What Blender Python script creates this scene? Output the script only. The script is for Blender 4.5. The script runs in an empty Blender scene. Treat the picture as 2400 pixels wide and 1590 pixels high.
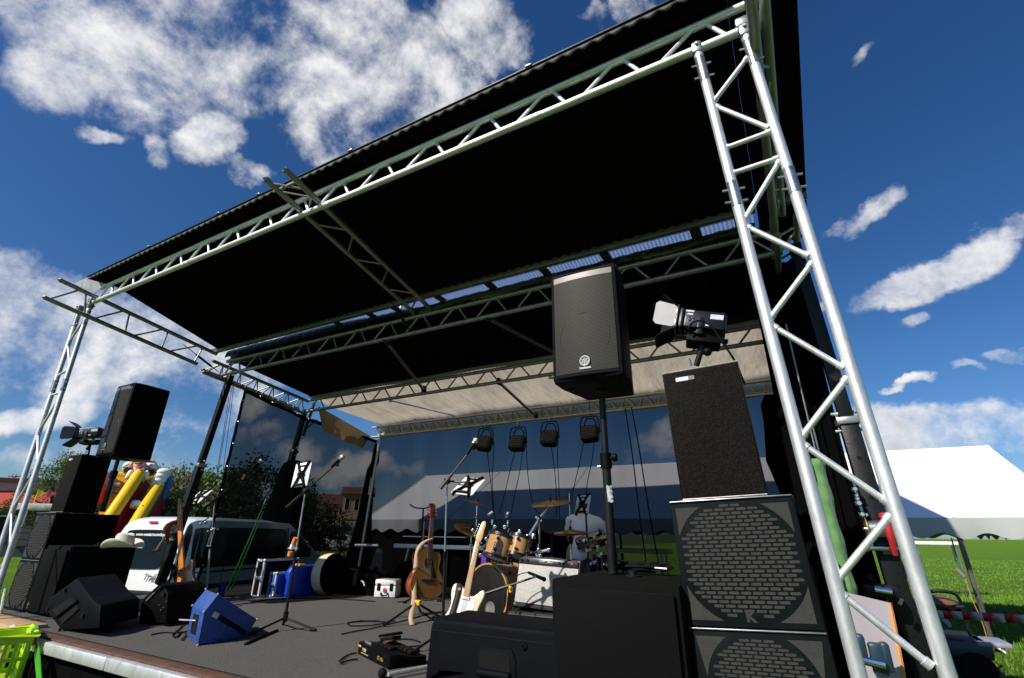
import bpy, bmesh, math, random
from mathutils import Matrix, Vector, Euler
random.seed(7)
V = Vector
PI = math.pi
SC = bpy.context.scene
COL = SC.collection

# ------------------------------------------------------------------ camera
F = 1125.0
CAM = V((0, 0, 1.75))
RX = V((0.8782564, -0.17065952, -0.44670015))
RY = V((0.47807098, 0.33420289, 0.81225401))
RZ = V((0.0106696, -0.92692166, 0.37510319))
def ray(px, py):
    d = V(((px - 1200) / F, (py - 795) / F, 1.0))
    return V((RX.dot(d), RY.dot(d), RZ.dot(d)))
def P(px, py, Y=None, Z=None, X=None):
    r = ray(px, py)
    t = Y / r.y if Y is not None else ((Z - 1.75) / r.z if Z is not None else X / r.x)
    return CAM + r * t
def PP(px, py, p0, n):
    r = ray(px, py)
    return CAM + r * ((V(p0) - CAM).dot(V(n)) / r.dot(V(n)))
cd = bpy.data.cameras.new('camera'); cam = bpy.data.objects.new('camera', cd); COL.objects.link(cam)
cd.sensor_width = 36; cd.sensor_fit = 'HORIZONTAL'; cd.lens = 36 * F / 2400
cd.clip_start = 0.05; cd.clip_end = 3000
cam.matrix_world = Matrix(((RX.x, -RX.y, -RX.z, 0), (RY.x, -RY.y, -RY.z, 0), (RZ.x, -RZ.y, -RZ.z, 1.75), (0, 0, 0, 1)))
SC.camera = cam

# ------------------------------------------------------------------ materials
def nt(m):
    m.use_nodes = True
    return m.node_tree.nodes, m.node_tree.links
def mat(name, col, rough=0.6, metal=0.0, var=0.12, scale=9.0, bump=0.0, bscale=60.0, spec=0.5, coat=0.0, dirt=None, dscale=3.0, damt=0.5, stretch=None, sheen=0.0):
    m = bpy.data.materials.new(name); N, L = nt(m)
    b = N['Principled BSDF']
    b.inputs['Roughness'].default_value = rough; b.inputs['Metallic'].default_value = metal
    b.inputs['Specular IOR Level'].default_value = spec
    b.inputs['Coat Weight'].default_value = coat
    b.inputs['Sheen Weight'].default_value = sheen
    tc = N.new('ShaderNodeTexCoord'); src = tc.outputs['Object']
    if stretch:
        mp = N.new('ShaderNodeMapping'); mp.inputs['Scale'].default_value = stretch
        L.new(src, mp.inputs['Vector']); src = mp.outputs['Vector']
    no = N.new('ShaderNodeTexNoise'); no.inputs['Scale'].default_value = scale; no.inputs['Detail'].default_value = 6
    L.new(src, no.inputs['Vector'])
    mr = N.new('ShaderNodeMapRange'); mr.inputs['From Min'].default_value = 0.25; mr.inputs['From Max'].default_value = 0.75
    mr.inputs['To Min'].default_value = 1 - var; mr.inputs['To Max'].default_value = 1 + var
    L.new(no.outputs['Fac'], mr.inputs['Value'])
    mx = N.new('ShaderNodeMix'); mx.data_type = 'RGBA'; mx.blend_type = 'MULTIPLY'; mx.inputs['Factor'].default_value = 1
    mx.inputs[6].default_value = (*col, 1); L.new(mr.outputs['Result'], mx.inputs[7])
    out = mx.outputs[2]
    if dirt:
        n2 = N.new('ShaderNodeTexNoise'); n2.inputs['Scale'].default_value = dscale; n2.inputs['Detail'].default_value = 8; n2.inputs['Roughness'].default_value = 0.7
        L.new(src, n2.inputs['Vector'])
        r2 = N.new('ShaderNodeMapRange'); r2.inputs['From Min'].default_value = 0.48; r2.inputs['From Max'].default_value = 0.75; r2.inputs['To Max'].default_value = damt
        L.new(n2.outputs['Fac'], r2.inputs['Value'])
        m2 = N.new('ShaderNodeMix'); m2.data_type = 'RGBA'; m2.inputs[7].default_value = (*dirt, 1)
        L.new(r2.outputs['Result'], m2.inputs['Factor']); L.new(out, m2.inputs[6]); out = m2.outputs[2]
    L.new(out, b.inputs['Base Color'])
    rr = N.new('ShaderNodeMapRange'); rr.inputs['To Min'].default_value = max(0.02, rough - 0.1); rr.inputs['To Max'].default_value = min(1, rough + 0.1)
    L.new(no.outputs['Fac'], rr.inputs['Value']); L.new(rr.outputs['Result'], b.inputs['Roughness'])
    if bump:
        n3 = N.new('ShaderNodeTexNoise'); n3.inputs['Scale'].default_value = bscale; n3.inputs['Detail'].default_value = 4
        L.new(src, n3.inputs['Vector'])
        bp = N.new('ShaderNodeBump'); bp.inputs['Strength'].default_value = bump; bp.inputs['Distance'].default_value = 0.01
        L.new(n3.outputs['Fac'], bp.inputs['Height']); L.new(bp.outputs['Normal'], b.inputs['Normal'])
    return m
def cloth_through(name, tint, col, density, fold=True, foldscale=6.0, axis='X', trans=0.0):
    """thin mesh cloth: part of the light passes straight through it"""
    m = bpy.data.materials.new(name); N, L = nt(m)
    N.remove(N['Principled BSDF']); out = N['Material Output']
    tr = N.new('ShaderNodeBsdfTransparent'); tr.inputs['Color'].default_value = (*tint, 1)
    di = N.new('ShaderNodeBsdfDiffuse'); di.inputs['Color'].default_value = (*col, 1)
    sh = di.outputs[0]
    if trans:
        tl = N.new('ShaderNodeBsdfTranslucent'); tl.inputs['Color'].default_value = (*col, 1)
        a = N.new('ShaderNodeMixShader'); a.inputs[0].default_value = trans
        L.new(di.outputs[0], a.inputs[1]); L.new(tl.outputs[0], a.inputs[2]); sh = a.outputs[0]
    tc = N.new('ShaderNodeTexCoord')
    mp = N.new('ShaderNodeMapping'); mp.inputs['Scale'].default_value = (foldscale, foldscale, foldscale * 0.12)
    L.new(tc.outputs['Object'], mp.inputs['Vector'])
    no = N.new('ShaderNodeTexNoise'); no.inputs['Scale'].default_value = 1; no.inputs['Detail'].default_value = 5
    L.new(mp.outputs['Vector'], no.inputs['Vector'])
    n2 = N.new('ShaderNodeTexNoise'); n2.inputs['Scale'].default_value = 130; n2.inputs['Detail'].default_value = 2
    L.new(tc.outputs['Object'], n2.inputs['Vector'])
    ad = N.new('ShaderNodeMath'); ad.operation = 'MULTIPLY_ADD'; ad.inputs[1].default_value = 0.30; 
    L.new(n2.outputs['Fac'], ad.inputs[0]); L.new(no.outputs['Fac'], ad.inputs[2])
    mr = N.new('ShaderNodeMapRange'); mr.inputs['From Min'].default_value = 0.40; mr.inputs['From Max'].default_value = 0.95
    mr.inputs['To Min'].default_value = density - 0.10; mr.inputs['To Max'].default_value = min(1, density + 0.16)
    L.new(ad.outputs[0], mr.inputs['Value'])
    mx = N.new('ShaderNodeMixShader'); L.new(mr.outputs['Result'], mx.inputs[0]); L.new(tr.outputs[0], mx.inputs[1]); L.new(sh, mx.inputs[2])
    L.new(mx.outputs[0], out.inputs['Surface'])
    return m
def mat_translucent(name, col, fac=0.5, dirt=(0.3, 0.22, 0.12), fold=0.15):
    m = bpy.data.materials.new(name); N, L = nt(m); N.remove(N['Principled BSDF']); out = N['Material Output']
    tc = N.new('ShaderNodeTexCoord')
    no = N.new('ShaderNodeTexNoise'); no.inputs['Scale'].default_value = 0.9; no.inputs['Detail'].default_value = 9; no.inputs['Roughness'].default_value = 0.7
    L.new(tc.outputs['Object'], no.inputs['Vector'])
    mr = N.new('ShaderNodeMapRange'); mr.inputs['From Min'].default_value = 0.5; mr.inputs['From Max'].default_value = 0.8; mr.inputs['To Max'].default_value = 0.35
    L.new(no.outputs['Fac'], mr.inputs['Value'])
    mx = N.new('ShaderNodeMix'); mx.data_type = 'RGBA'; mx.inputs[6].default_value = (*col, 1); mx.inputs[7].default_value = (*dirt, 1)
    L.new(mr.outputs['Result'], mx.inputs['Factor'])
    di = N.new('ShaderNodeBsdfDiffuse'); tl = N.new('ShaderNodeBsdfTranslucent'); L.new(mx.outputs[2], di.inputs[0]); L.new(mx.outputs[2], tl.inputs[0])
    mp = N.new('ShaderNodeMapping'); mp.inputs['Scale'].default_value = (2.2, 0.5, 0.5); mp.inputs['Rotation'].default_value = (0, 0, 0.5)
    L.new(tc.outputs['Object'], mp.inputs['Vector'])
    n2 = N.new('ShaderNodeTexNoise'); n2.inputs['Scale'].default_value = 1.5; n2.inputs['Detail'].default_value = 3; L.new(mp.outputs[0], n2.inputs['Vector'])
    bp = N.new('ShaderNodeBump'); bp.inputs['Strength'].default_value = 0.8; bp.inputs['Distance'].default_value = fold; L.new(n2.outputs['Fac'], bp.inputs['Height'])
    L.new(bp.outputs[0], di.inputs['Normal']); L.new(bp.outputs[0], tl.inputs['Normal'])
    a = N.new('ShaderNodeMixShader'); a.inputs[0].default_value = fac; L.new(di.outputs[0], a.inputs[1]); L.new(tl.outputs[0], a.inputs[2]); L.new(a.outputs[0], out.inputs['Surface'])
    return m
def mat_perf(name, c_hi, c_lo, pitch=0.0042, rough=0.45, metal=0.6):
    """perforated steel grille: staggered round holes worked out from object coordinates"""
    m = bpy.data.materials.new(name); N, L = nt(m); b = N['Principled BSDF']
    tc = N.new('ShaderNodeTexCoord'); sp = N.new('ShaderNodeSeparateXYZ'); L.new(tc.outputs['Object'], sp.inputs[0])
    def mth(op, a, bb):
        x = N.new('ShaderNodeMath'); x.operation = op
        for i, q in enumerate((a, bb)):
            if q is None: continue
            if isinstance(q, (int, float)): x.inputs[i].default_value = q
            else: L.new(q, x.inputs[i])
        return x.outputs[0]
    k = 2 * PI / pitch
    s1 = mth('SINE', mth('MULTIPLY', mth('ADD', sp.outputs[0], mth('MULTIPLY', sp.outputs[2], 0.577)), k), None)
    s2 = mth('SINE', mth('MULTIPLY', mth('SUBTRACT', sp.outputs[0], mth('MULTIPLY', sp.outputs[2], 0.577)), k), None)
    h = mth('GREATER_THAN', mth('MULTIPLY', s1, s2), 0.12)
    no = N.new('ShaderNodeTexNoise'); no.inputs['Scale'].default_value = 5; L.new(tc.outputs['Object'], no.inputs['Vector'])
    mx = N.new('ShaderNodeMix'); mx.data_type = 'RGBA'; mx.inputs[6].default_value = (*c_hi, 1); mx.inputs[7].default_value = (*c_lo, 1)
    L.new(h, mx.inputs['Factor']); L.new(mx.outputs[2], b.inputs['Base Color'])
    b.inputs['Roughness'].default_value = rough; b.inputs['Specular IOR Level'].default_value = .08
    L.new(mth('MULTIPLY', mth('SUBTRACT', 1.0, h), metal), b.inputs['Metallic'])
    return m
def mat_wood(name, c1, c2, scale=4.0, rough=0.3, coat=0.5, stretch=(14, 14, 1.2)):
    m = bpy.data.materials.new(name); N, L = nt(m); b = N['Principled BSDF']
    tc = N.new('ShaderNodeTexCoord'); mp = N.new('ShaderNodeMapping'); mp.inputs['Scale'].default_value = stretch
    L.new(tc.outputs['Object'], mp.inputs['Vector'])
    no = N.new('ShaderNodeTexNoise'); no.inputs['Scale'].default_value = scale; no.inputs['Detail'].default_value = 7; no.inputs['Distortion'].default_value = 0.6
    L.new(mp.outputs[0], no.inputs['Vector'])
    cr = N.new('ShaderNodeValToRGB'); cr.color_ramp.elements[0].position = 0.35; cr.color_ramp.elements[1].position = 0.65
    cr.color_ramp.elements[0].color = (*c1, 1); cr.color_ramp.elements[1].color = (*c2, 1)
    L.new(no.outputs['Fac'], cr.inputs[0]); L.new(cr.outputs[0], b.inputs['Base Color'])
    b.inputs['Roughness'].default_value = rough; b.inputs['Coat Weight'].default_value = coat; b.inputs['Coat Roughness'].default_value = 0.08
    return m

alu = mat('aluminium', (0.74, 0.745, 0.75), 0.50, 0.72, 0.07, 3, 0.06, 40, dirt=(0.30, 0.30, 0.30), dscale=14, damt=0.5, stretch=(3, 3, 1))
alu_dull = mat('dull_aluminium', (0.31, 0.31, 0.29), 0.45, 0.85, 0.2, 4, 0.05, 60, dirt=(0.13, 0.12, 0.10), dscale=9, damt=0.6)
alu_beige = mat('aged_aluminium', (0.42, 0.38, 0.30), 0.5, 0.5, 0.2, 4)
chrome = mat('chrome', (0.75, 0.76, 0.78), 0.14, 1.0, 0.04)
steel = mat('zinc_steel', (0.45, 0.46, 0.47), 0.35, 0.9, 0.2, 12)
blackmetal = mat('black_steel', (0.006, 0.006, 0.007), 0.42, 0.0, 0.3, 8, 0.1, 80, spec=.3, dirt=(0.02, 0.02, 0.02), dscale=20, damt=0.4)
blackplastic = mat('black_plastic', (0.0026, 0.0028, 0.0033), 0.5, 0, 0.2, 20, 0.12, 300, spec=.10)
bluegrey_plastic = mat('dark_blue_grey_plastic', (0.0036, 0.0046, 0.0066), 0.6, 0, 0.2, 12, 0.2, 260, spec=.06)
black_carpet = mat('black_carpet', (0.0035, 0.0033, 0.003), 0.85, 0, 0.5, 60, 0.6, 180, spec=.12)
brown_carpet = mat('worn_black_carpet', (0.011, 0.0095, 0.0085), 0.95, 0, 0.6, 120, 0.8, 160, spec=0.1, dirt=(0.026, 0.020, 0.018), dscale=60, damt=0.5)
roofblack = mat('black_roof_sheet', (0.003, 0.003, 0.0033), 0.85, 0, 0.3, 5, spec=0.06)
blackcloth = mat('black_cloth', (0.0022, 0.0022, 0.0025), 0.95, 0, 0.4, 6, 0.5, 30, spec=0.05)
blackfoil = mat('black_plastic_foil', (0.012, 0.012, 0.013), 0.22, 0, 0.3, 6, 0.6, 14, spec=0.6)
white_plastic = mat('white_plastic', (0.75, 0.75, 0.72), 0.35, 0, 0.05)
carpet = mat('grey_stage_carpet', (0.115, 0.111, 0.107), 0.98, 0, 0.75, 190, 0.9, 220, spec=0.05, dirt=(0.14, 0.13, 0.12), dscale=2.2, damt=0.5)
brownboard = mat('brown_board_edge', (0.10, 0.045, 0.025), 0.7, 0, 0.35, 14, 0.3, 50, dirt=(0.02, 0.012, 0.008), dscale=10)
rubber = mat('black_rubber', (0.004, 0.004, 0.004), 0.8, spec=.2)
grass_m = None

# ------------------------------------------------------------------ mesh builder
class MB:
    def __init__(s): s.v = []; s.f = []
    def add(s, vs, fs, M=None):
        o = len(s.v)
        for p in vs:
            p = V(p)
            s.v.append(tuple(M @ p if M is not None else p))
        for f in fs: s.f.append(tuple(i + o for i in f))
        return s
    def box(s, c, size, M=None, bev=0.0, seg=2, taper=None):
        bm = bmesh.new(); bmesh.ops.create_cube(bm, size=1)
        for v in bm.verts:
            tx = ty = 1
            if taper and v.co.z > 0: tx, ty = taper
            v.co = V((v.co.x * size[0] * tx, v.co.y * size[1] * ty, v.co.z * size[2]))
        if bev: bmesh.ops.bevel(bm, geom=list(bm.edges), offset=bev, segments=seg, profile=0.5, affect='EDGES', clamp_overlap=True)
        T = Matrix.Translation(c)
        if M is not None: T = M @ T
        bm.verts.index_update()
        s.add([v.co.copy() for v in bm.verts], [[v.index for v in f.verts] for f in bm.faces], T); bm.free(); return s
    def tube(s, a, b, r, n=10, r2=None, cap=True):
        return s.path([a, b], r, n, [r, r if r2 is None else r2], cap)
    def path(s, pts, r, n=8, rs=None, cap=True, closed=False):
        pts = [V(p) for p in pts]; m = len(pts)
        rings = []; prev = None
        for i, p in enumerate(pts):
            if closed: t = pts[(i + 1) % m] - pts[i - 1]
            elif i == 0: t = pts[1] - p
            elif i == m - 1: t = p - pts[i - 1]
            else: t = (pts[i + 1] - p).normalized() + (p - pts[i - 1]).normalized()
            if t.length < 1e-9: t = V((0, 0, 1))
            t.normalize()
            if prev is None:
                q = V((0, 0, 1)) if abs(t.z) < 0.9 else V((1, 0, 0))
                u = t.cross(q).normalized()
            else:
                u = prev - t * prev.dot(t)
                u = u.normalized() if u.length > 1e-6 else t.orthogonal().normalized()
            prev = u; w = t.cross(u)
            rr = rs[i] if rs else r
            rings.append([p + (u * math.cos(k * 2 * PI / n) + w * math.sin(k * 2 * PI / n)) * rr for k in range(n)])
        vs = [p for rg in rings for p in rg]; fs = []
        for i in range(m if closed else m - 1):
            j = (i + 1) % m
            for k in range(n):
                k2 = (k + 1) % n
                fs.append((i * n + k, i * n + k2, j * n + k2, j * n + k))
        if cap and not closed:
            fs.append(tuple(reversed(range(n)))); fs.append(tuple((m - 1) * n + k for k in range(n)))
        return s.add(vs, fs)
    def pipe(s, a, b, r, n=14, wall=0.006):
        """hollow tube with open ends"""
        a = V(a); b = V(b); d = (b - a).normalized(); ri = r - wall; L = 0.25
        return s.path([a + d * L, a, a, a + d * 0.0, b, b, b - d * L], r, n, [ri, ri, ri, r, r, ri, ri], cap=True)
    def lathe(s, prof, n=24, M=None, cap=True):
        vs = []; fs = []
        m = len(prof)
        for (r, z) in prof:
            for k in range(n): vs.append((r * math.cos(k * 2 * PI / n), r * math.sin(k * 2 * PI / n), z))
        for i in range(m - 1):
            for k in range(n):
                k2 = (k + 1) % n; fs.append((i * n + k, i * n + k2, (i + 1) * n + k2, (i + 1) * n + k))
        if cap and prof[0][0] > 1e-5: fs.append(tuple(reversed(range(n))))
        if cap and prof[-1][0] > 1e-5: fs.append(tuple((m - 1) * n + k for k in range(n)))
        return s.add(vs, fs, M)
    def ball(s, c, r, n=14, sc=(1, 1, 1), M=None):
        k = n // 2 + 1
        prof = [(math.sin(PI * i / k) * r, -math.cos(PI * i / k) * r) for i in range(k + 1)]
        prof[0] = (1e-4, -r); prof[-1] = (1e-4, r)
        T = Matrix.Translation(c) @ Matrix.Diagonal((*sc, 1))
        if M is not None: T = M @ T
        return s.lathe(prof, n, T)
    def prism(s, pts, d, M=None, bev=0.0, seg=2, hole=None):
        """outline in local xy pushed along z by d"""
        bm = bmesh.new()
        vs = [bm.verts.new((p[0], p[1], 0)) for p in pts]
        f = bm.faces.new(vs); bm.normal_update()
        r = bmesh.ops.extrude_face_region(bm, geom=[f])
        top = [e for e in r['geom'] if isinstance(e, bmesh.types.BMVert)]
        bmesh.ops.translate(bm, verts=top, vec=(0, 0, d))
        bmesh.ops.recalc_face_normals(bm, faces=list(bm.faces))
        if bev:
            es = [e for e in bm.edges if abs(e.verts[0].co.z - e.verts[1].co.z) < 1e-7]
            bmesh.ops.bevel(bm, geom=es, offset=bev, segments=seg, profile=0.5, affect='EDGES', clamp_overlap=True)
        bm.verts.index_update()
        s.add([v.co.copy() for v in bm.verts], [[v.index for v in f.verts] for f in bm.faces], M); bm.free(); return s
    def hull(s, pts, d, bev=0.0, seg=2):
        """world outline (planar) pushed along world vector d"""
        bm = bmesh.new(); vs = [bm.verts.new(p) for p in pts]; f = bm.faces.new(vs)
        r = bmesh.ops.extrude_face_region(bm, geom=[f])
        top = [e for e in r['geom'] if isinstance(e, bmesh.types.BMVert)]
        bmesh.ops.translate(bm, verts=top, vec=d)
        bmesh.ops.recalc_face_normals(bm, faces=list(bm.faces))
        if bev: bmesh.ops.bevel(bm, geom=list(bm.edges), offset=bev, segments=seg, profile=0.5, affect='EDGES', clamp_overlap=True)
        bm.verts.index_update()
        s.add([v.co.copy() for v in bm.verts], [[v.index for v in f.verts] for f in bm.faces]); bm.free(); return s
    def grid(s, fn, nu, nv, thick=None):
        vs = [fn(i / nu, j / nv) for j in range(nv + 1) for i in range(nu + 1)]
        fs = [(j * (nu + 1) + i, j * (nu + 1) + i + 1, (j + 1) * (nu + 1) + i + 1, (j + 1) * (nu + 1) + i) for j in range(nv) for i in range(nu)]
        return s.add(vs, fs)
def smooth(pts, it=3, closed=True):
    pts = [V((*p, 0)) if len(p) == 2 else V(p) for p in pts]
    for _ in range(it):
        q = []
        n = len(pts)
        rng = range(n) if closed else range(n - 1)
        if not closed: q.append(pts[0])
        for i in rng:
            a, b = pts[i], pts[(i + 1) % n]
            q += [a * 0.75 + b * 0.25, a * 0.25 + b * 0.75]
        if not closed: q.append(pts[-1])
        pts = q
    return pts

def mesh_of(name, mb, m, sharp=35):
    me = bpy.data.meshes.new(name); me.from_pydata(mb.v, [], mb.f)
    for p in me.polygons: p.use_smooth = True
    me.update()
    try: me.set_sharp_from_angle(angle=math.radians(sharp))
    except Exception: pass
    for q in (m if isinstance(m, (list, tuple)) else [m]): me.materials.append(q)
    return me
def tag(o, label=None, cat=None, group=None, kind=None):
    if label: o['label'] = label
    if cat: o['category'] = cat
    if group: o['group'] = group
    if kind: o['kind'] = kind
    return o
def thing(name, label, cat, loc=(0, 0, 0), rot=(0, 0, 0), group=None, M=None):
    o = bpy.data.objects.new(name, None); COL.objects.link(o); o.empty_display_size = 0.1
    if M is not None: o.matrix_world = M
    else: o.location = loc; o.rotation_euler = rot
    o['_w'] = 0
    del o['_w']
    return tag(o, label, cat, group)
def part(parent, name, mb, m, world=False, sharp=35, label=None):
    """one mesh object; world=True: the mesh was laid out in world space"""
    if world and parent is not None:
        if parent.parent is not None: top = parent.parent
        else: top = parent
        I = (Matrix.Translation(top.location) @ top.rotation_euler.to_matrix().to_4x4()).inverted()
        mb.v = [tuple(I @ V(p)) for p in mb.v]
    for q in (islands(mb) if name in SPLIT else [mb]):
        o = bpy.data.objects.new(name, mesh_of(name, q, m, sharp)); COL.objects.link(o)
        if parent is not None: o.parent = parent
        if label: o['label'] = label
    return o
SPLIT = {'corner_foam', 'metal_edge', 'handle', 'foot', 'screw_foot', 'latch', 'tilt_knob', 'connector', 'sticker', 'door_hinge', 'clasp', 'hinge', 'edge_clip', 'skylight_bar', 'support_leg', 'eyelet', 'corner_cap', 'corner_ball', 'knob', 'deck', 'carpet', 'board_edge', 'front_skirt', 'purlin', 'handle_slot', 'handle_recess', 'bolt', 'rib', 'foot_switch', 'gold_stripe', 'front_rail', 'barn_door', 'wheel', 'red_guard', 'axle', 'face', 'loose_end', 'pickup'}
def islands(mb):
    p = list(range(len(mb.v)))
    def fd(i):
        while p[i] != i: p[i] = p[p[i]]; i = p[i]
        return i
    for f in mb.f:
        a = fd(f[0])
        for j in f[1:]: p[fd(j)] = a
    g = {}
    for f in mb.f: g.setdefault(fd(f[0]), []).append(f)
    out = []
    for fs in g.values():
        q = MB(); ix = {}
        for f in fs:
            for i in f:
                if i not in ix: ix[i] = len(q.v); q.v.append(mb.v[i])
            q.f.append(tuple(ix[i] for i in f))
        out.append(q)
    return out
def single(name, mb, m, label, cat, group=None, kind=None, sharp=35, loc=None):
    """a thing that is one mesh; its origin is put at its base"""
    xs = [p[0] for p in mb.v]; ys = [p[1] for p in mb.v]; zs = [p[2] for p in mb.v]
    c = V(((min(xs) + max(xs)) / 2, (min(ys) + max(ys)) / 2, min(zs))) if loc is None else V(loc)
    mb.v = [(p[0] - c.x, p[1] - c.y, p[2] - c.z) for p in mb.v]
    o = bpy.data.objects.new(name, mesh_of(name, mb, m, sharp)); COL.objects.link(o); o.location = c
    return tag(o, label, cat, group, kind)
def text(parent, name, s, size, M, m, depth=0.001, align='CENTER', bold=0.0, shear=0.0, sx=1.0):
    cu = bpy.data.curves.new(name, 'FONT'); cu.body = s; cu.size = size; cu.extrude = depth; cu.align_x = align; cu.align_y = 'CENTER'; cu.offset = bold; cu.shear = shear
    t = bpy.data.objects.new(name, cu); COL.objects.link(t)
    dg = bpy.context.evaluated_depsgraph_get(); dg.update()
    me = bpy.data.meshes.new_from_object(t.evaluated_get(dg)); bpy.data.objects.remove(t)
    me.materials.clear(); me.materials.append(m)
    me.transform(M @ Matrix.Diagonal((sx, 1, 1, 1)))
    o = bpy.data.objects.new(name, me); COL.objects.link(o); o.parent = parent
    return o
def frame(o, x, y):
    """matrix with local x, y along the given directions, z = x cross y"""
    x = V(x).normalized(); y = V(y); y = (y - x * y.dot(x)).normalized(); z = x.cross(y)
    return Matrix(((x.x, y.x, z.x, o[0]), (x.y, y.y, z.y, o[1]), (x.z, y.z, z.z, o[2]), (0, 0, 0, 1)))
def frame_y(o, y, x):
    y = V(y).normalized(); x = V(x); x = (x - y * x.dot(y)).normalized(); z = x.cross(y)
    return Matrix(((x.x, y.x, z.x, o[0]), (x.y, y.y, z.y, o[1]), (x.z, y.z, z.z, o[2]), (0, 0, 0, 1)))
def copy_thing(root, loc, rot=None, label=None, group=None):
    r = root.copy(); COL.objects.link(r); r.location = loc
    if rot is not None: r.rotation_euler = rot
    if label: r['label'] = label
    if group: r['group'] = group
    def kids(a, b):
        for ch in list(a.children):
            c = ch.copy(); COL.objects.link(c); c.parent = b; kids(ch, c)
    kids(root, r)
    return r
def sag(a, b, drop, n=12):
    a = V(a); b = V(b)
    return [a.lerp(b, i / n) - V((0, 0, drop * 4 * (i / n) * (1 - i / n))) for i in range(n + 1)]
FLOOR = 0.92
# ================================================================== SETTING
XL, XR = -7.0, 0.19
YF, YM, YR, YB = 2.17, 3.86, 5.43, 7.05
def grass_material():
    m = bpy.data.materials.new('meadow_grass'); N, L = nt(m); b = N['Principled BSDF']
    tc = N.new('ShaderNodeTexCoord')
    n1 = N.new('ShaderNodeTexNoise'); n1.inputs['Scale'].default_value = 0.35; n1.inputs['Detail'].default_value = 8; n1.inputs['Roughness'].default_value = 0.75
    n2 = N.new('ShaderNodeTexNoise'); n2.inputs['Scale'].default_value = 18; n2.inputs['Detail'].default_value = 8; n2.inputs['Roughness'].default_value = 0.8
    for n in (n1, n2): L.new(tc.outputs['Object'], n.inputs['Vector'])
    cr = N.new('ShaderNodeValToRGB'); e = cr.color_ramp.elements
    e[0].position = 0.32; e[0].color = (0.050, 0.115, 0.008, 1); e[1].position = 0.68; e[1].color = (0.17, 0.26, 0.032, 1)
    x = cr.color_ramp.elements.new(0.5); x.color = (0.095, 0.195, 0.012, 1)
    ad = N.new('ShaderNodeMath'); ad.operation = 'MULTIPLY_ADD'; ad.inputs[1].default_value = 0.42
    L.new(n2.outputs['Fac'], ad.inputs[0])
    mu = N.new('ShaderNodeMath'); mu.operation = 'MULTIPLY'; mu.inputs[1].default_value = 0.62; L.new(n1.outputs['Fac'], mu.inputs[0]); L.new(mu.outputs[0], ad.inputs[2])
    L.new(ad.outputs[0], cr.inputs[0]); L.new(cr.outputs[0], b.inputs['Base Color']); b.inputs['Roughness'].default_value = 0.9; b.inputs['Specular IOR Level'].default_value = 0.1
    bp = N.new('ShaderNodeBump'); bp.inputs['Strength'].default_value = 1; bp.inputs['Distance'].default_value = 0.08
    L.new(n2.outputs['Fac'], bp.inputs['Height']); L.new(bp.outputs[0], b.inputs['Normal'])
    return m
grass_m = grass_material()
g = MB()
def gz(x, y):
    d = math.hypot(x, y)
    return 0.0
g.add([(-900, -300, 0), (900, -300, 0), (900, 1500, 0), (-900, 1500, 0)], [(0, 1, 2, 3)])
o = bpy.data.objects.new('ground', mesh_of('ground', g, grass_m)); COL.objects.link(o); tag(o, kind='structure')
# hillside far behind
hm = mat('hillside_grass', (0.045, 0.085, 0.018), 0.95, 0, 0.45, 0.05)
h = MB()
def hill(u, v):
    x = -190 + 165 * u; y = 75 + 90 * v
    return (x, y, 8.5 * math.sin(PI * min(1, v * 0.6)) * (0.55 + 0.45 * math.sin(2.2 + u * 5)) * math.sin(PI * u) ** 0.4 - 0.3)
h.grid(hill, 40, 16)
o = bpy.data.objects.new('hill', mesh_of('hill', h, hm)); COL.objects.link(o); tag(o, kind='structure')
# near grass blades, right of the stage and behind
gb = MB()
blade = mat('grass_blade', (0.10, 0.205, 0.014), 0.8, 0, 0.5, 0.8)
for _ in range(34000):
    x = random.uniform(0.9, 9.5); y = random.uniform(6.5, 24) if random.random() < 0.70 else random.uniform(24, 60); x *= max(1, y / 24)
    hgt = random.uniform(0.03, 0.085) * (1 + 0.01 * y); a = random.uniform(0, 2 * PI); w = 0.005 + 0.0006 * y
    lx, ly = random.uniform(-.03, .03), random.uniform(-.03, .03)
    ca, sa = math.cos(a) * w, math.sin(a) * w
    gb.add([(x - ca, y - sa, -.002), (x + ca, y + sa, -.002), (x + lx, y + ly, hgt)], [(0, 1, 2)])
o = bpy.data.objects.new('grass', mesh_of('grass', gb, blade)); COL.objects.link(o); tag(o, 'short green grass blades on the meadow right of the stage', 'grass', kind='stuff')

# ================================================================== STAGE PLATFORM
st = thing('stage_platform', 'low stage deck with grey carpet, brown board edge and aluminium front rail', 'stage', (-3.4, 4.7, 0))
b = MB(); b.box((-3.15, 4.785, 0.86), (6.5, 5.05, 0.11)); b.box((-7.15, 4.90, 0.86), (1.494, 4.82, 0.11))
dk = mat('deck_board', (0.03, 0.02, 0.015), 0.8)
part(st, 'deck', b, dk, True)
c = MB()
def car(x0, x1, y0, y1, nu, nv):
    c.grid(lambda u, v: (x0 + (x1 - x0) * u, y0 + (y1 - y0) * v, 0.9205 + 0.0025 * math.sin(u * 31 + v * 9) * math.sin(v * 23)), nu, nv)
car(-6.38, 0.08, 2.295, 7.3, 60, 50); car(-7.88, -6.384, 2.5, 7.3, 16, 50)
part(st, 'carpet', c, carpet, True)
b = MB(); b.box((-2.80, 2.235, 0.909), (5.78, 0.10, 0.02), bev=0.003); b.box((-7.1, 2.46, 0.9085), (1.55, 0.06, 0.02), bev=0.003)
part(st, 'board_edge', b, brownboard, True)
b = MB()
for x0, x1 in ((-5.66, -4.39), (-4.385, -3.1), (-3.095, -1.8), (-1.795, 0.08)):
    b.box(((x0 + x1) / 2, 2.15, 0.870), (x1 - x0, 0.055, 0.082), bev=0.010)
part(st, 'front_rail', b, alu, True)
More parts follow.
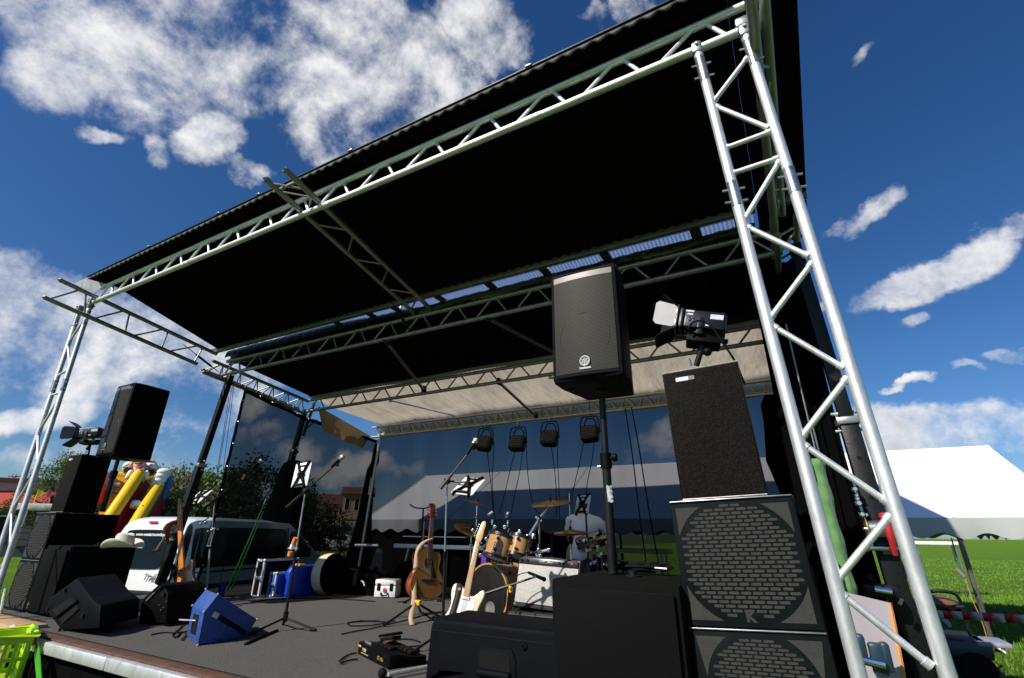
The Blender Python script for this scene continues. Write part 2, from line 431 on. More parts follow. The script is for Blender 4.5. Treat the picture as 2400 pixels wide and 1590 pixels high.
b = MB(); b.box((-5.69, 2.16, 0.875), (0.06, 0.07, 0.095), bev=0.006); b.tube((-5.69, 2.12, 0.875), (-5.69, 2.095, 0.875), 0.014)
part(st, 'rail_bracket', b, steel, True)
b = MB()
b.grid(lambda u, v: (-5.7 + 5.78 * u, 2.20 + 0.02 * math.sin(u * 90) * (1 - v), 0.85 * v + 0.005), 180, 3)
b.grid(lambda u, v: (-7.85 + 2.1 * u, 2.42 + 0.02 * math.sin(u * 40) * (1 - v), 0.86 * v + 0.005), 60, 3)
part(st, 'front_skirt', b, blackcloth, True)
b = MB()
for x in (-7.8, -5.2, -2.6, 0.0):
    for y in (2.6, 4.9, 7.2): b.box((x, y, 0.40), (0.1, 0.1, 0.80))
part(st, 'support_leg', b, blackmetal, True)

# ================================================================== TRUSSES
def ladder(name, label, chords, bays, m=alu, r=0.025, rw=0.0115, web=((0, 1),), loc=None, cross=True, group='aluminium lattice trusses of the stage roof', open_ends=False, skip=()):
    """chords: list of (a, b) end points; web: chord pairs joined by zigzag braces; every chord and brace is a part"""
    a0 = V(chords[0][0]); b0 = V(chords[0][1])
    t = thing(name, label, 'truss', (a0 + b0) / 2, group=group)
    for a, b_ in chords:
        mb = MB()
        if open_ends: mb.pipe(a, b_, r, 14)
        else: mb.tube(a, b_, r, 14)
        part(t, 'chord', mb, m, True)
    for (i, j) in web:
        A = [V(q) for q in chords[i]]; B = [V(q) for q in chords[j]]
        for k in range(bays):
            if k in skip: continue
            u0, u1, u2 = (k + 0.10) / bays, (k + 0.5) / bays, (k + 0.90) / bays
            lo = lambda u: A[0].lerp(A[1], u)
            hi = lambda u: B[0].lerp(B[1], u)
            for (p, q) in ((lo(u0), hi(u1 - 0.06 / bays)), (hi(u1 + 0.06 / bays), lo(u2))):
                mb = MB(); mb.tube(p, q, rw, 8); part(t, 'brace', mb, m, True)
    return t
# front truss
ft = ladder('roof_truss', 'long bright aluminium truss along the front edge of the stage roof', [((XL - 0.02, YF, 4.31), (0.20, YF, 4.31)), ((XL + .05, YF, 4.487), (0.26, YF, 4.487))], 15, rw=0.0125)
for x in (-5.05, -3.0, -1.05):
    mb = MB(); mb.tube((x - .06, YF, 4.31), (x + .06, YF, 4.31), 0.0275, 14)
    for s in (-.035, .035): mb.ball((x + s, YF - .022, 4.293), 0.008, 8)
    part(ft, 'joint_sleeve', mb, alu, True)
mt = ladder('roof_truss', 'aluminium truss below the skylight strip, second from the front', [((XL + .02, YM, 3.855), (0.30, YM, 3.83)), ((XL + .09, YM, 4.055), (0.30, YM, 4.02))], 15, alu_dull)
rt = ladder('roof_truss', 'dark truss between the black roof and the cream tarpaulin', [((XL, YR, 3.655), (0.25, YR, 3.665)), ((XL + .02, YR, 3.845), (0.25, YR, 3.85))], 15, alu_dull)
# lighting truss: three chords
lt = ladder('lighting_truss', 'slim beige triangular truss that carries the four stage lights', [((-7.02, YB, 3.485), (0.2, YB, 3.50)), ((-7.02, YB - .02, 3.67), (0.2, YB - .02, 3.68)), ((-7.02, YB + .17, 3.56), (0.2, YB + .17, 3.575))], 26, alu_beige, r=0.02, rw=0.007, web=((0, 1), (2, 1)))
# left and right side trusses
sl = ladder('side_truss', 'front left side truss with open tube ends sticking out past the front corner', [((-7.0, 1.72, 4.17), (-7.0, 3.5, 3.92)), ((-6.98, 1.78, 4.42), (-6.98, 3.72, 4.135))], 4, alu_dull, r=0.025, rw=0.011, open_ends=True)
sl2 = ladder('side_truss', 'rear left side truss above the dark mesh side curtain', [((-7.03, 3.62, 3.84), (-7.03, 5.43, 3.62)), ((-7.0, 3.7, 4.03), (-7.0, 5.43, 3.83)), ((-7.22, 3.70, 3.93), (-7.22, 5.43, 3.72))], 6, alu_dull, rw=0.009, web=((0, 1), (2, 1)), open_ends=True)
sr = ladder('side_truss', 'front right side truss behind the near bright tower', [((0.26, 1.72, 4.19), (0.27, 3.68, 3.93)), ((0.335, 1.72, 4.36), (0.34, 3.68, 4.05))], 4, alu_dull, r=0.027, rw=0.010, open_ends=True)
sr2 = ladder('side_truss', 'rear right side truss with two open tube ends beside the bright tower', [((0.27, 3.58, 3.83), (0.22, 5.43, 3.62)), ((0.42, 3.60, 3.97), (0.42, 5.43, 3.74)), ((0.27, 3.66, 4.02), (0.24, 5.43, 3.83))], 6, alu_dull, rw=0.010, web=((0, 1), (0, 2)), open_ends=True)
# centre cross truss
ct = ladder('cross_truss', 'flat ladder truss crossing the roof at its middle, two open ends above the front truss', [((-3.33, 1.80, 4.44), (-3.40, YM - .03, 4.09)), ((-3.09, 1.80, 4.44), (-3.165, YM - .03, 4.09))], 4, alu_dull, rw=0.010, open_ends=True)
mb = MB(); mb.tube((-3.33, 1.93, 4.415), (-3.09, 1.93, 4.415), 0.012); mb.tube((-3.32, 1.95, 4.41), (-3.10, 2.12, 4.385), 0.008); part(ct, 'brace', mb, alu_dull, True)
# roof bracing pipes
def pipe_thing(a, b, r, label, m=alu_dull, name='brace_pipe', group='bracing pipes under the roof'):
    t = thing(name, label, 'pipe', (V(a) + V(b)) / 2, group=group)
    mb = MB(); mb.tube(a, b, r, 12); part(t, 'tube', mb, m, True)
    d = (V(b) - V(a)).normalized()
    for q in (V(a) + d * .02, V(b) - d * .02):
        mb = MB(); mb.tube(q - d * .03, q + d * .03, r + .014, 12); mb.box(q + V((0, 0, .035)), (.035, .05, .05), bev=.006); mb.tube(q + V((.045, 0, -.02)), q + V((.045, 0, .05)), .006, 6)
        part(t, 'clamp', mb, blackmetal, True)
    return t
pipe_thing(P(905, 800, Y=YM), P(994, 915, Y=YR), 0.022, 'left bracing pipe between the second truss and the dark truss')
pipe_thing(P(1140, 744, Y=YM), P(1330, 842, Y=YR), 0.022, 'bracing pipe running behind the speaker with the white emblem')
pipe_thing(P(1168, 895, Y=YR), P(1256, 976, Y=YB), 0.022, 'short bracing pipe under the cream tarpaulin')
# stay with black turnbuckle
for (a, b_, lab) in ((P(912, 700, Y=3.4), P(965, 782, Y=YM), 'thin black turnbuckle stay beside the middle cross truss'), (P(430, 808, X=-7.1), P(512, 872, X=-7.08), 'black strut reaching from the left side truss to the roof hinge')):
    t = thing('turnbuckle', lab, 'turnbuckle', (a + b_) / 2)
    mb = MB(); mb.tube(a, b_, 0.006, 8); part(t, 'rod', mb, blackmetal, True)
    mb = MB(); mb.tube(a.lerp(b_, .35), a.lerp(b_, .8), 0.016, 10); part(t, 'body', mb, blackmetal, True)

# ================================================================== TOWERS
def tower(name, label, t1, b1, t2, b2, nb, flip=False):
    t1, b1, t2, b2 = map(V, (t1, b1, t2, b2))
    t = thing(name, label, 'tower', (b1.x, b1.y, 0))
    for (a, q) in ((t1, b1), (t2, b2)):
        mb = MB(); mb.tube(a, q, 0.0245, 20); part(t, 'chord', mb, alu, True)
        mb = MB(); mb.box(a + V((0, 0, -.01)), (.056, .066, .075), bev=.012); mb.tube(a + V((0, -.045, 0)), a + V((0, .045, 0)), .009, 8); part(t, 'fork_end', mb, steel, True)
        for u in ((0.020, .06), (0.225, .255)):
            s = MB(); p0 = a.lerp(q, u[0]); p1 = a.lerp(q, u[1]); s.tube(p0, p1, 0.0262, 20)
            for w in (0.25, 0.8):
                pc = p0.lerp(p1, w); s.tube(pc + V((-.05, -.005, .004)), pc + V((.05, .005, -.004)), .006, 8)
            for w in (0.0, 1.0): s.tube(p0.lerp(p1, w) - V((0, 0, .006)), p0.lerp(p1, w) + V((0, 0, .006)), .0275, 20)
            part(t, 'joint_sleeve', s, steel, True)
    # braces: (u on chord one, u on chord two)
    return t, (t1, b1, t2, b2)
def brace(t, p, q, r=0.0125):
    mb = MB(); mb.tube(p, q, r, 12)
    for e in (p, q): mb.tube(e + (q - p).normalized() * -.004, e + (q - p).normalized() * .018, r + .0035, 12)
    part(t, 'brace', mb, alu, True)
TT = P(1745, 74, Y=YF); TB = P(2218, 1573, Y=YF); T2 = P(1634, 115, Y=YF); B2 = P(2012, 1580, Y=YF)
dir1 = (TB - TT); dir2 = (B2 - T2)
TB0 = TT + dir1 * (TT.z / -dir1.z) * 1.0; B20 = T2 + dir2 * (T2.z / -dir2.z)
tr, ch = tower('truss_tower', 'near bright aluminium tower standing at the right front corner of the stage', TT, TB0, T2, B20, 6)
for (p1, p2) in (((1750, 138), (1678, 232)), ((1800, 300), (1683, 252)), ((1803, 310), (1707, 345)), ((1822, 372), (1722, 405)), ((1826, 380), (1748, 510)), ((1893, 600), (1757, 535)), ((1902, 618), (1810, 740)), ((1975, 862), (1820, 770)), ((1984, 888), (1884, 1018)), ((2080, 1178), (1891, 1048)), ((2085, 1210), (1968, 1352)), ((2180, 1560), (1980, 1398))):
    brace(tr, P(*p1, Y=YF), P(*p2, Y=YF))
mb = MB(); mb.box(TT + V((.0, 0, .05)), (.075, .075, .06), bev=.012); mb.box(TT + V((.05, 0, .04)), (.06, .03, .04), bev=.006)
for s in (-.02, .03): mb.tube(TT + V((.06, s, .03)), TT + V((.115, s, .035)), .006, 8); 
part(tr, 'corner_clamp', mb, steel, True)
LT1 = P(212, 716, Y=YF); LB1 = P(51, 1207, Y=YF); LT2 = P(189, 722, Y=YF); LB2 = P(15, 1240, Y=YF)
d1 = LB1 - LT1; d2 = LB2 - LT2
tl, cl_ = tower('truss_tower', 'far aluminium tower at the left front corner beside the left speaker stack', LT1, LT1 + d1 * (LT1.z / -d1.z), LT2, LT2 + d2 * (LT2.z / -d2.z), 6)
A1 = LT1 + d1 * (LT1.z / -d1.z); A2 = LT2 + d2 * (LT2.z / -d2.z)
zz = [(.03, .11), (.19, .12), (.195, .21), (.26, .265), (.27, .36), (.45, .37), (.46, .55), (.64, .56), (.65, .74), (.83, .75), (.84, .93)]
for (u, w) in zz: brace(tl, LT1.lerp(A1, u), LT2.lerp(A2, w))
mb = MB(); mb.box(LT1 + V((.02, 0, .06)), (.08, .08, .07), bev=.012); part(tl, 'corner_clamp', mb, steel, True)

# ================================================================== ROOF
def roofz(y): return 4.2 + 0.26 * (3.72 - y)
rf = thing('stage_roof', 'black corrugated stage roof with a clear skylight strip and a cream tarpaulin at the rear', 'roof', (-3.4, 4.5, 3.5))
def frontz(y): return 4.545 + (roofz(2.3) - 4.545) * (y - 2.02) / .28 if y < 2.3 else roofz(y) + .004
def corr(x0, x1, y0, y1, zf, n_per=0.076, amp=0.009, nv=2, ragged=0.0):
    mb = MB(); nu = max(4, int((x1 - x0) / n_per * 6))
    def fn(u, v):
        x = x0 + (x1 - x0) * u; y = y0 + (y1 - y0) * v
        return (x, y, zf(y) + amp * math.sin(2 * PI * x / n_per))
    mb.grid(fn, nu, nv); return mb
def solid(o, t=0.004):
    md = o.modifiers.new('sheet_thickness', 'SOLIDIFY'); md.thickness = t; return o
solid(part(rf, 'front_panel', corr(-6.96, 0.18, 2.02, 3.70, frontz, .10, .012, 12), roofblack, True))
solid(part(rf, 'side_panel', corr(0.185, 0.53, 1.75, 4.18, lambda y: roofz(y) + .01), roofblack, True))
# thick foam lip on the front edge
lip = MB(); lip.grid(lambda u, v: (-6.96 + 7.14 * u, 2.012, 4.538 + 0.026 * v + .013 * math.sin(2 * PI * (-6.96 + 7.14 * u) / .10) * (1 - v)), 560, 1)
solid(part(rf, 'edge_closure', lip, mat('grey_foam_strip', (0.10, 0.10, 0.105), 0.8, 0, 0.5, 40), True), .01)
mb = MB(); mb.box((-3.40, 2.010, 4.571), (7.16, 0.02, 0.008)); part(rf, 'edge_flashing', mb, blackmetal, True)
mb = MB()
for x in (-5.6, -4.35, -3.75, -2.6, -1.0): mb.box((x, 2.015, 4.580), (.05, .05, .012), bev=.004)
part(rf, 'edge_clip', mb, steel, True)
mb = MB(); mb.box((-3.465, 3.71, 4.192), (7.27, .05, .075), bev=.008); mb.box((.43, 3.71, 4.192), (.20, .05, .075), bev=.008); part(rf, 'purlin', mb, mat('dull_bronze_tube', (0.16, 0.14, 0.10), 0.45, 0.7, 0.2, 5), True)
# skylight
def mat_clear():
    m = bpy.data.materials.new('clear_corrugated_sheet'); N, L = nt(m); N.remove(N['Principled BSDF'])
    tc = N.new('ShaderNodeTexCoord'); w = N.new('ShaderNodeTexWave'); w.wave_type = 'BANDS'; w.bands_direction = 'X'; w.inputs['Scale'].default_value = 9
    L.new(tc.outputs['Object'], w.inputs['Vector'])
    cr = N.new('ShaderNodeMapRange'); cr.inputs['To Min'].default_value = 0.08; cr.inputs['To Max'].default_value = 0.35; L.new(w.outputs['Fac'], cr.inputs['Value'])
    t = N.new('ShaderNodeBsdfTransparent'); t.inputs[0].default_value = (0.9, 0.93, 0.97, 1)
    d = N.new('ShaderNodeBsdfTranslucent'); d.inputs[0].default_value = (0.5, 0.55, 0.6, 1)
    mx = N.new('ShaderNodeMixShader'); L.new(cr.outputs[0], mx.inputs[0]); L.new(t.outputs[0], mx.inputs[1]); L.new(d.outputs[0], mx.inputs[2]); L.new(mx.outputs[0], N['Material Output'].inputs[0])
    return m
clear = mat_clear()
sk = MB(); sk.grid(lambda u, v: (-4.75 + 4.9 * u, 3.735 + .27 * v, 4.19 - .05 * v), 4, 1)
part(rf, 'skylight_sheet', sk, clear, True)
mb = MB()
for x in (-4.55, -4.0, -3.62, -3.0, -2.35, -1.72, -1.1, -0.30, .05): mb.box((x, 3.86, 4.155), (.085, .26, .012))
part(rf, 'skylight_bar', mb, blackmetal, True)
# crumpled black foil roll on the second truss
fo = MB()
def foil(u, v):
    x = -6.85 + 7.0 * u; k = 0.004 * math.sin(x * 37) + 0.003 * math.sin(x * 61 + v * 9) + .006 * math.sin(x * 7 + v * 4)
    hgt = 0.03 + 0.085 * max(0, min(1, (-3.2 - x) / 1.6))
    a = PI * 1.2 * v
    return (x, 3.815 - 0.045 * math.cos(a) + k * .6, 4.075 + (hgt + .02) * math.sin(a) + k - .02 * v)
fo.grid(foil, 260, 8); part(rf, 'black_foil_roll', fo, blackfoil, True, sharp=60)
# rear black ceiling
solid(part(rf, 'rear_panel', corr(-6.98, 0.32, 3.90, 5.44, lambda y: 4.115 - .13 * (y - 3.9)), roofblack, True))
# added panel above the roof, unseen by the camera: it shades the marquee and grass
wg = MB(); A0, A1, A2, B0, B1 = V((-12.0, 6.45, 6.25)), V((.30, 6.45, 6.25)), V((.08, 6.47, 7.07)), V((-12.4, 6.55, 9.46)), V((-1.46, 6.55, 9.46))
def shade_panel(u, v):
    r = A1.lerp(A2, v / .25) if v < .25 else A2.lerp(B1, (v - .25) / .75); p = A0.lerp(B0, v).lerp(r, u)
    return (p.x, p.y + .01 * math.sin(2 * PI * p.x / .2), p.z + .05 * math.sin(p.x * 1.1) * v)
wg.grid(shade_panel, 220, 12); solid(part(rf, 'added_shade_panel', wg, roofblack, True))
for x in (-5.64, -2.67):
    mb = MB(); mb.tube((x, 6.0, 3.80), (x, 6.0, 6.2), .03, 10); mb.tube((x, 6.0, 6.2), (x, 6.44, 7.2), .03, 10); part(rf, 'shade_panel_strut', mb, alu_dull, True)  # props for the added shade panel, invented along with it
# cream tarpaulin
cream = mat_translucent('cream_tarpaulin', (0.58, 0.50, 0.375), 0.55)
tp = MB()
def tarp(u, v):
    x = -6.95 + 7.13 * u; y = 5.36 + 1.92 * v
    return (x, y, 3.90 - .13 * v - (.62 * max(0, v - .93) / .07 * .4) - .05 * math.sin(PI * v) * (0.7 + .3 * math.sin(x * 1.7)) + .012 * math.sin(x * 5 + v * 7) * v + .010 * math.sin(x * 3.1 - v * 5))
tp.grid(tarp, 90, 16); part(rf, 'cream_tarpaulin', tp, cream, True, sharp=80)
tf = MB()
A, B, C_, D = P(745, 952, Y=5.45), P(868, 1022, Y=6.95), P(848, 1052, Y=6.8), P(757, 1010, Y=5.5)
def flap(u, v):
    a = A.lerp(B, u); d = D.lerp(C_, u); p = a.lerp(d, v); p += V((.03 * math.sin(u * 9) * v, 0, 0)); return p
tf.grid(flap, 16, 6); part(rf, 'hanging_tarp_edge', tf, mat_translucent('brown_tarpaulin_edge', (0.22, 0.17, 0.10), 0.25), True, sharp=80)
cs = MB(); pts = [P(174, 665, Y=2.08), P(219, 645, Y=2.08), P(248, 672, Y=2.16), P(214, 688, Y=2.16)]
cs.hull(pts, V((0, .0, .006))); 
part(rf, 'clear_corner_sheet', cs, mat('dusty_clear_plastic', (0.36, 0.37, 0.36), 0.35, 0, 0.25, 14), True)

# ================================================================== LEGS, CURTAINS, SCRIMS
def leg(name, label, top, bot, s, extra=True, m=blackmetal, cat='post'):
    top, bot = V(top), V(bot)
    t = thing(name, label, cat, (bot.x, bot.y, bot.z)); d = (top - bot); L_ = d.length; M = frame((0, 0, 0), V((1, 0, 0)), d.normalized().cross(V((1, 0, 0))) * -1)
    z = d.normalized(); x = V((1, 0, 0)); x = (x - z * x.dot(z)).normalized(); y = z.cross(x)
    R = Matrix(((x.x, y.x, z.x, bot.x), (x.y, y.y, z.y, bot.y), (x.z, y.z, z.z, bot.z), (0, 0, 0, 1)))
    mb = MB(); mb.box((0, 0, L_ * .27), (s * 1.25, s * 1.25, L_ * .54), R, bev=.006); part(t, 'outer_tube', mb, m, True)
    mb = MB(); mb.box((0, 0, L_ * .74), (s, s, L_ * .52), R, bev=.006); part(t, 'inner_tube', mb, m, True)
    mb = MB(); mb.box((0, 0, L_ * .54), (s * 1.6, s * 1.6, .05), R, bev=.008)
    for k in (-.06, .06): mb.tube(R @ V((-s, 0, L_ * .54 + k)), R @ V((s * 1.2, 0, L_ * .54 + k)), .012, 8)
    part(t, 'locking_collar', mb, steel, True)
    mb = MB()
    for k in range(5): mb.tube(R @ V((0, -s * .66, L_ * (.14 + .08 * k))), R @ V((0, s * .66, L_ * (.14 + .08 * k))), .013, 10)
    part(t, 'pin_hole', mb, rubber, True)
    return t, R
lgl, RL = leg('telescopic_post', 'black telescopic roof leg on the left between the speaker stack and the mesh curtain', P(541, 880, Y=YM), P(375, 1370, Y=YM), .075)
lgr, RR = leg('telescopic_post', 'dark steel roof leg behind the near tower on the right', P(1862, 575, Y=YM + .1), P(2200, 1700, Y=YM + .1), .085)
lrl, _ = leg('telescopic_post', 'black rear left leg standing in front of the mesh curtain', P(716, 960, Y=YR), P(655, 1180, Y=YR), .07)
pl = thing('roof_strut', 'short black strut hanging down beside the rear left leg', 'strut', P(718, 1020, Y=5.6))
mb = MB(); mb.tube(P(737, 945, Y=5.55), P(710, 1022, Y=5.55), .025, 8); part(pl, 'tube', mb, blackmetal, True)
mb = MB(); mb.tube(P(742, 985, Y=5.55), P(718, 1005, Y=5.55), .012, 8); part(pl, 'hook', mb, blackmetal, True)
# slanted pole in the rear left corner
cp = thing('corner_pole', 'thin grey pole standing in the rear left corner before the mesh backdrop', 'pole', P(836, 1362, Y=6.95))
mb = MB(); mb.tube(P(836, 1362, Y=6.95), P(890, 1030, Y=6.95), .026, 12); part(cp, 'tube', mb, steel, True)
mb = MB(); mb.tube(P(872, 1120, Y=6.95), P(866, 1160, Y=6.95), .034, 12); part(cp, 'sleeve', mb, alu_dull, True)
mb = MB(); mb.tube(P(833, 1278, Y=6.85), P(886, 1279, Y=6.85), .022, 8); part(cp, 'cross_bar', mb, alu, True)
for k in range(6):
    pass
def wavy_curtain(p0, p1, z0, z1, waves, amp, nu=80, nv=14, flare=0.0, seed=0):
    p0 = V(p0); p1 = V(p1); d = (p1 - p0); n = V((-d.y, d.x, 0)).normalized(); mb = MB()
    def fn(u, v):
        p = p0.lerp(p1, u)
        a = amp * (0.45 + 0.55 * (1 - v)) * (math.sin(u * waves * 2 * PI + seed) + .5 * math.sin(u * waves * 4.7 + seed * 2 + v * 1.5))
        return (p.x + n.x * a, p.y + n.y * a, z0 + (z1 - z0) * v)
    mb.grid(fn, nu, nv); return mb
scrim_back = cloth_through('dark_mesh_backdrop', (0.185, 0.186, 0.192), (0.006, 0.006, 0.007), 0.12, foldscale=2.5)
scrim_side = cloth_through('dark_mesh_side', (0.20, 0.197, 0.195), (0.048, 0.048, 0.051), 0.22, foldscale=3.0)
sb = thing('mesh_backdrop', 'see-through dark mesh backdrop across the rear of the stage', 'backdrop', (-3.4, 7.26, .92))
part(sb, 'mesh_sheet', wavy_curtain((-7.06, 7.30), (0.14, 7.30), 0.55, 3.66, 9, .018, 120, 10), scrim_back, True, sharp=80)
mb = MB(); mb.box((-3.45, 7.302, 3.645), (7.2, .012, .05)); part(sb, 'top_hem', mb, blackcloth, True)
mb = MB()
for i in range(16): mb.tube((-6.8 + i * .46, 7.275, 3.64), (-6.8 + i * .46, 7.262, 3.64), .012, 8)
part(sb, 'eyelet', mb, steel, True)
ss = thing('mesh_side_curtain', 'see-through dark mesh curtain closing the left side of the stage', 'curtain', (-7.0, 5.6, .9))
TLc, TRc = P(577, 912, X=-6.98), P(715, 985, X=-7.05)
BLc = P(497, 1215, X=-7.08)
s1 = MB()
P_a, P_b = P(576, 915, X=-6.95), P(716, 983, X=-7.02); P_c, P_d = V((-6.95, 7.14, 3.50)), None
def side(u, v):
    # u along the depth, v downwards
    y = P_a.y + (7.14 - P_a.y) * u
    if y < P_b.y: ztop = P_a.z + (P_b.z - P_a.z) * ((y - P_a.y) / (P_b.y - P_a.y))
    else: ztop = P_b.z + (3.42 - P_b.z) * ((y - P_b.y) / (7.14 - P_b.y))
    x = -6.96 - 0.13 * v + .014 * math.sin(u * 30 + v * 3) + .01 * math.sin(u * 71)
    return (x, y - .02 * v * math.sin(v * 40) * (.25 if u < .01 else 0), ztop + (.5 - ztop) * v)
s1.grid(side, 70, 40); part(ss, 'mesh_sheet', s1, scrim_side, True, sharp=80)
mb = MB(); mb.path([V(side(0, k / 30)) + V((0, .004 * math.sin(k * 2.3), 0)) for k in range(31)], .02, 8); part(ss, 'edge_hem', mb, blackcloth, True)
mb = MB(); mb.path([V(side(k / 30, 0)) - V((0, 0, .01)) for k in range(31)], .03, 8); part(ss, 'top_hem', mb, blackcloth, True)
mb = MB()
for k in range(9): mb.ball(V(side(0, k / 10 + .05)) + V((.02, 0, 0)), .011, 8)
for k in range(1, 6): mb.ball(V(side(k / 12, 0)) + V((.03, 0, -.0)), .011, 8)
part(ss, 'eyelet', mb, steel, True)
# gathered black cloth in the rear left corner
bc = MB()
c0, c1 = P(880, 1040, Y=7.1), P(832, 1362, Y=7.1)
def gather(u, v):
    p = c0.lerp(c1, v); w = .05 + .16 * min(1, v * 1.3) + .16 * (max(0, v - .55) / .45)
    x = (u - .5) * 2 * w + (.05 if v < .2 else -.02)
    return (p.x + x, p.y + .04 * math.sin(u * 26 + v * 2) , p.z)
bc.grid(gather, 40, 20)
single('gathered_curtain', bc, blackcloth, 'black cloth gathered in the rear left corner behind the thin grey pole', 'curtain', sharp=80)
# right side black curtains
rc = thing('side_curtain', 'opaque black curtain hanging along the right side of the stage', 'curtain', (0.28, 5.4, .3), group='black curtains at the right of the stage')
part(rc, 'cloth', wavy_curtain((0.235, 4.05), (0.20, 7.2), 0.2, 3.85, 9, .022, 120, 10), blackcloth, True, sharp=80)
mb = MB(); mb.tube((.24, 4.05, 3.86), (.20, 7.2, 3.62), .02); part(rc, 'rail', mb, blackmetal, True)
rc2 = thing('side_curtain', 'black curtain panel with a grey edge profile next to the dark steel leg', 'curtain', (0.36, 4.6, .3), group='black curtains at the right of the stage')
part(rc2, 'cloth', wavy_curtain((0.36, 4.2), (0.50, 5.2), 0.15, 3.8, 4, .012, 60, 10, seed=2), mat('black_side_tarp', (0.004, 0.0037, 0.0035), 0.7, 0, 0.4, 3, 0.5, 8, spec=.2), True, sharp=80)
fc_ = MB()
def front_cloth(u, v):
    xr = .405 if v < .45 else .405 + .075 * (v - .45) / .55
    x = .045 + (xr - .045) * u
    return (x, 4.09 + .018 * math.sin(u * 19 + v * 2) + .012 * math.sin(u * 41), 3.86 - 3.6 * v)
fc_.grid(front_cloth, 40, 14); part(rc2, 'front_cloth', fc_, blackcloth, True, sharp=80)
mb = MB(); mb.tube(P(1842, 760, Y=3.9), P(1992, 1400, Y=3.9), .006, 8); part(rc2, 'edge_cord', mb, alu_dull, True)
rg = MB()
g0 = [P(1792, 925, Y=6.5), P(1782, 950, Y=6.5), P(1790, 990, Y=6.5), P(1795, 1080, Y=6.5), P(1830, 1160, Y=6.5), P(1862, 1160, Y=6.5), P(1840, 1000, Y=6.5), P(1815, 925, Y=6.5)]
rg.hull(g0, V((0, .06, 0)), bev=.01); single('gathered_curtain', rg, blackcloth, 'black cloth gathered at the right end of the mesh backdrop', 'curtain')
# hanging ropes on the left
rp = MB()
for (a, b_) in (((545, 905), (510, 1115)), ((537, 930), (508, 1112)), ((548, 905), (512, 1190))):
    rp.path(sag(P(*a, Y=4.0), P(*b_, Y=4.3), .0), .004, 6)
single('rope', rp, mat('dark_rope', (.03, .03, .03), .9), 'thin dark ropes hanging from the roof hinge on the left', 'rope')
# ================================================================== PA AND LIGHTS
perf = mat_perf('perforated_grille', (0.050, 0.047, 0.042), (0.003, 0.003, 0.0035), 0.0105, .5, .2)
perf_dark = mat_perf('dark_grille', (0.0045, 0.0048, 0.0048), (0.002, 0.002, 0.002), 0.011, .7, 0)
trimgrey = mat('grille_top_band', (0.16, 0.15, 0.14), 0.45, 0.3, 0.1)
badge = mat('silver_badge', (0.70, 0.70, 0.68), 0.3, 0.4, 0.04)
subpaint = mat('green_black_textured_paint', (0.0065, 0.0090, 0.0095), 0.55, 0, 0.2, 10, 0.2, 320, spec=.05)
slotfoam = mat('grey_foam', (0.031, 0.029, 0.026), 0.85, 0, 0.35, 25, 0.3, 240, dirt=(0.025, 0.025, 0.026), dscale=6, damt=0.7)
XM = Matrix(((1, 0, 0, 0), (0, 0, 1, 0), (0, 1, 0, 0), (0, 0, 0, 1)))     # prism xy -> xz plane, depth along y
def slab(mb, pts, y0, d, bev=0.0, seg=2):
    """outline in the x-z plane, from y0 pushed back by d"""
    return mb.prism(pts, d, Matrix.Translation((0, y0, 0)) @ XM, bev, seg)
def rrect(x0, z0, x1, z1, r, n=5):
    out = []
    for (cx, cz, a0) in ((x1 - r, z1 - r, 0), (x0 + r, z1 - r, 90), (x0 + r, z0 + r, 180), (x1 - r, z0 + r, 270)):
        for k in range(n + 1):
            a = math.radians(a0 + 90 * k / n); out.append((cx + r * math.cos(a), cz + r * math.sin(a)))
    return out
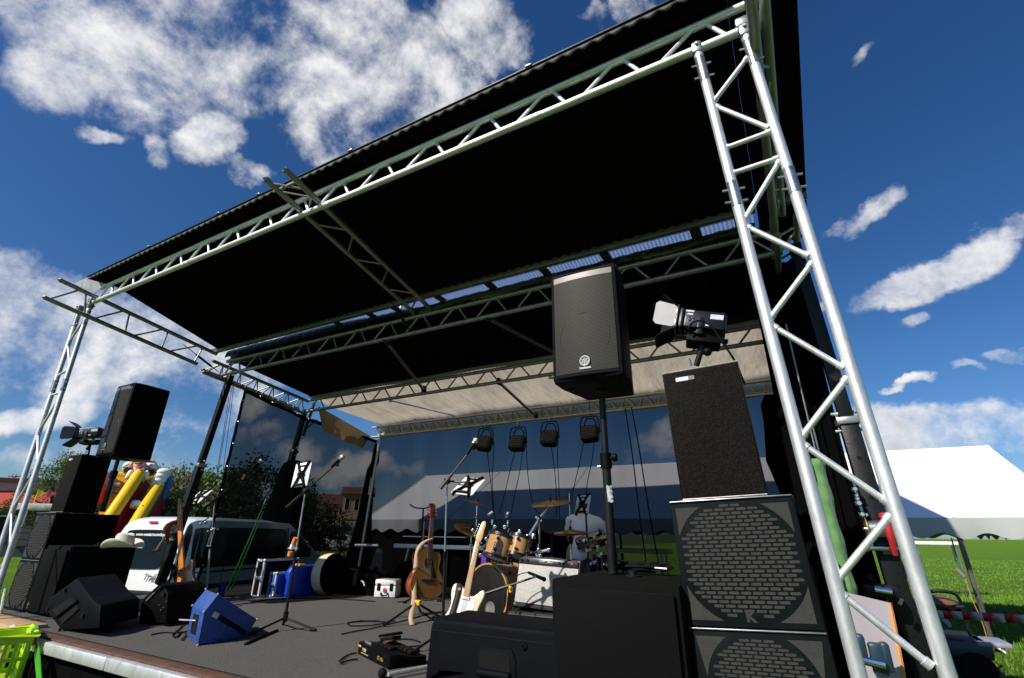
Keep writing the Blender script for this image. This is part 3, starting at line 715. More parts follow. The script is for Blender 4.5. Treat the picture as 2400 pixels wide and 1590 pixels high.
def powered_speaker(label, loc, w, h, d, rot=(0, 0, 0), wb=0.72, group='loudspeakers on poles'):
    t = thing('speaker', label, 'loudspeaker', loc, rot, group)
    mb = MB(); mb.prism([(-w / 2, 0.03), (w / 2, 0.03), (w / 2, d * .35), (w / 2 * wb, d), (-w / 2 * wb, d), (-w / 2, d * .35)], h, None, bev=0.012)
    part(t, 'cabinet', mb, blackplastic)
    mb = MB(); fr = rrect(-w / 2, 0, w / 2, h, .03)
    slab(mb, fr, 0.0, 0.05, bev=.012); part(t, 'front_baffle', mb, bluegrey_plastic)
    gm = MB(); gw, gh = w - .05, h - .06
    gm.grid(lambda u, v: (-gw / 2 + gw * u, -.004 - .016 * (1 - (2 * u - 1) ** 2), .03 + (gh - .045) * v), 14, 4)
    part(t, 'grille', gm, perf, sharp=80)
    mb = MB(); mb.grid(lambda u, v: (-gw / 2 + gw * u, -.005 - .016 * (1 - (2 * u - 1) ** 2), h - .0745 + .04 * v), 14, 1); part(t, 'grille_top_band', mb, trimgrey, sharp=80)
    mb = MB(); mb.grid(lambda u, v: (-gw / 2 + gw * u, -.0055 - .016 * (1 - (2 * u - 1) ** 2), .025 + .022 * v), 14, 1); part(t, 'grille_bottom_band', mb, bluegrey_plastic, sharp=80)
    # driver seen as a ring behind the grille: real woofer surround pressed against it
    mb = MB(); mb.path([(.36 * w * math.cos(a), -.0205 + .010 * abs(math.cos(a)), h * .36 + .36 * w * math.sin(a)) for a in [2 * PI * k / 40 for k in range(40)]], .0018, 6, closed=True)
    part(t, 'driver_ring', mb, mat('ring_grey', (0.030, 0.028, 0.025), .5))
    # emblem: ring with three crossed forks, word below
    ex, ez, er = 0.0, h * .145, .030
    yb = -.0235
    e = MB(); e.path([(ex + er * math.cos(a), yb - .003, ez + er * math.sin(a)) for a in [2 * PI * k / 32 for k in range(32)]], .0050, 8, closed=True)
    em = part(t, 'emblem', e, badge)
    f = MB()
    for k in range(3):
        a = PI / 2 + k * 2 * PI / 3; ca, sa = math.cos(a), math.sin(a)
        f.tube((ex - ca * .024, yb - .002, ez - sa * .024), (ex + ca * .004, yb - .002, ez + sa * .004), .0032, 6)
        for s in (-.0035, .0035): f.tube((ex + ca * .002 - sa * s, yb - .002, ez + sa * .002 + ca * s), (ex + ca * .025 - sa * s, yb - .002, ez + sa * .025 + ca * s), .0021, 6)
    part(em, 'forks', f, badge)
    f = MB(); slab(f, [(er * .9 * math.cos(a), ez + er * .9 * math.sin(a)) for a in [2 * PI * k / 24 for k in range(24)]], yb, .003); part(em, 'disc', f, mat('badge_disc', (.18, .18, .18), .4, .5))
    text(t, 'wordmark', 'YAMAHA', .0185, Matrix.Translation((ex, yb - .002, ez - er - .016)) @ Matrix.Rotation(PI / 2, 4, 'X'), badge, .002, bold=.0005)
    mb = MB(); mb.lathe([(.035, 0), (.035, -.012), (.03, -.016)], 16, Matrix.Translation((0, d * .55, 0))); part(t, 'pole_cup', mb, blackmetal)
    mb = MB()
    for s in (-1, 1): mb.box((s * w * .36, d * .3, -.004), (.03, .03, .01), bev=.003)
    part(t, 'foot', mb, rubber)
    return t
powered_speaker('black loudspeaker with a white emblem on the pole nearest the middle of the picture', (-.955, 2.70, 2.632), .455, .775, .50, (0, 0, .02))
powered_speaker('all black loudspeaker on a pole against the sky at the far left', (-6.755, 2.66, 2.505), .42, .86, .41, (0, 0, 0), wb=.8)
def speaker_pole(label, top, bot, r=.0185, rolls=(.3,)):
    top, bot = V(top), V(bot)
    t = thing('speaker_pole', label, 'pole', bot, group='poles under the loudspeakers')
    mb = MB(); mb.tube(bot, bot.lerp(top, .62), r * 1.25, 14); part(t, 'outer_tube', mb, blackmetal, True)
    mb = MB(); mb.tube(bot.lerp(top, .6), top, r, 14); part(t, 'inner_tube', mb, blackmetal, True)
    mb = MB(); c = bot.lerp(top, .62); mb.tube(c - V((0, 0, .05)), c + V((0, 0, .04)), r * 1.7, 14); part(t, 'clamp_collar', mb, blackplastic, True)
    mb = MB(); mb.tube(c, c + V((.055, -.01, .01)), .012, 8); mb.lathe([(.024, 0), (.026, .01), (.024, .022), (.001, .024)], 12, Matrix.Translation(c + V((.05, -.01, .01))) @ Matrix.Rotation(PI / 2, 4, 'Y')); part(t, 'knob', mb, blackplastic, True)
    mb = MB(); mb.tube(c + V((-.02, 0, -.035)), c + V((-.055, -.005, -.04)), .007, 8); part(t, 'safety_pin', mb, steel, True)
    return t
p1 = speaker_pole('black pole carrying the loudspeaker with the white emblem', P(1411, 935, Y=2.95), P(1437, 1345, Y=2.95), .021)
mb = MB(); q0, q1 = P(1427, 1140, Y=2.925), P(1431, 1178, Y=2.925)
mb.grid(lambda u, v: tuple(q0.lerp(q1, v) + V((.030 * math.sin(-.2 + 1.1 * u) * (1 + .2 * math.sin(v * 20)), -.030 * math.cos(-.2 + 1.1 * u), .004 * math.sin(u * 9)))), 8, 8)
part(p1, 'paper_label', mb, mat('torn_label', (0.42, 0.46, 0.48), .7, 0, .5, 40), True)
speaker_pole('black pole under the left all black loudspeaker', P(282, 1060, Y=2.9), P(240, 1200, Y=2.92), .021)

def slot_sub(label, loc, w, h, d, rot=(0, 0, 0), group='slotted subwoofers'):
    """square subwoofer: plate with a round field of slots, four corner foams, the letter K cut out at the foot"""
    t = thing('subwoofer', label, 'subwoofer', loc, rot, group)
    mb = MB(); mb.box((0, d / 2 + .012, h / 2), (w, d - .02, h - .004), bev=.012); part(t, 'cabinet', mb, black_carpet)
    mb = MB(); slab(mb, rrect(-w / 2 + .004, .004, w / 2 - .004, h - .004, .008), 0.0, .02, bev=.005); gp = part(t, 'grille_plate', mb, subpaint)
    R = .485 * h; cz = h * .51; mb = MB(); rows = 28; ph = (h * .92) / rows; sl_, sh = w * .076, ph * .66; pw = w * .0885
    for i in range(rows):
        z = h * .045 + ph * (i + .5)
        for j in range(-7, 8):
            x = (j + (.5 if i % 2 else 0)) * pw
            if math.hypot(x, z - cz) > R - pw * .42: continue
            if z < h * .125 and abs(x) < w * .105: continue
            slab(mb, rrect(x - sl_ / 2, z - sh / 2, x + sl_ / 2, z + sh / 2, sh * .48, 3), -.0012, .003)
    part(t, 'slots', mb, slotfoam, sharp=20)
    mb = MB()
    for sx in (-1, 1):
        for sz in (0, 1):
            m_ = .028; cx = sx * (w / 2 - m_); cz2 = h - m_ if sz else m_
            a0 = math.degrees(math.atan2((cz2 - cz), cx)); pts = []
            Rr = R * 1.035
            # corner patch between the circle and the corner
            xa = math.sqrt(max(1e-6, Rr ** 2 - (cz2 - cz) ** 2)) if abs(cz2 - cz) < Rr else 0.02
            za = math.sqrt(max(1e-6, Rr ** 2 - cx ** 2)) if abs(cx) < Rr else .02
            st_ = math.atan2((cz2 - cz), sx * max(xa, .04)); en = math.atan2((1 if sz else -1) * max(za, .04), cx)
            dd = (en - st_ + PI) % (2 * PI) - PI
            pts = [(cx, cz2)] + [(Rr * math.cos(st_ + dd * k / 8), cz + Rr * math.sin(st_ + dd * k / 8)) for k in range(9)]
            slab(mb, pts, -.0011, .003)
    part(t, 'corner_foam', mb, slotfoam, sharp=20)
    text(t, 'letter', 'K', h * .105, Matrix.Translation((0, -.0012, h * .085)) @ Matrix.Rotation(PI / 2, 4, 'X'), slotfoam, .0012, bold=.003)
    mb = MB(); mb.box((0, .006, h + .001), (w - .01, .03, .006), bev=.002); part(t, 'top_edge', mb, steel)
    return t
LEAN = -.045
slot_sub('upper of the two right slotted subwoofers, letter K at its foot', (-.225, 2.60, 1.377), .55, .535, .6, (0, LEAN, .015))
slot_sub('lower of the two right slotted subwoofers, half cut off by the picture edge', (-.202, 2.60, .925), .55, .447, .6, (0, LEAN, .015))
slot_sub('upper of two dark slotted subwoofers at the outer left', (-7.525, 2.60, 1.417), .51, .493, .63, group='slotted subwoofers')
slot_sub('lower of two dark slotted subwoofers at the outer left', (-7.525, 2.60, .922), .51, .493, .63, group='slotted subwoofers')
def top_cab(label, loc, w, h, d, rot, plate=True):
    t = thing('speaker', label, 'loudspeaker', loc, rot, 'carpet covered top speakers')
    mb = MB(); mb.prism([(-w / 2, 0), (w / 2, 0), (w / 2 * .97, d * .3), (w / 2 * .6, d), (-w / 2 * .6, d), (-w / 2 * .97, d * .3)], h, None, bev=.006); part(t, 'cabinet', mb, blackplastic)
    mb = MB(); slab(mb, rrect(-w / 2 + .006, .006, w / 2 - .006, h - .006, .006), -.006, .012, bev=.004); part(t, 'grille', mb, brown_carpet)
    mb = MB(); mb.tube((-w / 2 + .004, 0.0, h - .002), (w / 2 - .004, 0.0, h - .002), .006, 8); mb.tube((-w / 2 + .004, 0, .003), (w / 2 - .004, 0, .003), .005, 8); part(t, 'metal_edge', mb, mat('worn_edge_metal', (.22, .21, .2), .4, .6, .4, 30))
    if plate:
        mb = MB(); slab(mb, rrect(-.125, h - .060, -.06, h - .038, .004), -.0085, .003); part(t, 'badge', mb, badge)
        mb = MB(); slab(mb, rrect(-.0595, h - .060, -.030, h - .038, .004), -.0085, .003); part(t, 'badge_end', mb, mat('dull_badge', (.18, .17, .16), .4))
    return t
top_cab('dark carpet covered speaker with a small silver badge on top of the right stack', (-.265, 2.60, 1.918), .385, .66, .40, (0, LEAN, .01))
top_cab('black top speaker on the far left subwoofers, below the other loudspeaker', (-7.28, 2.60, 1.918), .345, .635, .32, (0, 0, 0))
def pole_sub(label, loc, w, h, d, rot=(0, 0, 0), mark=False):
    t = thing('subwoofer', label, 'subwoofer', loc, rot, 'plain black pole subwoofers')
    mb = MB(); mb.box((0, d / 2 + .01, h / 2), (w, d - .02, h), bev=.016); part(t, 'cabinet', mb, black_carpet)
    mb = MB(); slab(mb, rrect(-w / 2 + .025, .025, w / 2 - .025, h - .035, .01), -.004, .012, bev=.003); part(t, 'grille', mb, perf_dark)
    mb = MB()
    for sx in (-1, 1): mb.box((sx * (w / 2 + .001), d * .45, h * .62), (.006, .16, .075), bev=.002)
    part(t, 'handle', mb, blackplastic)
    mb = MB(); mb.lathe([(.05, 0), (.05, .006), (.022, .008), (.022, .03), (.001, .03)], 16, Matrix.Translation((0, d * .6, h))); part(t, 'pole_socket', mb, blackmetal)
    if mark:
        mb = MB(); slab(mb, [(-w / 2 + .085 + .014 * math.cos(a), .085 + .020 * math.sin(a)) for a in [2 * PI * k / 16 for k in range(16)]], -.0055, .003); mb.box((-w / 2 + .085, -.0045, .052), (.022, .003, .01)); part(t, 'badge', mb, mat('dull_green_badge', (.10, .11, .08), .5))
    return t
pole_sub('black subwoofer at the right front with a coiled cable on its top', (-.82, 2.50, .925), .64, .612, .68, (0, 0, .0))
pole_sub('black subwoofer at the left front with the cowboy hat on it', (-6.93, 2.585, .925), .60, .648, .62, mark=True)

# cable coil on the right subwoofer
mb = MB(); base = P(1455, 1340, Z=1.545); pts = []
for k in range(150):
    a = k * .36; r = .11 + .03 * math.sin(k * .21) + .012 * math.sin(k * 1.3)
    pts.append((base.x + .10 + 1.35 * r * math.cos(a), base.y + .02 + .8 * r * math.sin(a), 1.556 + .012 * abs(math.sin(k * .5)) + .00022 * k))
pts += [(pts[-1][0] + .06 * i, pts[-1][1] - .01 * i, 1.552) for i in range(1, 5)]
cc = thing('coiled_cable', 'coiled black cable lying on the right front subwoofer', 'cable', (base.x, base.y, 1.545))
part(cc, 'cable', mb.path(pts, .0065, 7), rubber, True)
mb = MB(); mb.tube((base.x + .22, base.y - .06, 1.575), (base.x + .29, base.y - .07, 1.573), .010, 10); part(cc, 'plug', mb, chrome, True)

# ------------------------------------------------------------------ barn door light
def barn_light(label, c, f, u, s=1.0, lit_flap=True, post_to=None):
    f = V(f).normalized(); M = frame(c, f, u)      # x forward, y up, z side (towards the camera: -)
    t = thing('barn_door_light', label, 'stage light', c, group='barn door lights on the top speakers')
    body = mat('light_body_black', (0.006, 0.0075, 0.013), .38, .2, .25, 10)
    def lb(mb, name, m, par=t, sharp=35):
        for i, q in enumerate(mb.v): mb.v[i] = tuple(M.to_3x3() @ (V(q) * s))
        return part(par, name, mb, m, sharp=sharp)
    mb = MB(); mb.box((-.02, 0, 0), (.235, .125, .15), bev=.01); hs = lb(mb, 'housing', body)
    mb = MB(); mb.box((-.14, 0, 0), (.02, .105, .13), bev=.008); lb(mb, 'rear_plate', body, hs)
    st_ = mat('printed_sticker', (.55, .57, .60), .5, 0, .25, 60)
    sgn = 1 if M.to_3x3() @ V((0, 0, 1)) @ V((0, -1, 0)) > 0 else -1
    mb = MB()
    for (x, y, w, h) in ((.07, .05, .05, .012), (-.09, .022, .075, .034), (.066, .028, .034, .012), (-.045, -.042, .03, .011)):
        mb.box((x, y, sgn * .0762), (w, h, .001))
    lb(mb, 'sticker', st_, hs)
    mb = MB()
    for (x, y) in ((.075, .005), (.05, .0), (.068, -.012), (.045, -.02)): mb.lathe([(.009, 0), (.009, .008), (.006, .01), (.001, .010)], 10, Matrix.Translation((x, y, sgn * .075)) @ (Matrix.Identity(4) if sgn > 0 else Matrix.Rotation(PI, 4, 'X')))
    lb(mb, 'connector', chrome, hs)
    mb = MB(); mb.box((.115, 0, 0), (.035, .15, .17), bev=.02); mb.box((.14, 0, 0), (.015, .17, .185), bev=.006); lb(mb, 'front_ring', body)
    mb = MB(); mb.lathe([(.055, .0), (.05, .006), (.001, .008)], 20, Matrix.Translation((.146, 0, 0)) @ Matrix.Rotation(PI / 2, 4, 'Y')); lb(mb, 'lens', mat('dark_lens', (.05, .05, .06), .08))
    for k, (ang, tone) in enumerate(((0, body), (90, body), (180, body), (270, mat('sunlit_flap', (.62, .60, .57), .6, .1, .08) if lit_flap else body))):  # last flap: sunlight put into its pale colour when lit_flap is set
        R = Matrix.Rotation(math.radians(ang), 4, 'X')
        op = math.radians(14 if k == 3 else 38)
        mb = MB(); L_ = .135
        o = Matrix.Translation((.148, .078, 0)) @ Matrix.Rotation(op, 4, 'Z')
        pts = [(0, -.065), (.02, -.08), (L_ - .02, -.085), (L_, -.065), (L_, .065), (L_ - .02, .085), (.02, .08), (0, .065)]
        mb.prism(pts, .003, R @ o @ Matrix(((1, 0, 0, 0), (0, 0, 1, 0), (0, -1, 0, 0), (0, 0, 0, 1))))
        fl = lb(mb, 'barn_door', tone)
        mb = MB()
        for q in (-.04, .04): mb.tube(R @ V((.146, .078, q - .012)), R @ V((.146, .078, q + .012)), .006, 8)
        lb(mb, 'hinge', steel, fl)
    mb = MB(); mb.box((-.02, -.10, 0), (.30, .012, .05), bev=.004); mb.box((.0, -.05, .082), (.03, .12, .006), bev=.002); mb.box((.0, -.05, -.082), (.03, .12, .006), bev=.002); mb.box((0, -.10, 0), (.05, .012, .17), bev=.003); lb(mb, 'yoke', body)
    mb = MB(); mb.box((-.03, -.125, 0), (.20, .05, .12), bev=.01); lb(mb, 'ballast_box', blackplastic)
    if post_to is not None:
        p0 = V(c) + M.to_3x3() @ (V((-.03, -.13, 0)) * s); p1 = V(post_to)
        mb = MB(); mb.tube(p1, p0, .016, 12); part(t, 'post', mb, blackmetal, True)
        mb = MB(); m_ = p0.lerp(p1, .5); mb.ball(m_ + V((.045, -.03, .0)), .026, 12, (1, .8, 1)); mb.tube(m_, m_ + V((.045, -.03, 0)), .009, 8); part(t, 'knob', mb, blackplastic, True)
        mb = MB(); mb.tube(p1 + V((-.025, -.02, .0)), p1 + V((-.03, -.02, .045)), .006, 8); part(t, 'wing_screw', mb, chrome, True)
    return t
LC = P(1642, 762, Y=2.78)
barn_light('black barn door spotlight with one pale sunlit flap on the right speaker stack', LC, (-.93, -.15, .24), (.24, .18, .95), .92, post_to=P(1632, 858, Y=2.78))
barn_light('black barn door spotlight behind the left loudspeaker on the pole', P(212, 1016, Y=2.78), (-.80, -.55, -.08), (.02, .05, 1), .95, lit_flap=False, post_to=P(206, 1066, Y=2.78))
lc = MB(); lc.path(smooth([P(1612, 772, Y=2.66), P(1622, 755, Y=2.66), P(1645, 750, Y=2.66), P(1672, 768, Y=2.67), P(1690, 800, Y=2.7), P(1722, 842, Y=2.72), P(1745, 900, Y=2.95)], 2, False), .006, 7)
single('lamp_cable', lc, rubber, 'black cable looping over the barn door spotlight on the right stack', 'cable')

# ------------------------------------------------------------------ floor monitors
def monitor_from(name, label, outline, Yp, push, m, bev=.02, group='floor monitors on the stage'):
    pts = [P(x, y, Y=Yp) for (x, y) in outline]
    lo = min(p.z for p in pts)
    for p in pts: p.z = max(p.z, .9245)
    t = thing(name, label, 'monitor speaker', (pts[0].x, Yp, .9225), group=group)
    if len(push) == 2: c = pts[push[0]]; q = P(*push[1], Z=c.z); push = (q.x - c.x, q.y - c.y, 0)
    mb = MB(); mb.hull(pts, V(push), bev); part(t, 'cabinet', mb, m, True)
    return t, pts
# big black one at the left
mo, pts = monitor_from('floor_monitor', 'big dark plastic floor monitor with a handle slot at the left front', [(112, 1404), (180, 1354), (212, 1400), (236, 1420), (232, 1474), (140, 1482), (107, 1432)], 2.36, (1, (272, 1343)), bluegrey_plastic, .022)
def on(pts_px, Yp, d, mb, bev=0): mb.hull([P(x, y, Y=Yp) for (x, y) in pts_px], V((0, d, 0)), bev)
mb = MB(); on([(122, 1430), (166, 1400), (176, 1412), (132, 1444)], 2.350, .02, mb); on([(137, 1452), (180, 1418), (184, 1428), (146, 1462)], 2.350, .02, mb); part(mo, 'handle_slot', mb, rubber, True)
mb = MB()
for (x, y) in ((153, 1384), (113, 1428), (195, 1444), (142, 1476)):
    c = P(x, y, Y=2.352); mb.tube(c, c + V((0, -.012, 0)), .016, 12)
part(mo, 'foot', mb, rubber, True)
mb = MB(); mb.tube(P(126, 1450, Y=2.345), P(182, 1408, Y=2.345), .009, 8); part(mo, 'handle_bar', mb, bluegrey_plastic, True)
# small black one
mo, pts = monitor_from('floor_monitor', 'smaller black floor monitor with metal corner strip beside the blue monitor', [(334, 1404), (374, 1368), (386, 1374), (393, 1392), (388, 1462), (324, 1466), (326, 1440)], 2.92, (-.10, .42, 0), blackplastic, .012)
mb = MB(); mb.tube(P(345, 1408, Y=2.915), P(378, 1374, Y=2.915), .012, 8); part(mo, 'corner_strip', mb, mat('worn_grey_strip', (.16, .15, .14), .6, .2, .4, 30), True)
mb = MB()
for (x, y) in ((384, 1393), (333, 1458)):
    c = P(x, y, Y=2.915); mb.tube(c, c + V((0, -.01, 0)), .020, 12)
part(mo, 'foot', mb, rubber, True)
mb = MB()
for (x, y) in ((374, 1418), (384, 1424), (378, 1430), (390, 1410)):
    c = P(x, y, Y=2.912); mb.tube(c, c + V((0, -.008, 0)), .006, 8)
part(mo, 'connector', mb, steel, True)
# blue one
bluepaint = mat('scuffed_blue_paint', (0.016, 0.060, 0.27), 0.55, 0, 0.15, 12, 0.25, 120, dirt=(0.35, 0.38, 0.45), dscale=26, damt=0.16)
f0, f1 = P(463, 1513, Z=FLOOR + .003), P(575, 1495, Z=FLOOR + .003)
ed = (f1 - f0).normalized(); nf = V((ed.y, -ed.x, 0)); wv = P(437, 1491, Z=FLOOR + .003) - f0
side = [PP(x, y, f0, nf) for (x, y) in ((463, 1513), (575, 1495), (603, 1452), (511, 1393), (478, 1435))]
mo = thing('floor_monitor', 'scuffed blue wooden floor monitor with a cut out carrying hole', 'monitor speaker', f0, group='floor monitors on the stage')
mb = MB(); mb.hull(side, wv, .008); part(mo, 'cabinet', mb, bluepaint, True)
def endp(u, v): return side[0].lerp(side[4], v) + wv * u
eo = (side[0] - side[1]).normalized() * .004
mb = MB(); mb.hull([endp(u, v) + eo * .6 for (u, v) in ((.30, .22), (.72, .18), (.72, .80), (.30, .84))], eo * .4); part(mo, 'carrying_hole', mb, rubber, True)
mb = MB()
for q in (side[0], side[4], side[3], side[0] + wv, side[4] + wv, side[3] + wv, side[2]): mb.ball(q, .010, 8)
part(mo, 'corner_cap', mb, mat('worn_corner', (.33, .30, .26), .6), True)
q = endp(.5, .62); mb = MB(); mb.tube(q, q + eo.normalized() * .10 + wv * .3, .007, 8); part(mo, 'jack_plug', mb, chrome, True)
q = PP(505, 1442, f0, nf) + nf * .003; mb = MB(); mb.box((0, 0, 0), (.05, .04, .010), frame(q, side[2] - side[3], side[4] - side[0]), bev=.003); part(mo, 'badge', mb, badge, True)
q = PP(545, 1466, f0, nf) + nf * .003; mb = MB(); mb.box((0, 0, 0), (.28, .035, .010), frame(q, side[2] - side[3], side[4] - side[0]), bev=.003); part(mo, 'handle_strip', mb, rubber, True)
# front monitor lying across the lower middle
t = thing('floor_monitor', 'dark blue grey monitor speaker lying at the front edge with a large handle recess', 'monitor speaker', (-1.58, 2.66, .9225), group='floor monitors on the stage')
mb = MB(); W_, H_ = .84, .355
slab(mb, [(-W_ / 2 - .02, .0), (W_ / 2, .0), (W_ / 2, H_), (-W_ / 2 + .03, H_), (-W_ / 2 + .0, H_ - .04)], 0, .40, bev=.028, seg=4); part(t, 'cabinet', mb, bluegrey_plastic)
mb = MB(); slab(mb, [(-W_ / 2 + .02, H_ - .065), (W_ / 2 - .02, H_ - .065), (W_ / 2 - .02, H_ - .058), (-W_ / 2 + .02, H_ - .058)], -.0025, .01); part(t, 'seam', mb, rubber)
mb = MB(); slab(mb, [(-.11, .0), (.17, .0), (.165, .20), (.14, .245), (-.06, .245), (-.085, .20)], -.008, .02, bev=.006); hr = part(t, 'handle_surround', mb, bluegrey_plastic)
mb = MB(); slab(mb, [(-.06, .14), (.135, .14), (.125, .215), (.105, .23), (-.045, .23), (-.058, .215)], -.0105, .004); slab(mb, [(-.075, .005), (.145, .005), (.14, .09), (-.07, .09)], -.0105, .004); part(hr, 'handle_recess', mb, rubber)
mb = MB(); mb.tube((-.06, -.018, .125), (.135, -.018, .125), .02, 12); part(hr, 'handle_bar', mb, bluegrey_plastic)
mb = MB()
for (x, z) in ((.215, .27), (-.30, .02), (-.12, .02), (.30, .02)): mb.lathe([(.018, 0), (.016, .008), (.010, .009), (.009, .003), (.001, .003)], 14, Matrix.Translation((x, .0, z)) @ Matrix.Rotation(PI / 2, 4, 'X'))
part(t, 'screw_foot', mb, blackplastic)
mb = MB(); slab(mb, [(-W_ / 2 + .10, .10), (-.14, .10), (-.14, .108), (-W_ / 2 + .06, .098), (-W_ / 2 + .02, .05), (-W_ / 2 + .03, .04)], -.003, .01); part(t, 'rib', mb, bluegrey_plastic)

# cowboy hat
hatm = mat('cream_felt', (0.72, 0.66, 0.52), .85, 0, .12, 12, .2, 80, dirt=(.40, .28, .14), dscale=9, damt=.5)
hp = P(272, 1286, Z=1.578)
t = thing('cowboy_hat', 'cream cowboy hat with curled brim on the left subwoofer', 'hat', (hp.x, hp.y + .05, 1.578), (0, 0, .5))
mb = MB()
def brim(u, v):
    a = u * 2 * PI; r = .075 + .075 * v; x = r * math.cos(a) * 1.18; y = r * math.sin(a)
    return (x, y, .012 + .075 * (v ** 2) * (abs(math.sin(a)) ** 2.2) - .012 * v * abs(math.cos(a)) ** 3)
mb.grid(brim, 40, 8); o = part(t, 'brim', mb, hatm, sharp=80); o.modifiers.new('s', 'SOLIDIFY').thickness = .004
mb = MB()
def crown(u, v):
    a = u * 2 * PI; r = .080 * (1 - .22 * v ** 1.5) if v < .85 else .080 * .83 * (1 - (v - .85) / .15)
    z = .012 + .125 * min(v / .85, 1) * (1 - .18 * (math.cos(a) ** 2)) - (.03 * (v - .85) / .15 if v > .85 else 0)
    return (r * math.cos(a) * 1.15, r * math.sin(a) * (1 - .15 * v * abs(math.cos(a))), z)
mb.grid(crown, 36, 14); part(t, 'crown', mb, hatm, sharp=80)
mb = MB(); mb.path([(.081 * 1.15 * math.cos(a), .081 * math.sin(a), .022) for a in [2 * PI * k / 30 for k in range(30)]], .005, 6, closed=True); part(t, 'band', mb, mat('tan_band', (.35, .25, .14), .7))

# four stage lights under the lighting truss
parm = mat('par_black', (0.006, 0.006, 0.007), .5, 0, .2)
def par(label, px, py, tilt):
    hook = P(px, py, Y=7.04)
    t = thing('stage_light', label, 'stage light', hook, group='stage lights hanging on the rear truss')
    z0 = hook.z
    mb = MB(); mb.tube((0, 0, .0), (0, 0, .09), .012, 8); mb.box((0, 0, .05), (.035, .05, .06), bev=.008); part(t, 'hook_clamp', mb, alu_dull)
    mb = MB(); mb.path([(-.155, 0, -.25), (-.15, 0, -.10), (-.12, 0, -.01), (0, 0, 0), (.12, 0, -.01), (.15, 0, -.10), (.155, 0, -.25)], .013, 8)
    mb.path([(-.10, 0.03, -.23), (-.09, .03, -.09), (-.05, .03, -.03), (.05, .03, -.03), (.09, .03, -.09), (.10, .03, -.23)], .012, 8); part(t, 'yoke', mb, parm)
    R = Matrix.Translation((0, 0, -.25)) @ Matrix.Rotation(tilt, 4, 'Y') @ Matrix.Rotation(-.35, 4, 'X')
    mb = MB(); mb.box((0, 0, -.03), (.27, .17, .25), R, bev=.045, seg=3); part(t, 'housing', mb, parm)
    mb = MB()
    for i in range(5):
        for j in range(4): mb.lathe([(.019, 0), (.017, .004), (.001, .005)], 8, R @ Matrix.Translation((-.08 + .04 * i, -.086, -.09 + .042 * j)) @ Matrix.Rotation(PI / 2, 4, 'X'))
    part(t, 'led_lens', mb, mat('led_lens_dark', (.03, .03, .035), .2))
    mb = MB()
    for s in (-1, 1): mb.tube(R @ V((s * .135, 0, .0)), R @ V((s * .165, 0, .0)), .022, 10)
    part(t, 'tilt_knob', mb, parm)
    return t
for (x, y, tl_, lab) in ((1138, 1003, .16, 'leftmost of the four black stage lights under the beige rear truss'), (1214, 1001, .05, 'second from the left of the four stage lights under the rear truss'), (1288, 988, .08, 'third from the left of the four stage lights under the rear truss'), (1381, 976, -.05, 'stage light under the rear truss next to the speaker pole')):
    par(lab, x, y, tl_)
def hang(pxs, Y, label, r=.006):
    mb = MB(); mb.path(smooth([P(x, y, Y=Y) for (x, y) in pxs], 2, False), r, 6)
    return single('hanging_cable', mb, rubber, label, 'cable', 'cables hanging from the stage lights')
hang([(1141, 1050), (1147, 1100), (1152, 1150), (1156, 1200)], 7.0, 'cable hanging straight down from the leftmost stage light')
hang([(1158, 1037), (1157, 1070), (1153, 1120), (1155, 1160), (1158, 1205)], 7.0, 'wavy cable hanging beside the leftmost stage light')
hang([(1210, 1046), (1196, 1100), (1185, 1150), (1170, 1205)], 7.0, 'cable slanting left from the second stage light')
hang([(1226, 1046), (1220, 1100), (1208, 1150), (1198, 1205)], 7.0, 'cable slanting left from the right side of the second stage light')
hang([(1233, 1030), (1235, 1090), (1240, 1140), (1250, 1190), (1270, 1210)], 7.0, 'cable bowing right from the second stage light')
hang([(1291, 1038), (1300, 1100), (1304, 1150), (1304, 1215)], 7.0, 'cable hanging from the middle of the third stage light')
hang([(1308, 1030), (1306, 1080), (1310, 1130), (1312, 1220)], 7.0, 'cable hanging from the right side of the third stage light')
hang([(1369, 1030), (1358, 1090), (1345, 1140), (1335, 1200)], 7.0, 'cable slanting left from the stage light by the pole')
hang([(1393, 1030), (1388, 1080), (1376, 1130), (1372, 1180)], 7.0, 'cable slanting left beside the speaker pole')
hang([(1465, 958), (1480, 1050), (1490, 1130), (1500, 1220), (1515, 1320), (1518, 1350)], 6.8, 'thick dark cable falling from the rear truss, left of a pair', .009)
hang([(1480, 955), (1498, 1050), (1510, 1130), (1525, 1220), (1545, 1330), (1560, 1360)], 6.8, 'thick dark cable falling from the rear truss, right of a pair', .009)
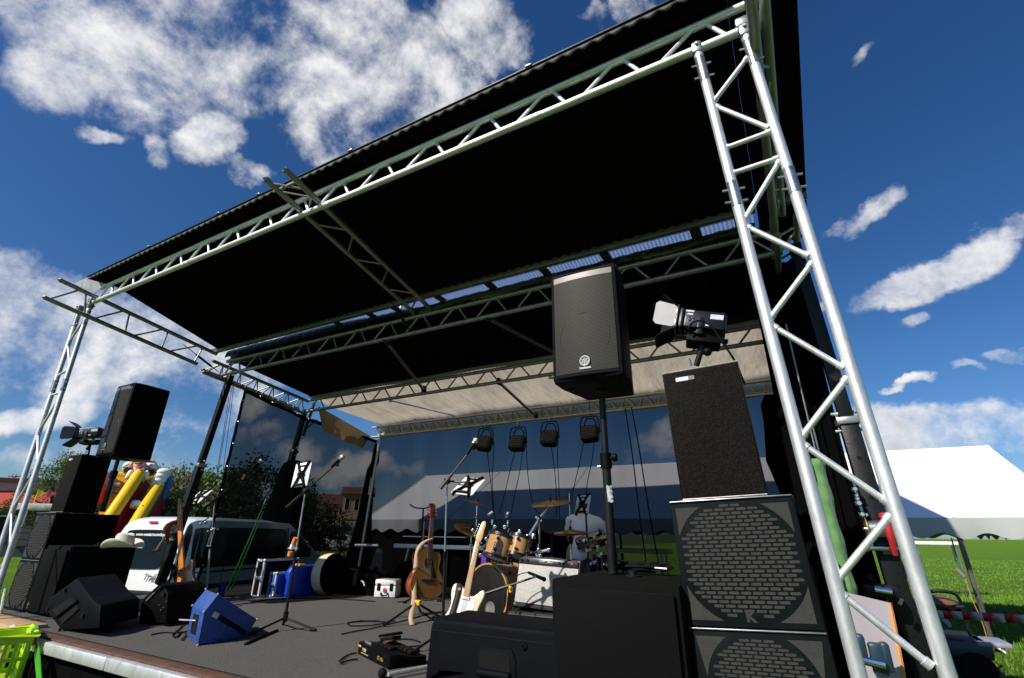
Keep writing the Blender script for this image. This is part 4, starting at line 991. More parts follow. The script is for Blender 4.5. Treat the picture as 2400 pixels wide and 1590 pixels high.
# ================================================================== BACKLINE
def tripod_base(t, base, r=.30, n=3, h=.10, a0=.4, m=blackmetal):
    base = V(base)
    mb = MB(); mb.tube(base + V((0, 0, h - .03)), base + V((0, 0, h + .05)), .022, 12); part(t, 'hub', mb, m, True)
    for k in range(n):
        a = a0 + 2 * PI * k / n; e = base + V((r * math.cos(a), r * math.sin(a), .012))
        mb = MB(); mb.tube(base + V((0, 0, h)), e, .0095, 8); l = part(t, 'leg', mb, m, True)
        mb = MB(); mb.tube(e - (e - base).normalized() * .05, e + (e - base).normalized() * .008, .0125, 8); part(l, 'rubber_foot', mb, rubber, True)
def mic(label, tip, tail, ball_m):
    tip, tail = V(tip), V(tail); d = (tip - tail).normalized(); Lm = .17
    t = thing('microphone', label, 'microphone', tip - d * Lm, group='vocal microphones on boom stands')
    mb = MB(); mb.path([tip - d * (Lm - .0), tip - d * .06, tip - d * .045], .012, 12, [.0105, .0165, .02]); part(t, 'body', mb, blackmetal, True)
    mb = MB(); mb.ball(tip - d * .022, .0265, 16); part(t, 'grille_ball', mb, ball_m, True)
    mb = MB(); mb.tube(tip - d * .053, tip - d * .042, .0225, 14); part(t, 'ring', mb, steel, True)
    return t, tip - d * Lm
ballm = mat('silver_mesh_ball', (.62, .63, .64), .35, .7, .1, 200, .6, 400)
def boom_stand(label, base, piv, tail, head, tone=blackmetal, accent=None, base_r=.30):
    base, piv, tail, head = map(V, (base, piv, tail, head))
    t = thing('microphone_stand', label, 'microphone stand', base, group='microphone boom stands on the stage')
    tripod_base(t, base, base_r)
    mid = base.lerp(piv, .52)
    mb = MB(); mb.tube(base + V((0, 0, .06)), mid, .0125, 10); part(t, 'lower_tube', mb, tone, True)
    mb = MB(); mb.tube(mid, piv, .0085, 10); part(t, 'upper_tube', mb, steel if tone is blackmetal else tone, True)
    mb = MB(); mb.tube(mid - V((0, 0, .03)), mid + V((0, 0, .03)), .018, 10); part(t, 'height_clutch', mb, blackplastic, True)
    mb = MB(); mb.tube(tail, head, .0075, 8); bo = part(t, 'boom', mb, blackmetal, True)
    d = (tail - head).normalized(); mb = MB(); mb.tube(tail, tail - d * .16, .016, 10); part(bo, 'counterweight', mb, accent or blackmetal, True)
    mb = MB(); mb.box(piv, (.035, .045, .05), bev=.008); mb.tube(piv, piv + V((.04, -.03, 0)), .008, 8); mb.ball(piv + V((.045, -.034, 0)), .014, 8); part(t, 'pivot', mb, blackplastic, True)
    mb = MB(); mb.tube(head, head - d * .055, .012, 8); mb.ball(head - d * .03 + V((0, 0, -.02)), .016, 8); part(t, 'mic_clip', mb, blackplastic, True)
    return t
def tablet(label, c, u, v, w=.20, h=.26, arm_to=None, flip=1):
    """white tablet seen from behind in a black spider clamp; u right, v up in its own plane"""
    M = frame((0, 0, 0), u, v)
    t = thing('tablet', label, 'tablet', c, group='tablets clamped to the microphone stands')
    mb = MB(); mb.prism([tuple(q)[:2] for q in rrect(-w / 2, -h / 2, w / 2, h / 2, .016)], .008, M @ Matrix.Translation((0, 0, -.004)), bev=.002); part(t, 'case', mb, white_plastic)
    mb = MB(); mb.prism(rrect(-w / 2 + .012, -h / 2 + .016, w / 2 - .012, h / 2 - .016, .004), .0008, M @ Matrix.Translation((0, 0, -.0052))); part(t, 'screen', mb, mat('dark_screen', (.01, .01, .012), .08))
    mb = MB(); z = .016
    for (sx, sy) in ((-1, -1), (1, -1), (-1, 1), (1, 1)):
        mb.path([M @ V((sx * .02, sy * .02, z)), M @ V((sx * w * .24, sy * h * .34, z)), M @ V((sx * w * .34, sy * h * .5, z)), M @ V((sx * w * .36, sy * (h / 2 + .008), .006)), M @ V((sx * w * .36, sy * (h / 2 + .006), -.010))], .0115, 7)
    mb.path([M @ V((-w * .28, -h * .42, z)), M @ V((w * .28, -h * .42, z))], .011, 7); mb.path([M @ V((-w * .24, h * .36, z)), M @ V((w * .24, h * .36, z))], .006, 7)
    mb.lathe([(.038, 0), (.038, .014), (.025, .024), (.001, .024)], 14, M @ Matrix.Translation((0, 0, z - .006))); cl = part(t, 'spider_clamp', mb, blackplastic)
    if arm_to is not None:
        mb = MB(); a = M @ V((0, 0, z + .02)); b_ = V(arm_to) - V(c); mb.ball(a, .018, 10); mb.tube(a, b_, .009, 8); mb.box(b_, (.04, .05, .045), bev=.008); part(t, 'arm', mb, blackmetal)
    return t
# stand in the middle left
Ya = 3.42
b1 = P(664, 1478, Z=FLOOR); pv = P(716, 1152, Y=Ya)
boom_stand('black boom stand left of the middle with a tablet on its pivot', b1, pv, P(672, 1190, Y=Ya - .08), P(786, 1090, Y=Ya + .05))
m_, e = mic('microphone pointing up right against the dark mesh, left of the middle', P(806, 1068, Y=Ya + .06), P(770, 1100, Y=Ya + .03), ballm)
tablet('white backed tablet held upright in a black clamp before the mesh side curtain', P(707, 1113, Y=Ya), V((1, .35, .12)), V((-.08, .25, 1)), .175, .255, pv)
# middle stand
Yb = 3.62
b2 = P(1036, 1512, Y=Yb); b2.z = FLOOR; pv = P(1048, 1128, Y=Yb)
boom_stand('boom stand in front of the acoustic guitar with a brownish counterweight', b2, pv, P(1032, 1146, Y=Yb - .06), P(1106, 1052, Y=Yb + .05), accent=mat('rusty_weight', (.06, .022, .016), .5))
mic('microphone nearest the middle, its silver ball against the dark backdrop', P(1118, 1028, Y=Yb + .06), P(1096, 1062, Y=Yb + .03), ballm)
tablet('tilted white tablet in a black clamp above the guitars', P(1098, 1140, Y=Yb + .05), V((1, .1, -.12)), V((-.18, .75, .55)), .21, .27, pv)
# left stand
Yc = 4.05
b3 = P(478, 1420, Y=Yc); b3.z = FLOOR; pv = P(504, 1172, Y=Yc)
boom_stand('far left boom stand with chrome clamps and a tablet', b3, pv, P(478, 1192, Y=Yc - .05), P(596, 1098, Y=Yc + .05), tone=alu_dull)
mic('microphone on the left boom stand, in front of the trees', P(614, 1078, Y=Yc + .06), P(588, 1100, Y=Yc + .03), ballm)
mb = MB(); mb.tube(P(568, 1124, Y=Yc + .01), P(574, 1112, Y=Yc + .01), .013, 8); single('cable_tie', mb, mat('yellow_tie', (.75, .45, .02), .5), 'yellow tie on the left microphone boom', 'tie')
tablet('low white tablet in a black clamp on the far left boom stand', P(468, 1165, Y=Yc + .03), V((1, .2, .05)), V((.18, .8, .75)), .215, .27, pv)
mb = MB(); c = P(497, 1262, Y=Yc)
for k in (-.03, .03): mb.tube(c + V((k, -.02, -.09)), c + V((k * .8 + .02, -.02, .12)), .007, 8)
mb.tube(c + V((-.04, -.02, .12)), c + V((.06, -.02, .12)), .008, 8); mb.tube(c + V((-.045, -.02, -.09)), c + V((.05, -.02, -.09)), .008, 8)
single('drink_holder', mb, steel, 'small metal wire frame clamped to the far left microphone stand', 'holder')
mb = MB()
for (x, y, r) in ((470, 1228, .018), (482, 1225, .022), (497, 1243, .02), (488, 1246, .015), (510, 1241, .015)): mb.ball(P(x, y, Y=Yc - .03), r, 10)
mb.tube(P(464, 1230, Y=Yc - .03), P(492, 1212, Y=Yc - .03), .008, 8)
single('clamp', mb, chrome, 'shiny chrome clamp on the far left microphone stand', 'clamp')
# drummer's stand
Yd = 5.15
b4 = P(1386, 1440, Y=Yd); b4.z = FLOOR; pv = P(1372, 1186, Y=Yd)
t = thing('microphone_stand', 'straight black stand before the person in the white shirt', 'microphone stand', b4, group='microphone boom stands on the stage')
tripod_base(t, b4, .3); mb = MB(); mb.tube(b4, pv, .010, 10); part(t, 'lower_tube', mb, blackmetal, True); mb = MB(); mb.ball(pv, .02, 10); part(t, 'pivot', mb, chrome, True)
tablet('tablet with a shiny edge on the drummer stand, in front of the bowed head', P(1366, 1183, Y=Yd + .03), V((1, -.35, .03)), V((.1, .35, 1)), .195, .205, pv)

# ------------------------------------------------------------------ guitars
spruce = mat_wood('amber_spruce_top', (.19, .092, .024), (.25, .13, .038), 3, .25, .6, (22, 22, 1.2))
rosewood = mat_wood('red_brown_side_wood', (.16, .028, .010), (.36, .075, .022), 4, .22, .7, (10, 10, 1.5))
maple = mat_wood('maple_neck', (.62, .36, .13), (.70, .44, .19), 3, .3, .5, (16, 16, 1))
darkwood = mat_wood('dark_rosewood', (.05, .022, .014), (.09, .04, .025), 4, .4, .2)
creampaint = mat('cream_lacquer', (.78, .70, .50), .16, 0, .03, 4, coat=.8)
def outline_at(pts, M): return [M @ V((p[0], p[1], 0)) for p in pts]
# acoustic guitar: plane facing the camera-left
ag_c = P(985, 1335, Y=4.55)
hd = P(1016, 1165, Y=4.72); bt = P(1000, 1402, Y=4.50)
up = (hd - bt).normalized()
nrm = V((.91, -.40, .08)); nrm = (nrm - up * nrm.dot(up)).normalized(); rt_ = up.cross(nrm) * 1.0
rt_ = nrm.cross(up) * -1
Mg = Matrix(((rt_.x, up.x, nrm.x, bt.x), (rt_.y, up.y, nrm.y, bt.y), (rt_.z, up.z, nrm.z, bt.z), (0, 0, 0, 1)))
if Mg.to_3x3().determinant() < 0:
    rt_ = -rt_; Mg = Matrix(((rt_.x, up.x, nrm.x, bt.x), (rt_.y, up.y, nrm.y, bt.y), (rt_.z, up.z, nrm.z, bt.z), (0, 0, 0, 1)))
# make sure local +x points to picture right
sgnx = 1 if rt_.dot(V((.9, .4, 0))) > 0 else -1
ac = thing('acoustic_guitar', 'acoustic guitar with amber top, red sides and beige strap, hanging on its stand', 'guitar', (bt.x, bt.y, bt.z), group='guitars on the stage')
prof = smooth([(0, 0), (.12, .004), (.195, .07), (.20, .15), (.165, .235), (.125, .285), (.135, .35), (.148, .41), (.12, .47), (.07, .455), (.03, .49), (0, .492), (-.06, .492), (-.125, .475), (-.15, .42), (-.14, .35), (-.125, .285), (-.165, .235), (-.20, .15), (-.195, .07), (-.12, .004)], 2)
if sgnx < 0: prof = [V((-p.x, p.y, 0)) for p in reversed(prof)]
prof2 = [(p.x, p.y) for p in prof]
mb = MB(); mb.prism(prof2, .105, Mg @ Matrix.Translation((0, 0, -.11)), bev=.004); part(ac, 'body', mb, rosewood, True)
mb = MB(); mb.prism([(p[0] * .985, p[1] * .99 + .002) for p in prof2], .004, Mg @ Matrix.Translation((0, 0, -.0045))); part(ac, 'soundboard', mb, spruce, True)
def circ(cx, cy, r, n=28, sy=1): return [(cx + r * math.cos(2 * PI * k / n), cy + r * sy * math.sin(2 * PI * k / n)) for k in range(n)]
mb = MB(); mb.prism(circ(0, .335, .05), .002, Mg); part(ac, 'sound_hole', mb, mat('hole_dark', (.006, .004, .003), .9), True)
mb = MB(); mb.path([Mg @ V((x, y, .001)) for x, y in circ(0, .335, .056, 36)], .0035, 6, closed=True); part(ac, 'rosette', mb, darkwood, True)
s = sgnx
mb = MB(); mb.prism([(p.x, p.y) for p in smooth([(s * .02, .29), (s * .06, .31), (s * .085, .25), (s * .10, .20), (s * .06, .19), (s * .03, .24)][::s], 2)], .0015, Mg @ Matrix.Translation((0, 0, .0004))); part(ac, 'pick_guard', mb, mat('dark_guard', (.02, .012, .010), .2), True)
mb = MB(); mb.prism([(p.x, p.y) for p in smooth([(-.075, .155), (0, .15), (.075, .155), (.08, .17), (.03, .175), (0, .19), (-.03, .175), (-.08, .17)], 1)], .008, Mg); part(ac, 'bridge', mb, mat('ebony', (.012, .011, .01), .5), True)
mb = MB(); mb.prism([(-.028, .33), (.028, .33), (.022, .80), (-.022, .80)], .012, Mg @ Matrix.Translation((0, 0, .001))); part(ac, 'fretboard', mb, darkwood, True)
mb = MB(); mb.prism([(-.026, .48), (.026, .48), (.02, .80), (-.02, .80)], .02, Mg @ Matrix.Translation((0, 0, -.02)), bev=.004); nk = part(ac, 'neck', mb, rosewood, True)
mb = MB()
for k in range(18): y = .80 - .43 * (1 - .94387 ** k) / (1 - .94387 ** 18); mb.box((0, y, .0135), (.048 - .004 * (k < 6), .0018, .002), Mg)
part(ac, 'frets', mb, steel, True)
mb = MB(); mb.prism([(-.022, .80), (.022, .80), (.036, .84), (.034, .965), (0, .975), (-.034, .965), (-.036, .84)], .016, Mg @ Matrix.Translation((0, 0, -.012)), bev=.002); hdst = part(ac, 'headstock', mb, rosewood, True)
for sx in (-1, 1):
    for k in range(3):
        mb = MB(); y = .855 + .038 * k; mb.tube(Mg @ V((sx * .034, y, -.006)), Mg @ V((sx * .052, y, -.006)), .004, 8); mb.ball(Mg @ V((sx * .056, y, -.006)), .010, 8); part(hdst, 'tuner', mb, chrome, True)
mb = MB()
for k in range(6): x = -.02 + .008 * k; mb.tube(Mg @ V((x * 1.2, .165, .010)), Mg @ V((x * .8, .805, .014)), .0009, 4)
part(ac, 'strings', mb, steel, True)
mb = MB(); bx = -s * .152; mb.box((bx, .415, -.055), (.012, .075, .05), Mg, bev=.003); part(ac, 'preamp_panel', mb, blackplastic, True)
beige = mat('beige_leather_strap', (.42, .29, .18), .7, 0, .15, 14, .3, 90)
stp = smooth([P(1012, 1262, Y=4.62), P(990, 1272, Y=4.53), P(978, 1290, Y=4.47), P(975, 1325, Y=4.44), P(970, 1360, Y=4.40), P(971, 1395, Y=4.36), P(969, 1420, Y=4.30), P(962, 1450, Y=4.24), P(966, 1465, Y=4.2)], 2, False)
mb = MB(); wv = V((.85, .5, 0)).normalized() * .024
mb.add([q + wv * k + V((0, 0, 0)) for q in stp for k in (-1, 1)], [(2 * i, 2 * i + 1, 2 * i + 3, 2 * i + 2) for i in range(len(stp) - 1)])
so = part(ac, 'strap', mb, beige, True, sharp=80); so.modifiers.new('s', 'SOLIDIFY').thickness = .003
# stand of the acoustic guitar: yellow hub
b5 = P(968, 1455, Y=4.35); b5.z = FLOOR
gs = thing('guitar_stand', 'black tripod guitar stand with a yellow hub under the acoustic guitar', 'guitar stand', b5, group='guitar stands')
hub = P(976, 1413, Y=4.35); yel = mat('yellow_plastic', (.75, .42, .02), .45)
mb = MB(); mb.box(hub, (.11, .05, .05), bev=.012); part(gs, 'hub', mb, yel, True)
for (x, y) in ((900, 1466), (1040, 1452), (985, 1432)):
    e_ = P(x, y, Z=FLOOR + .014); mb = MB(); mb.tube(hub, e_, .011, 8); l = part(gs, 'leg', mb, blackmetal, True)
    mb = MB(); mb.tube(e_.lerp(hub, .12), e_, .015, 8); part(l, 'rubber_foot', mb, rubber, True)
mb = MB(); back = bt - nrm * .17; tp_ = back + up * .82; mb.tube(hub, back, .012, 8); mb.tube(back, tp_, .012, 8); part(gs, 'upright', mb, blackmetal, True)
mb = MB(); mb.path([tp_, tp_ + nrm * .10 + rt_ * .035 * 1, tp_ + nrm * .17 + rt_ * .035], .008, 7); mb.path([tp_, tp_ + nrm * .10 - rt_ * .035, tp_ + nrm * .17 - rt_ * .035], .008, 7); part(gs, 'neck_yoke', mb, blackmetal, True)
# second empty yoke behind
ey = thing('guitar_stand', 'empty black guitar stand behind the acoustic guitar, yoke with silver tips', 'guitar stand', P(985, 1400, Y=5.3), group='guitar stands')
yt = P(992, 1192, Y=5.3); mb = MB(); mb.tube(P(984, 1400, Y=5.3), yt, .011, 8); part(ey, 'upright', mb, blackmetal, True)
for (x, y) in ((965, 1187), (1010, 1186)):
    q = P(x, y, Y=5.2); mb = MB(); mb.path([yt, yt.lerp(q, .6) + V((0, 0, -.01)), q], .009, 7); a = part(ey, 'neck_yoke', mb, blackmetal, True)
    mb = MB(); mb.tube(q, q + V((0, -.03, .02)), .012, 8); part(a, 'tip', mb, chrome, True)
tripod_base(ey, P(984, 1410, Z=FLOOR), .28)
# electric guitar
hd = P(1131, 1220, Y=4.42); bt = P(1072, 1494, Y=4.12)
up = (hd - bt).normalized(); nrm = V((.28, -.92, .25)); nrm = (nrm - up * nrm.dot(up)).normalized(); rt_ = up.cross(nrm)
Me = Matrix(((rt_.x, up.x, nrm.x, bt.x), (rt_.y, up.y, nrm.y, bt.y), (rt_.z, up.z, nrm.z, bt.z), (0, 0, 0, 1)))
Lg = (hd - bt).length; k_ = Lg / .98
eg = thing('electric_guitar', 'cream white electric guitar with maple neck and black strap leaning on a stand', 'guitar', bt, group='guitars on the stage')
Me = Me @ Matrix.Diagonal((k_, k_, k_, 1))
bo = smooth([(0, 0), (.09, .006), (.155, .05), (.165, .11), (.135, .18), (.125, .225), (.145, .29), (.165, .345), (.155, .385), (.125, .385), (.085, .335), (.04, .318), (.03, .34), (-.03, .36), (-.045, .385), (-.10, .415), (-.145, .39), (-.15, .33), (-.125, .25), (-.13, .19), (-.165, .12), (-.155, .05), (-.09, .006)], 2)
mb = MB(); mb.prism([(p.x, p.y) for p in bo], .042, Me @ Matrix.Translation((0, 0, -.042)), bev=.008, seg=3); part(eg, 'body', mb, creampaint, True)
pg = smooth([(-.03, .335), (.025, .30), (.075, .30), (.10, .25), (.07, .20), (.05, .13), (-.02, .14), (-.06, .19), (-.075, .27)], 2)
mb = MB(); mb.prism([(p.x, p.y) for p in pg], .003, Me); part(eg, 'pick_guard', mb, mat('white_guard', (.82, .80, .74), .2), True)
mb = MB(); mb.box((0, .115, .006), (.075, .06, .010), Me, bev=.002)
for q in range(6): mb.box((-.028 + .0112 * q, .115, .013), (.008, .045, .006), Me)
part(eg, 'bridge', mb, chrome, True)
mb = MB(); mb.box((.0, .175, .007), (.085, .028, .012), Me, bev=.003); part(eg, 'pickup', mb, chrome, True)
mb = MB(); mb.box((0, .30, .007), (.075, .025, .012), Me, bev=.003); part(eg, 'pickup', mb, white_plastic, True)
mb = MB(); mb.box((.092, .135, .003), (.028, .13, .003), Me, bev=.001); part(eg, 'control_plate', mb, chrome, True)
for y in (.095, .135):
    mb = MB(); mb.lathe([(.011, 0), (.010, .014), (.001, .014)], 12, Me @ Matrix.Translation((.092, y, .004))); part(eg, 'knob', mb, chrome, True)
mb = MB(); mb.prism([(-.029, .315), (.029, .315), (.0215, .785), (-.0215, .785)], .024, Me @ Matrix.Translation((0, 0, -.012)), bev=.003); part(eg, 'neck', mb, maple, True)
mb = MB()
for q in range(21): y = .785 - .46 * (1 - .94387 ** q) / (1 - .94387 ** 21); mb.box((0, y, .0125), (.044 + .014 * q / 21, .0016, .002), Me)
for q in (3, 5, 7, 9, 12, 15): y = .785 - .46 * (1 - .94387 ** (q - .5)) / (1 - .94387 ** 21); mb.box((0, y, .0122), (.006, .006, .001), Me)
part(eg, 'frets', mb, steel, True)
hs = smooth([(-.021, .785), (.021, .785), (.034, .81), (.036, .90), (.045, .935), (.035, .975), (.012, .975), (-.004, .945), (-.020, .87), (-.030, .82)], 2)
mb = MB(); mb.prism([(p.x, p.y) for p in hs], .014, Me @ Matrix.Translation((0, 0, -.010)), bev=.002); hdst = part(eg, 'headstock', mb, maple, True)
for q in range(6):
    y = .825 + .022 * q; x = -.028 + .004 * q; mb = MB(); mb.tube(Me @ V((x + .004, y, -.004)), Me @ V((x - .016, y + .004, -.004)), .0035, 6); mb.box((x - .020, y + .004, -.004), (.010, .014, .008), Me, bev=.003); part(hdst, 'tuner', mb, chrome, True)
mb = MB()
for q in range(6): mb.tube(Me @ V((-.026 + .0104 * q, .115, .016)), Me @ V((-.018 + .0072 * q, .79, .014)), .0008, 4)
part(eg, 'strings', mb, steel, True)
mb = MB(); sp = [(-.085, .405), (-.078, .30), (-.085, .20), (-.10, .08), (-.105, .0)]
mb.add([Me @ V((x + q * .026, y, .008)) for (x, y) in sp for q in (-1, 1)], [(2 * i, 2 * i + 1, 2 * i + 3, 2 * i + 2) for i in range(4)]); so = part(eg, 'strap', mb, mat('black_strap', (.012, .012, .012), .7), True); so.modifiers.new('s', 'SOLIDIFY').thickness = .003
text(eg, 'strap_mark', 'O', .03, Matrix.Translation(-bt) @ Me @ Matrix.Translation((-.075, .36, .0105)) @ Matrix.Rotation(.15, 4, 'Z'), white_plastic, .0004)
es = thing('guitar_stand', 'black stand under the cream electric guitar, mostly hidden by the front monitor', 'guitar stand', (bt.x, bt.y + .1, FLOOR), group='guitar stands')
c5 = V((bt.x, bt.y + .12, FLOOR)); tripod_base(es, c5, .26)
mb = MB(); mb.tube(c5 + V((0, 0, .1)), bt + up * .62 - nrm * .06, .011, 8); part(es, 'upright', mb, blackmetal, True)
mb = MB(); mb.tube(bt + rt_ * .1 - nrm * .05, bt + rt_ * .1 + nrm * .03 - up * .012, .01, 8); mb.tube(bt - rt_ * .1 - nrm * .05, bt - rt_ * .1 + nrm * .03 - up * .012, .01, 8); mb.tube(bt - rt_ * .1 - nrm * .05, bt + rt_ * .1 - nrm * .05, .01, 8); mb.tube(c5 + V((0, 0, .12)), bt - nrm * .05, .01, 8); part(es, 'cradle', mb, blackmetal, True)

# ------------------------------------------------------------------ amplifier on a black box
tolex = mat('black_tolex', (.014, .014, .015), .55, 0, .3, 30, .5, 260)
grillcloth = mat('silver_grille_cloth', (.50, .49, .45), .7, 0, .22, 90, .7, 240, dirt=(.30, .30, .28), dscale=50, damt=.5)
aL = P(1203, 1424, Y=4.62); aT = P(1236, 1313, Y=4.78)
amp = thing('guitar_amplifier', 'black combo amplifier with silver grille cloth leaning back beside the bass drum', 'amplifier', (aL.x + .325, aL.y, aL.z), (-.22, .045, .03))
W_, H_ = .65, .455
mb = MB(); mb.box((0, .125, H_ / 2), (W_, .25, H_), bev=.014); part(amp, 'cabinet', mb, tolex)
mb = MB(); mb.box((0, -.002, H_ * .455), (W_ - .03, .012, H_ * .74), bev=.003); part(amp, 'grille_cloth', mb, grillcloth)
mb = MB(); mb.box((0, -.006, H_ * .90), (W_ - .04, .02, .055), bev=.003); part(amp, 'control_panel', mb, mat('amp_panel', (.022, .022, .024), .3, .3))
mb = MB(); mb.box((-.02, -.018, H_ * .90), (.145, .003, .030), bev=.001); pb = part(amp, 'name_plate', mb, mat('plate', (.30, .30, .28), .4, .5))
mb = MB(); mb.box((-.02, -.0205, H_ * .90), (.135, .002, .022)); part(pb, 'plate_field', mb, rubber)
text(amp, 'lettering', 'Fender - Deluxe', .019, Matrix.Translation((-.02, -.0218, H_ * .90)) @ Matrix.Rotation(PI / 2, 4, 'X'), badge, .0006, shear=.25)
mb = MB()
for x in (-.28, -.22, .12, .16, .20): mb.lathe([(.011, 0), (.010, .016), (.001, .016)], 12, Matrix.Translation((x, -.016, H_ * .90)) @ Matrix.Rotation(PI / 2, 4, 'X'))
part(amp, 'knob', mb, blackplastic)
mb = MB(); mb.ball((.245, -.02, H_ * .91), .007, 8)
jm = bpy.data.materials.new('red_pilot_lamp'); n_, l_ = nt(jm); n_['Principled BSDF'].inputs['Base Color'].default_value = (.6, .01, .01, 1); n_['Principled BSDF'].inputs['Emission Color'].default_value = (1, .03, .02, 1); n_['Principled BSDF'].inputs['Emission Strength'].default_value = 2.0
part(amp, 'pilot_lamp', mb, jm)
mb = MB()
for x in (-.31, .31):
    for z in (.02, H_ - .02): mb.ball((x, .01, z), .018, 8)
part(amp, 'corner_cap', mb, steel)
mb = MB(); mb.box((0, .12, H_ + .012), (.2, .03, .018), bev=.006); part(amp, 'handle', mb, tolex)
z0 = aL.z - .004
t = thing('amplifier_case', 'black road case carrying the silver grille amplifier', 'case', (aL.x + .33, aL.y + .15, FLOOR + .0025))
hh = z0 - FLOOR - .02
mb = MB(); mb.box((0, 0, hh / 2), (.72, .46, hh), bev=.006); part(t, 'body', mb, tolex)
mb = MB(); mb.box((0, -.232, hh - .03), (.72, .006, .02)); mb.box((-.36, -.1, hh - .03), (.006, .3, .02)); part(t, 'edge_profile', mb, steel)
mb = MB(); mb.box((.05, -.235, hh * .4), (.12, .008, .03), bev=.003); part(t, 'latch', mb, steel)
# microphone before the amp
t = thing('microphone_stand', 'short boom stand reaching in front of the silver amplifier', 'microphone stand', P(1165, 1440, Y=4.35), group='microphone boom stands on the stage')
q0, q1 = P(1127, 1395, Y=4.35), P(1256, 1352, Y=4.47)
mb = MB(); mb.tube(q0, q0.lerp(q1, .55), .014, 8); mb.tube(q0.lerp(q1, .5), q1, .009, 8); part(t, 'boom', mb, blackmetal, True)
q2 = P(1195, 1376, Y=4.41); qb = V((q2.x - .05, q2.y, FLOOR)); mb = MB(); mb.tube(qb, q2, .011, 8); part(t, 'lower_tube', mb, blackmetal, True); tripod_base(t, qb, .22)
mb = MB(); mb.box(P(1197, 1382, Y=4.40), (.03, .03, .05), bev=.006); mb.ball(P(1196, 1378, Y=4.38), .018, 8); part(t, 'pivot', mb, yel, True)
t = thing('microphone', 'dark microphone pointing at the silver grille cloth', 'microphone', q1)
mb = MB(); a, b_ = P(1238, 1342, Y=4.47), P(1275, 1358, Y=4.50); mb.path([a, a.lerp(b_, .55), b_], .014, 10, [.012, .016, .017]); part(t, 'body', mb, blackmetal, True)
mb = MB(); mb.ball(b_, .021, 12); part(t, 'grille_ball', mb, blackplastic, True)
mb = MB(); mb.path(smooth([a, P(1220, 1345, Y=4.45), P(1200, 1358, Y=4.43), P(1185, 1385, Y=4.42), P(1182, 1425, Y=4.42)], 2, False), .0045, 6); part(t, 'cable', mb, rubber, True)

# ------------------------------------------------------------------ drums
drumwood = mat_wood('honey_maple_shell', (.40, .205, .065), (.50, .28, .11), 3, .16, .9, (1.5, 1.5, 12))
def shell_frame(c, axis):
    z = V(axis).normalized(); x = z.orthogonal().normalized(); y = z.cross(x)
    return Matrix(((x.x, y.x, z.x, c[0]), (x.y, y.y, z.y, c[1]), (x.z, y.z, z.z, c[2]), (0, 0, 0, 1)))
hoopblk = mat('black_hoop', (.012, .012, .012), .3)
def drum(name, label, c, axis, r, L_, head_m, hoop_m, lugs=6, head_z=0):
    M = shell_frame((0, 0, 0), axis); t = thing(name, label, 'drum', c, group='drums of the honey coloured kit')
    mb = MB(); mb.lathe([(r, -L_ / 2), (r, L_ / 2)], 40, M, False); part(t, 'shell', mb, drumwood)
    for s in (-1, 1):
        mb = MB(); mb.lathe([(r * .99, s * (L_ / 2 + .004)), (r * .5, s * (L_ / 2 + .006)), (.001, s * (L_ / 2 + .006))], 36, M); part(t, 'drumhead', mb, head_m)
        mb = MB(); mb.lathe([(r + .001, s * (L_ / 2 - .018)), (r + .012, s * (L_ / 2 - .018)), (r + .012, s * (L_ / 2 + .012)), (r - .004, s * (L_ / 2 + .012))], 40, M, False); part(t, 'hoop', mb, hoop_m)
    for k in range(lugs):
        a = 2 * PI * k / lugs; u = M.to_3x3() @ V((math.cos(a), math.sin(a), 0)); zz = M.to_3x3() @ V((0, 0, 1))
        mb = MB()
        for s in (-1, 1): mb.tube(u * (r + .010) + zz * s * (L_ * .22), u * (r + .014) + zz * s * (L_ / 2 + .006), .004, 6)
        part(t, 'tension_rod', mb, chrome)
        mb = MB()
        for s in (-1, 1): mb.ball(u * (r + .012) + zz * s * L_ * .25, .017, 10)
        part(t, 'lug', mb, hoopblk)
    return t
blackhead = mat('black_drumhead', (.012, .011, .010), .28, 0, .3, 6)
whitehead = mat('white_drumhead', (.7, .68, .62), .4, 0, .05)
bdax = V((-.20, -.975, .02)).normalized(); bdc = P(1143, 1392, Y=4.80) - bdax * .20
bd = drum('bass_drum', 'bass drum with a black front head behind the electric guitar', bdc, bdax, .278, .40, blackhead, drumwood, 8)
Mb = shell_frame((0, 0, 0), bdax)
mb = MB(); hc = Mb @ V((0, 0, .208)); 
# port hole ring low on the front head
z_ = bdax.normalized(); hx = z_.cross(V((0, 0, 1))).normalized(); hy = hx.cross(z_)
pc = z_ * .209 - hy * .135 + hx * (-.05)
mb.path([pc + (hx * math.cos(a) + hy * math.sin(a)) * .062 for a in [2 * PI * k / 30 for k in range(30)]], .006, 7, closed=True); part(bd, 'port_ring', mb, mat('port_grey', (.16, .16, .16), .4))
mb = MB(); mb.add([pc + z_ * -.0008 + (hx * math.cos(a) + hy * math.sin(a)) * .058 for a in [2 * PI * k / 30 for k in range(30)]], [tuple(range(30))]); part(bd, 'port_opening', mb, mat('drum_inside', (.15, .14, .12), .9, 0, .7, 14))
for s in (-1, 1):
    mb = MB(); q = hx * s * .25 - hy * .10 + z_ * .1; mb.tube(q, V((q.x + hx.x * s * .14 + z_.x * .12, q.y + hx.y * s * .14 + z_.y * .12, FLOOR + .01 - bdc.z)), .009, 8); part(bd, 'spur', mb, chrome)
